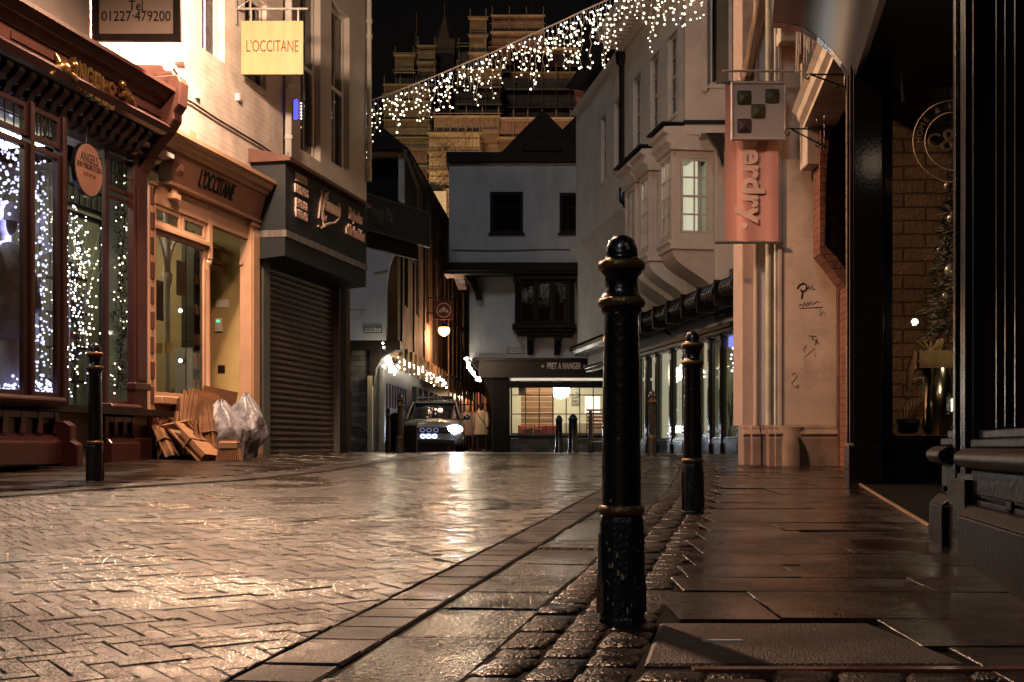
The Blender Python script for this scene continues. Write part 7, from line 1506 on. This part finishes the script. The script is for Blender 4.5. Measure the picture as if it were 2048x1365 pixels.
# logo on the glass
lg = mat('gold_glass_lettering', (.62, .46, .28), .5, bump=0)
lo = empty('window_logo', P(1908, 283, 9.2), 0, 'round gold lettered logo on the dark shop window glass', 'logo')
s = F/9.2; q = MB()
for rp in (82, 58): q.tube([(rp/s*math.cos(6.2832*i/48), 0, rp/s*math.sin(6.2832*i/48)) for i in range(49)], .0032, 4)
q.build('logo_ring', lg, lo)
text('lettering', 'C', lg, lo, -40/s, 0, 0, .15, ext=.001); text('lettering', '&', lg, lo, -8/s, 0, 0, .24, ext=.001); text('lettering', 'H', lg, lo, 36/s, 0, 0, .15, ext=.001)
msg = 'HOME & HABITAT'
for i, ch in enumerate(msg):
    a_ = R(200-i*12.0-30+8); rr_ = 70/s
    if ch != ' ': text('lettering', ch, lg, lo, rr_*math.cos(a_), 0, rr_*math.sin(a_), .062, ext=.001, rot=(90, 0 if False else -(math.degrees(a_)-90), 0))
# tree, crate on sequinned drum, lantern
tr = empty('christmas_tree', P(1925, 870, 10.55), 0, 'dark artificial Christmas tree with baubles behind the shop window', 'tree')
q = MB(); rr = random.Random(3)
for i in range(2600):
    t = rr.random()**.8; z_ = .25+t*2.15; rad_ = (.42*(1-t)+.05)*rr.uniform(.35, 1.05); a_ = rr.uniform(0, 6.28); c_ = Vector((rad_*math.cos(a_), rad_*math.sin(a_)*.7, z_-rad_*.3)); d_ = Vector((math.cos(a_)+rr.gauss(0, .4), math.sin(a_)+rr.gauss(0, .4), rr.gauss(-.1, .4))).normalized()*.085; e_ = d_.cross(Vector((rr.gauss(0, 1), rr.gauss(0, 1), rr.gauss(0, 1)))).normalized()*.010
    q.add([c_-e_, c_+e_, c_+d_], [(0, 1, 2)])
q.build('foliage', mat('tree_needles', (.07, .08, .06), .7), tr); q = MB(); q.tube([(0, 0, 0), (0, 0, 2.3)], .025, 8); q.build('trunk', M['timber'], tr)
for px, py, rp in ((1904, 437, 10), (1902, 541, 13), (1892, 592, 7), (1897, 372, 9), (1880, 500, 6)):
    p_ = P(px, py, 10.2)-Vector(tr.location); q = MB(); q.ball(p_, rp/F*10.2, 14, 10); q.build('bauble', mat('silver_bauble%d' % py, (.5, .47, .42), .3, metal=.5, bump=0), tr)
dr = empty('sequin_drum', P(1877, 870, 10.0), 0, 'tall round pedestal covered in glittering silver and gold sequins', 'pedestal')
seqm, nt_, bs_ = _prep('sequins'); bs_.inputs['Base Color'].default_value = (.55, .45, .32, 1); bs_.inputs['Metallic'].default_value = 1; bs_.inputs['Roughness'].default_value = .16
tc_ = nt_.nodes.new('ShaderNodeTexCoord'); vo = nt_.nodes.new('ShaderNodeTexVoronoi'); vo.inputs['Scale'].default_value = 75; nt_.links.new(tc_.outputs['Object'], vo.inputs['Vector']); bpn = nt_.nodes.new('ShaderNodeBump'); bpn.inputs['Strength'].default_value = 1; bpn.inputs['Distance'].default_value = .02; nt_.links.new(vo.outputs['Color'], bpn.inputs['Height']); nt_.links.new(bpn.outputs[0], bs_.inputs['Normal'])
q = MB(); q.lathe([(.125, 0), (.125, .53), (0.0, .532)], 40); q.build('drum', seqm, dr)
crt = empty('wooden_crate', P(1872, 738, 10.0), R(-6), 'small wooden crate of sticks on the sequinned pedestal', 'crate')
wd = mat('pale_crate_wood', (.32, .21, .10), .7, var=.25, vs=10); q = MB(); q.box(-.15, .13, -.09, .09, .0, .02); q.box(-.15, .13, -.09, -.075, .02, .14); q.box(-.15, .13, .075, .09, .02, .14); q.box(-.15, -.135, -.075, .075, .02, .14); q.box(.115, .13, -.075, .075, .02, .14); q.build('crate_box', wd, crt, bev=.003)
q = MB()
for i in range(9): q.tube([(-.12+.02*i, -.04+.01*i, .08), (.06-.03*i*(i % 2), .03, .22+.01*(i % 3))], .010, 6)
q.build('sticks', wd, crt); q = MB(); q.tube([(-.18, -.09, .13), (-.22, -.1, .0), (-.24, -.1, -.18)], [.02, .035, .02], 6); q.build('ribbon', mat('dull_ribbon', (.30, .17, .11), .5), crt)
ln_ = empty('lit_lantern', P(1912, 820, 9.9), 0, 'tiny white lit lantern beside the sequinned pedestal', 'lantern'); q = MB(); q.box(-.012, .012, -.012, .012, .0, .10); q.build('lantern_body', emit('lantern_glow', (1, .97, .9), 4), ln_, bev=.004)
lamp('drum_spot', 'POINT', (-.05, -.45, .95), 3, (1, .8, .5), .03, parent=dr)
bk = empty('wicker_basket', P(1815, 868, 10.1), 0, 'dark basket of sticks at the bottom left of the dark shop window', 'basket')
q = MB(); q.lathe([(.05, 0), (.08, .02), (.10, .12), (.09, .12)], 16); q.build('basket_body', M['timber'], bk); q = MB()
for i in range(7): q.tube([(-.03+.01*i, 0, .05), (-.05+.03*i, 0, .20+.02*i)], .006, 5)
q.build('sticks', wd, bk)
# curved hood above
hp = [(-.0, 3.33)]+[]
d0 = 10.2; s = F/d0
ux = lambda px: (px-1713)/s; uz = lambda py: CZ+(HZ-py)/s-Rf.z0
cv = [(1702, 181), (1695, 158), (1682, 132), (1662, 104), (1636, 78), (1606, 58), (1575, 48), (1548, 45)]
b = MB(); prof = [(ux(p), uz(q_)) for p, q_ in cv]
def hood(b, u0, u1, prof): n = len(prof); b.prism(prof, u0, u1, 'x')
nC = 24; prof = []
for i in range(nC+1):
    t = (len(cv)-1)*i/nC; k = min(int(t), len(cv)-2); f_ = t-k; p0, p1, p2, p3 = cv[max(k-1, 0)], cv[k], cv[k+1], cv[min(k+2, len(cv)-1)]
    cr2 = lambda a, b_, c_, d_: .5*((2*b_)+(-a+c_)*f_+(2*a-5*b_+4*c_-d_)*f_*f_+(-a+3*b_-3*c_+d_)*f_**3)
    prof.append((ux(cr2(p0[0], p1[0], p2[0], p3[0])), uz(cr2(p0[1], p1[1], p2[1], p3[1]))))
outer = [(p[0]-.0, p[1]+.012) for p in prof]+[(ux(1545), uz(15)), (ux(1560), uz(-10)), (ux(1600), uz(-60)), (ux(1713), uz(-90)), (0, uz(181))]
b.prism(outer, .12, 8.5, 'x'); b.add([(u_, p[0], p[1]) for u_ in (.12, 8.5) for p in prof], [(i, i+1, nC+2+i, nC+1+i) for i in range(nC)], True)
hmet = mat('brushed_dark_metal', (.02, .02, .022), .30, metal=.0, var=.3, vs=2.5, bump=.08, bs=6, spec=.6); b.build('curved_hood', hmet, SB)
rim = [(ux(p)-.0, uz(q_)) for p, q_ in cv]+[(ux(p)-.0, uz(q_)) for p, q_ in ((1548, -30), (1580, 20-10), (1615, 25), (1650, 52), (1680, 84), (1700, 118), (1712, 150), (1713, 181))]
b = MB(); b.prism(rim, -.02, .118, 'x'); b.build('hood_rim', bd, SB)
b = MB(); b.tube([(0, -.05, ztop+.02), (8.5, -.05, ztop+.02)], .03, 8); b.build('hood_moulding', bd, SB)
b = MB(); b.box(-.02, 9.5, -.04, .3, ztop+.003, ztop+.10); b.box(-.02, 9.5, .05, .5, ztop+.101, 6.5); b.build('fascia', M['blackmatt'], SB)
# ------------------------------------------------------------------ cardboard and bags by the peach shopfront
cb = M['cardboard']; cb2 = mat('dark_cardboard', (.26, .14, .08), .8, var=.15, vs=9, bump=.15, bs=60)
tape = mat('clear_tape', (.34, .21, .13), .15, spec=.9, bump=.3, bs=12, coat=.6)
def bundle(px0, py0, px1, py1, d, wid, n, th, label, twist=0, m=cb, lean=.0):
    """flattened boxes stacked face to face; from (px0,py0) top to (px1,py1) bottom edge"""
    a = P(px0, py0, d+lean); c_ = P(px1, py1, d); c_.z = max(c_.z, g(c_.x, d)+.02); r = empty('cardboard_bundle', c_, 0, label, 'cardboard', 'flattened cardboard for collection'); v = a-c_; L_ = v.length; ang_ = math.atan2(v.x, v.z)
    hold = empty('tied_stack', (0, 0, 0), 0, parent=r)
    q = MB(); rr = random.Random(int(px0))
    for i in range(n):
        o_ = (i-n/2)*th*1.25; dl = rr.uniform(-.14, .05); q.box(o_, o_+th*1.05, -wid/2+rr.uniform(-.02, .02), wid/2+rr.uniform(-.02, .02), rr.uniform(0, .015), L_+dl)
    o = q.build('cardboard_sheets', m, hold); q = MB(); w2 = n*th*1.25/2+.01
    q.box(-w2, w2, -wid/2-.025, wid/2+.025, L_*.50, L_*.53); q.build('tape_band', tape, hold)
    hold.rotation_euler = (-.14, ang_, twist+(.55 if int(px0) % 2 else -.35)); return r
bundle(345, 845, 400, 922, 14.1, .42, 3, .018, 'flattened cardboard leaning at the far left of the pile', .5)
bundle(318, 850, 352, 920, 13.95, .40, 3, .02, 'flattened cardboard pair leaning right at the left end of the pile', .3)
bundle(352, 858, 424, 924, 13.6, .35, 6, .016, 'thick taped cardboard bundle lying diagonally in front of the pile', .1)
bundle(380, 790, 372, 915, 14.35, .38, 5, .02, 'tall upright cardboard bundle against the stall riser', .4, cb2)
bundle(402, 785, 394, 918, 14.2, .40, 5, .02, 'tallest upright cardboard bundle in the middle of the pile', -.2)
bundle(418, 820, 432, 920, 13.95, .36, 6, .020, 'taped upright cardboard bundle in the middle front of the pile', .2)
bundle(430, 782, 410, 915, 14.5, .45, 4, .02, 'brown cardboard sheets behind the taped bundle beside the bag', -.4, cb2)
bundle(340, 835, 330, 915, 14.35, .45, 3, .03, 'wide dark cardboard sheet standing behind the left of the pile', .9, cb2)
bundle(428, 838, 446, 880, 14.2, .35, 3, .02, 'short cardboard flap resting against the pale rubbish bag', .2)
bundle(362, 800, 356, 910, 14.5, .5, 3, .02, 'plain cardboard sheet leaning on the stall riser behind the diagonal bundle', .8, cb)
bundle(410, 800, 415, 900, 14.6, .5, 4, .015, 'wide folded carton behind the tall bundles in the middle of the pile', 1.0, cb)
bundle(392, 850, 400, 921, 13.8, .3, 4, .014, 'small upright carton stack between the diagonal and taped bundles', .7, cb2)
r = empty('cardboard_bundle', P(459, 922, 13.7), 0, 'small fanned bundle of cardboard strips in front of the pale rubbish bag', 'cardboard', 'flattened cardboard for collection'); r.location.z = g(r.location.x, 13.7)+.014; q = MB()
for i in range(13):
    t = (i-6)/6; a_ = t*.22; x_ = t*.10
    q.add([(x_-.006+t*.03, -.08, 0), (x_+.006+t*.03, -.08, 0), (x_+.006+t*.03, .08, 0), (x_-.006+t*.03, .08, 0), (x_*.8-.006, -.06, .22), (x_*.8+.006, -.06, .22), (x_*.8+.006, .06, .22), (x_*.8-.006, .06, .22)], [(0, 3, 2, 1), (4, 5, 6, 7), (0, 1, 5, 4), (1, 2, 6, 5), (2, 3, 7, 6), (3, 0, 4, 7)])
q.build('cardboard_strips', cb, r); q = MB(); q.box(-.105, .105, -.085, .085, .12, .20); q.build('tape_wrap', tape, r, bev=.01)
bagm = mat('grey_translucent_bag', (.20, .205, .235), .34, var=.2, vs=5, bump=.9, bs=14, spec=.5)
def bag(px, d, rx_, rz_, h_, label, seed, wr=None):
    x = (px-CX)/F*d; r = empty('rubbish_bag', (x, d, g(x, d)+.015), 0, label, 'rubbish bag', 'full rubbish bags'); q = MB(); n, m_ = 96, 60; vs = []; fs = []
    for i in range(m_+1):
        t = i/m_; z = h_*t
        rr_ = rx_*max(math.sin(math.pi*(t*.86+.14)), .05)**.5*(1 if t < .5 else 1-.5*((t-.5)/.5)**1.5)
        for k in range(n):
            a_ = 6.28318*k/n; nn = mnoise.noise(Vector((math.cos(a_)*2.2+seed, math.sin(a_)*2.2, z*5)))*.34+mnoise.ridged_multi_fractal(Vector((math.cos(a_)*3.5+seed, math.sin(a_)*3.5, z*6)), 1, 2, 4, 1, 2)*.085
            rad_ = rr_*(1+nn+.025*t*math.sin(a_*9+4*t+seed)); vs.append((rad_*math.cos(a_)+.03*math.sin(z*4+seed)+.05*math.cos(seed)*t, rad_*.75*math.sin(a_), max(z+.02*math.sin(a_*5+seed)*min(t*4, 1), 0)))
    for i in range(m_):
        for k in range(n): fs.append((i*n+k, i*n+(k+1) % n, (i+1)*n+(k+1) % n, (i+1)*n+k))
    q.add(vs, fs, True); q.add(vs[:n], [tuple(range(n-1, -1, -1))]); q.build('bag_body', bagm, r)
    if wr: text('lettering', wr, M['blackmatt'], r, .0, -rx_*.80, h_*.40, .13, ext=.001)
    return r
bag(448, 14.05, .235, .2, .66, 'pale grey plastic rubbish bag with printed letters in front of the peach shopfront', 1.7, 'se')
bag(484, 14.5, .235, .2, .74, 'tall pale grey rubbish bag with tied peaked top beside the shutter', 5.1)
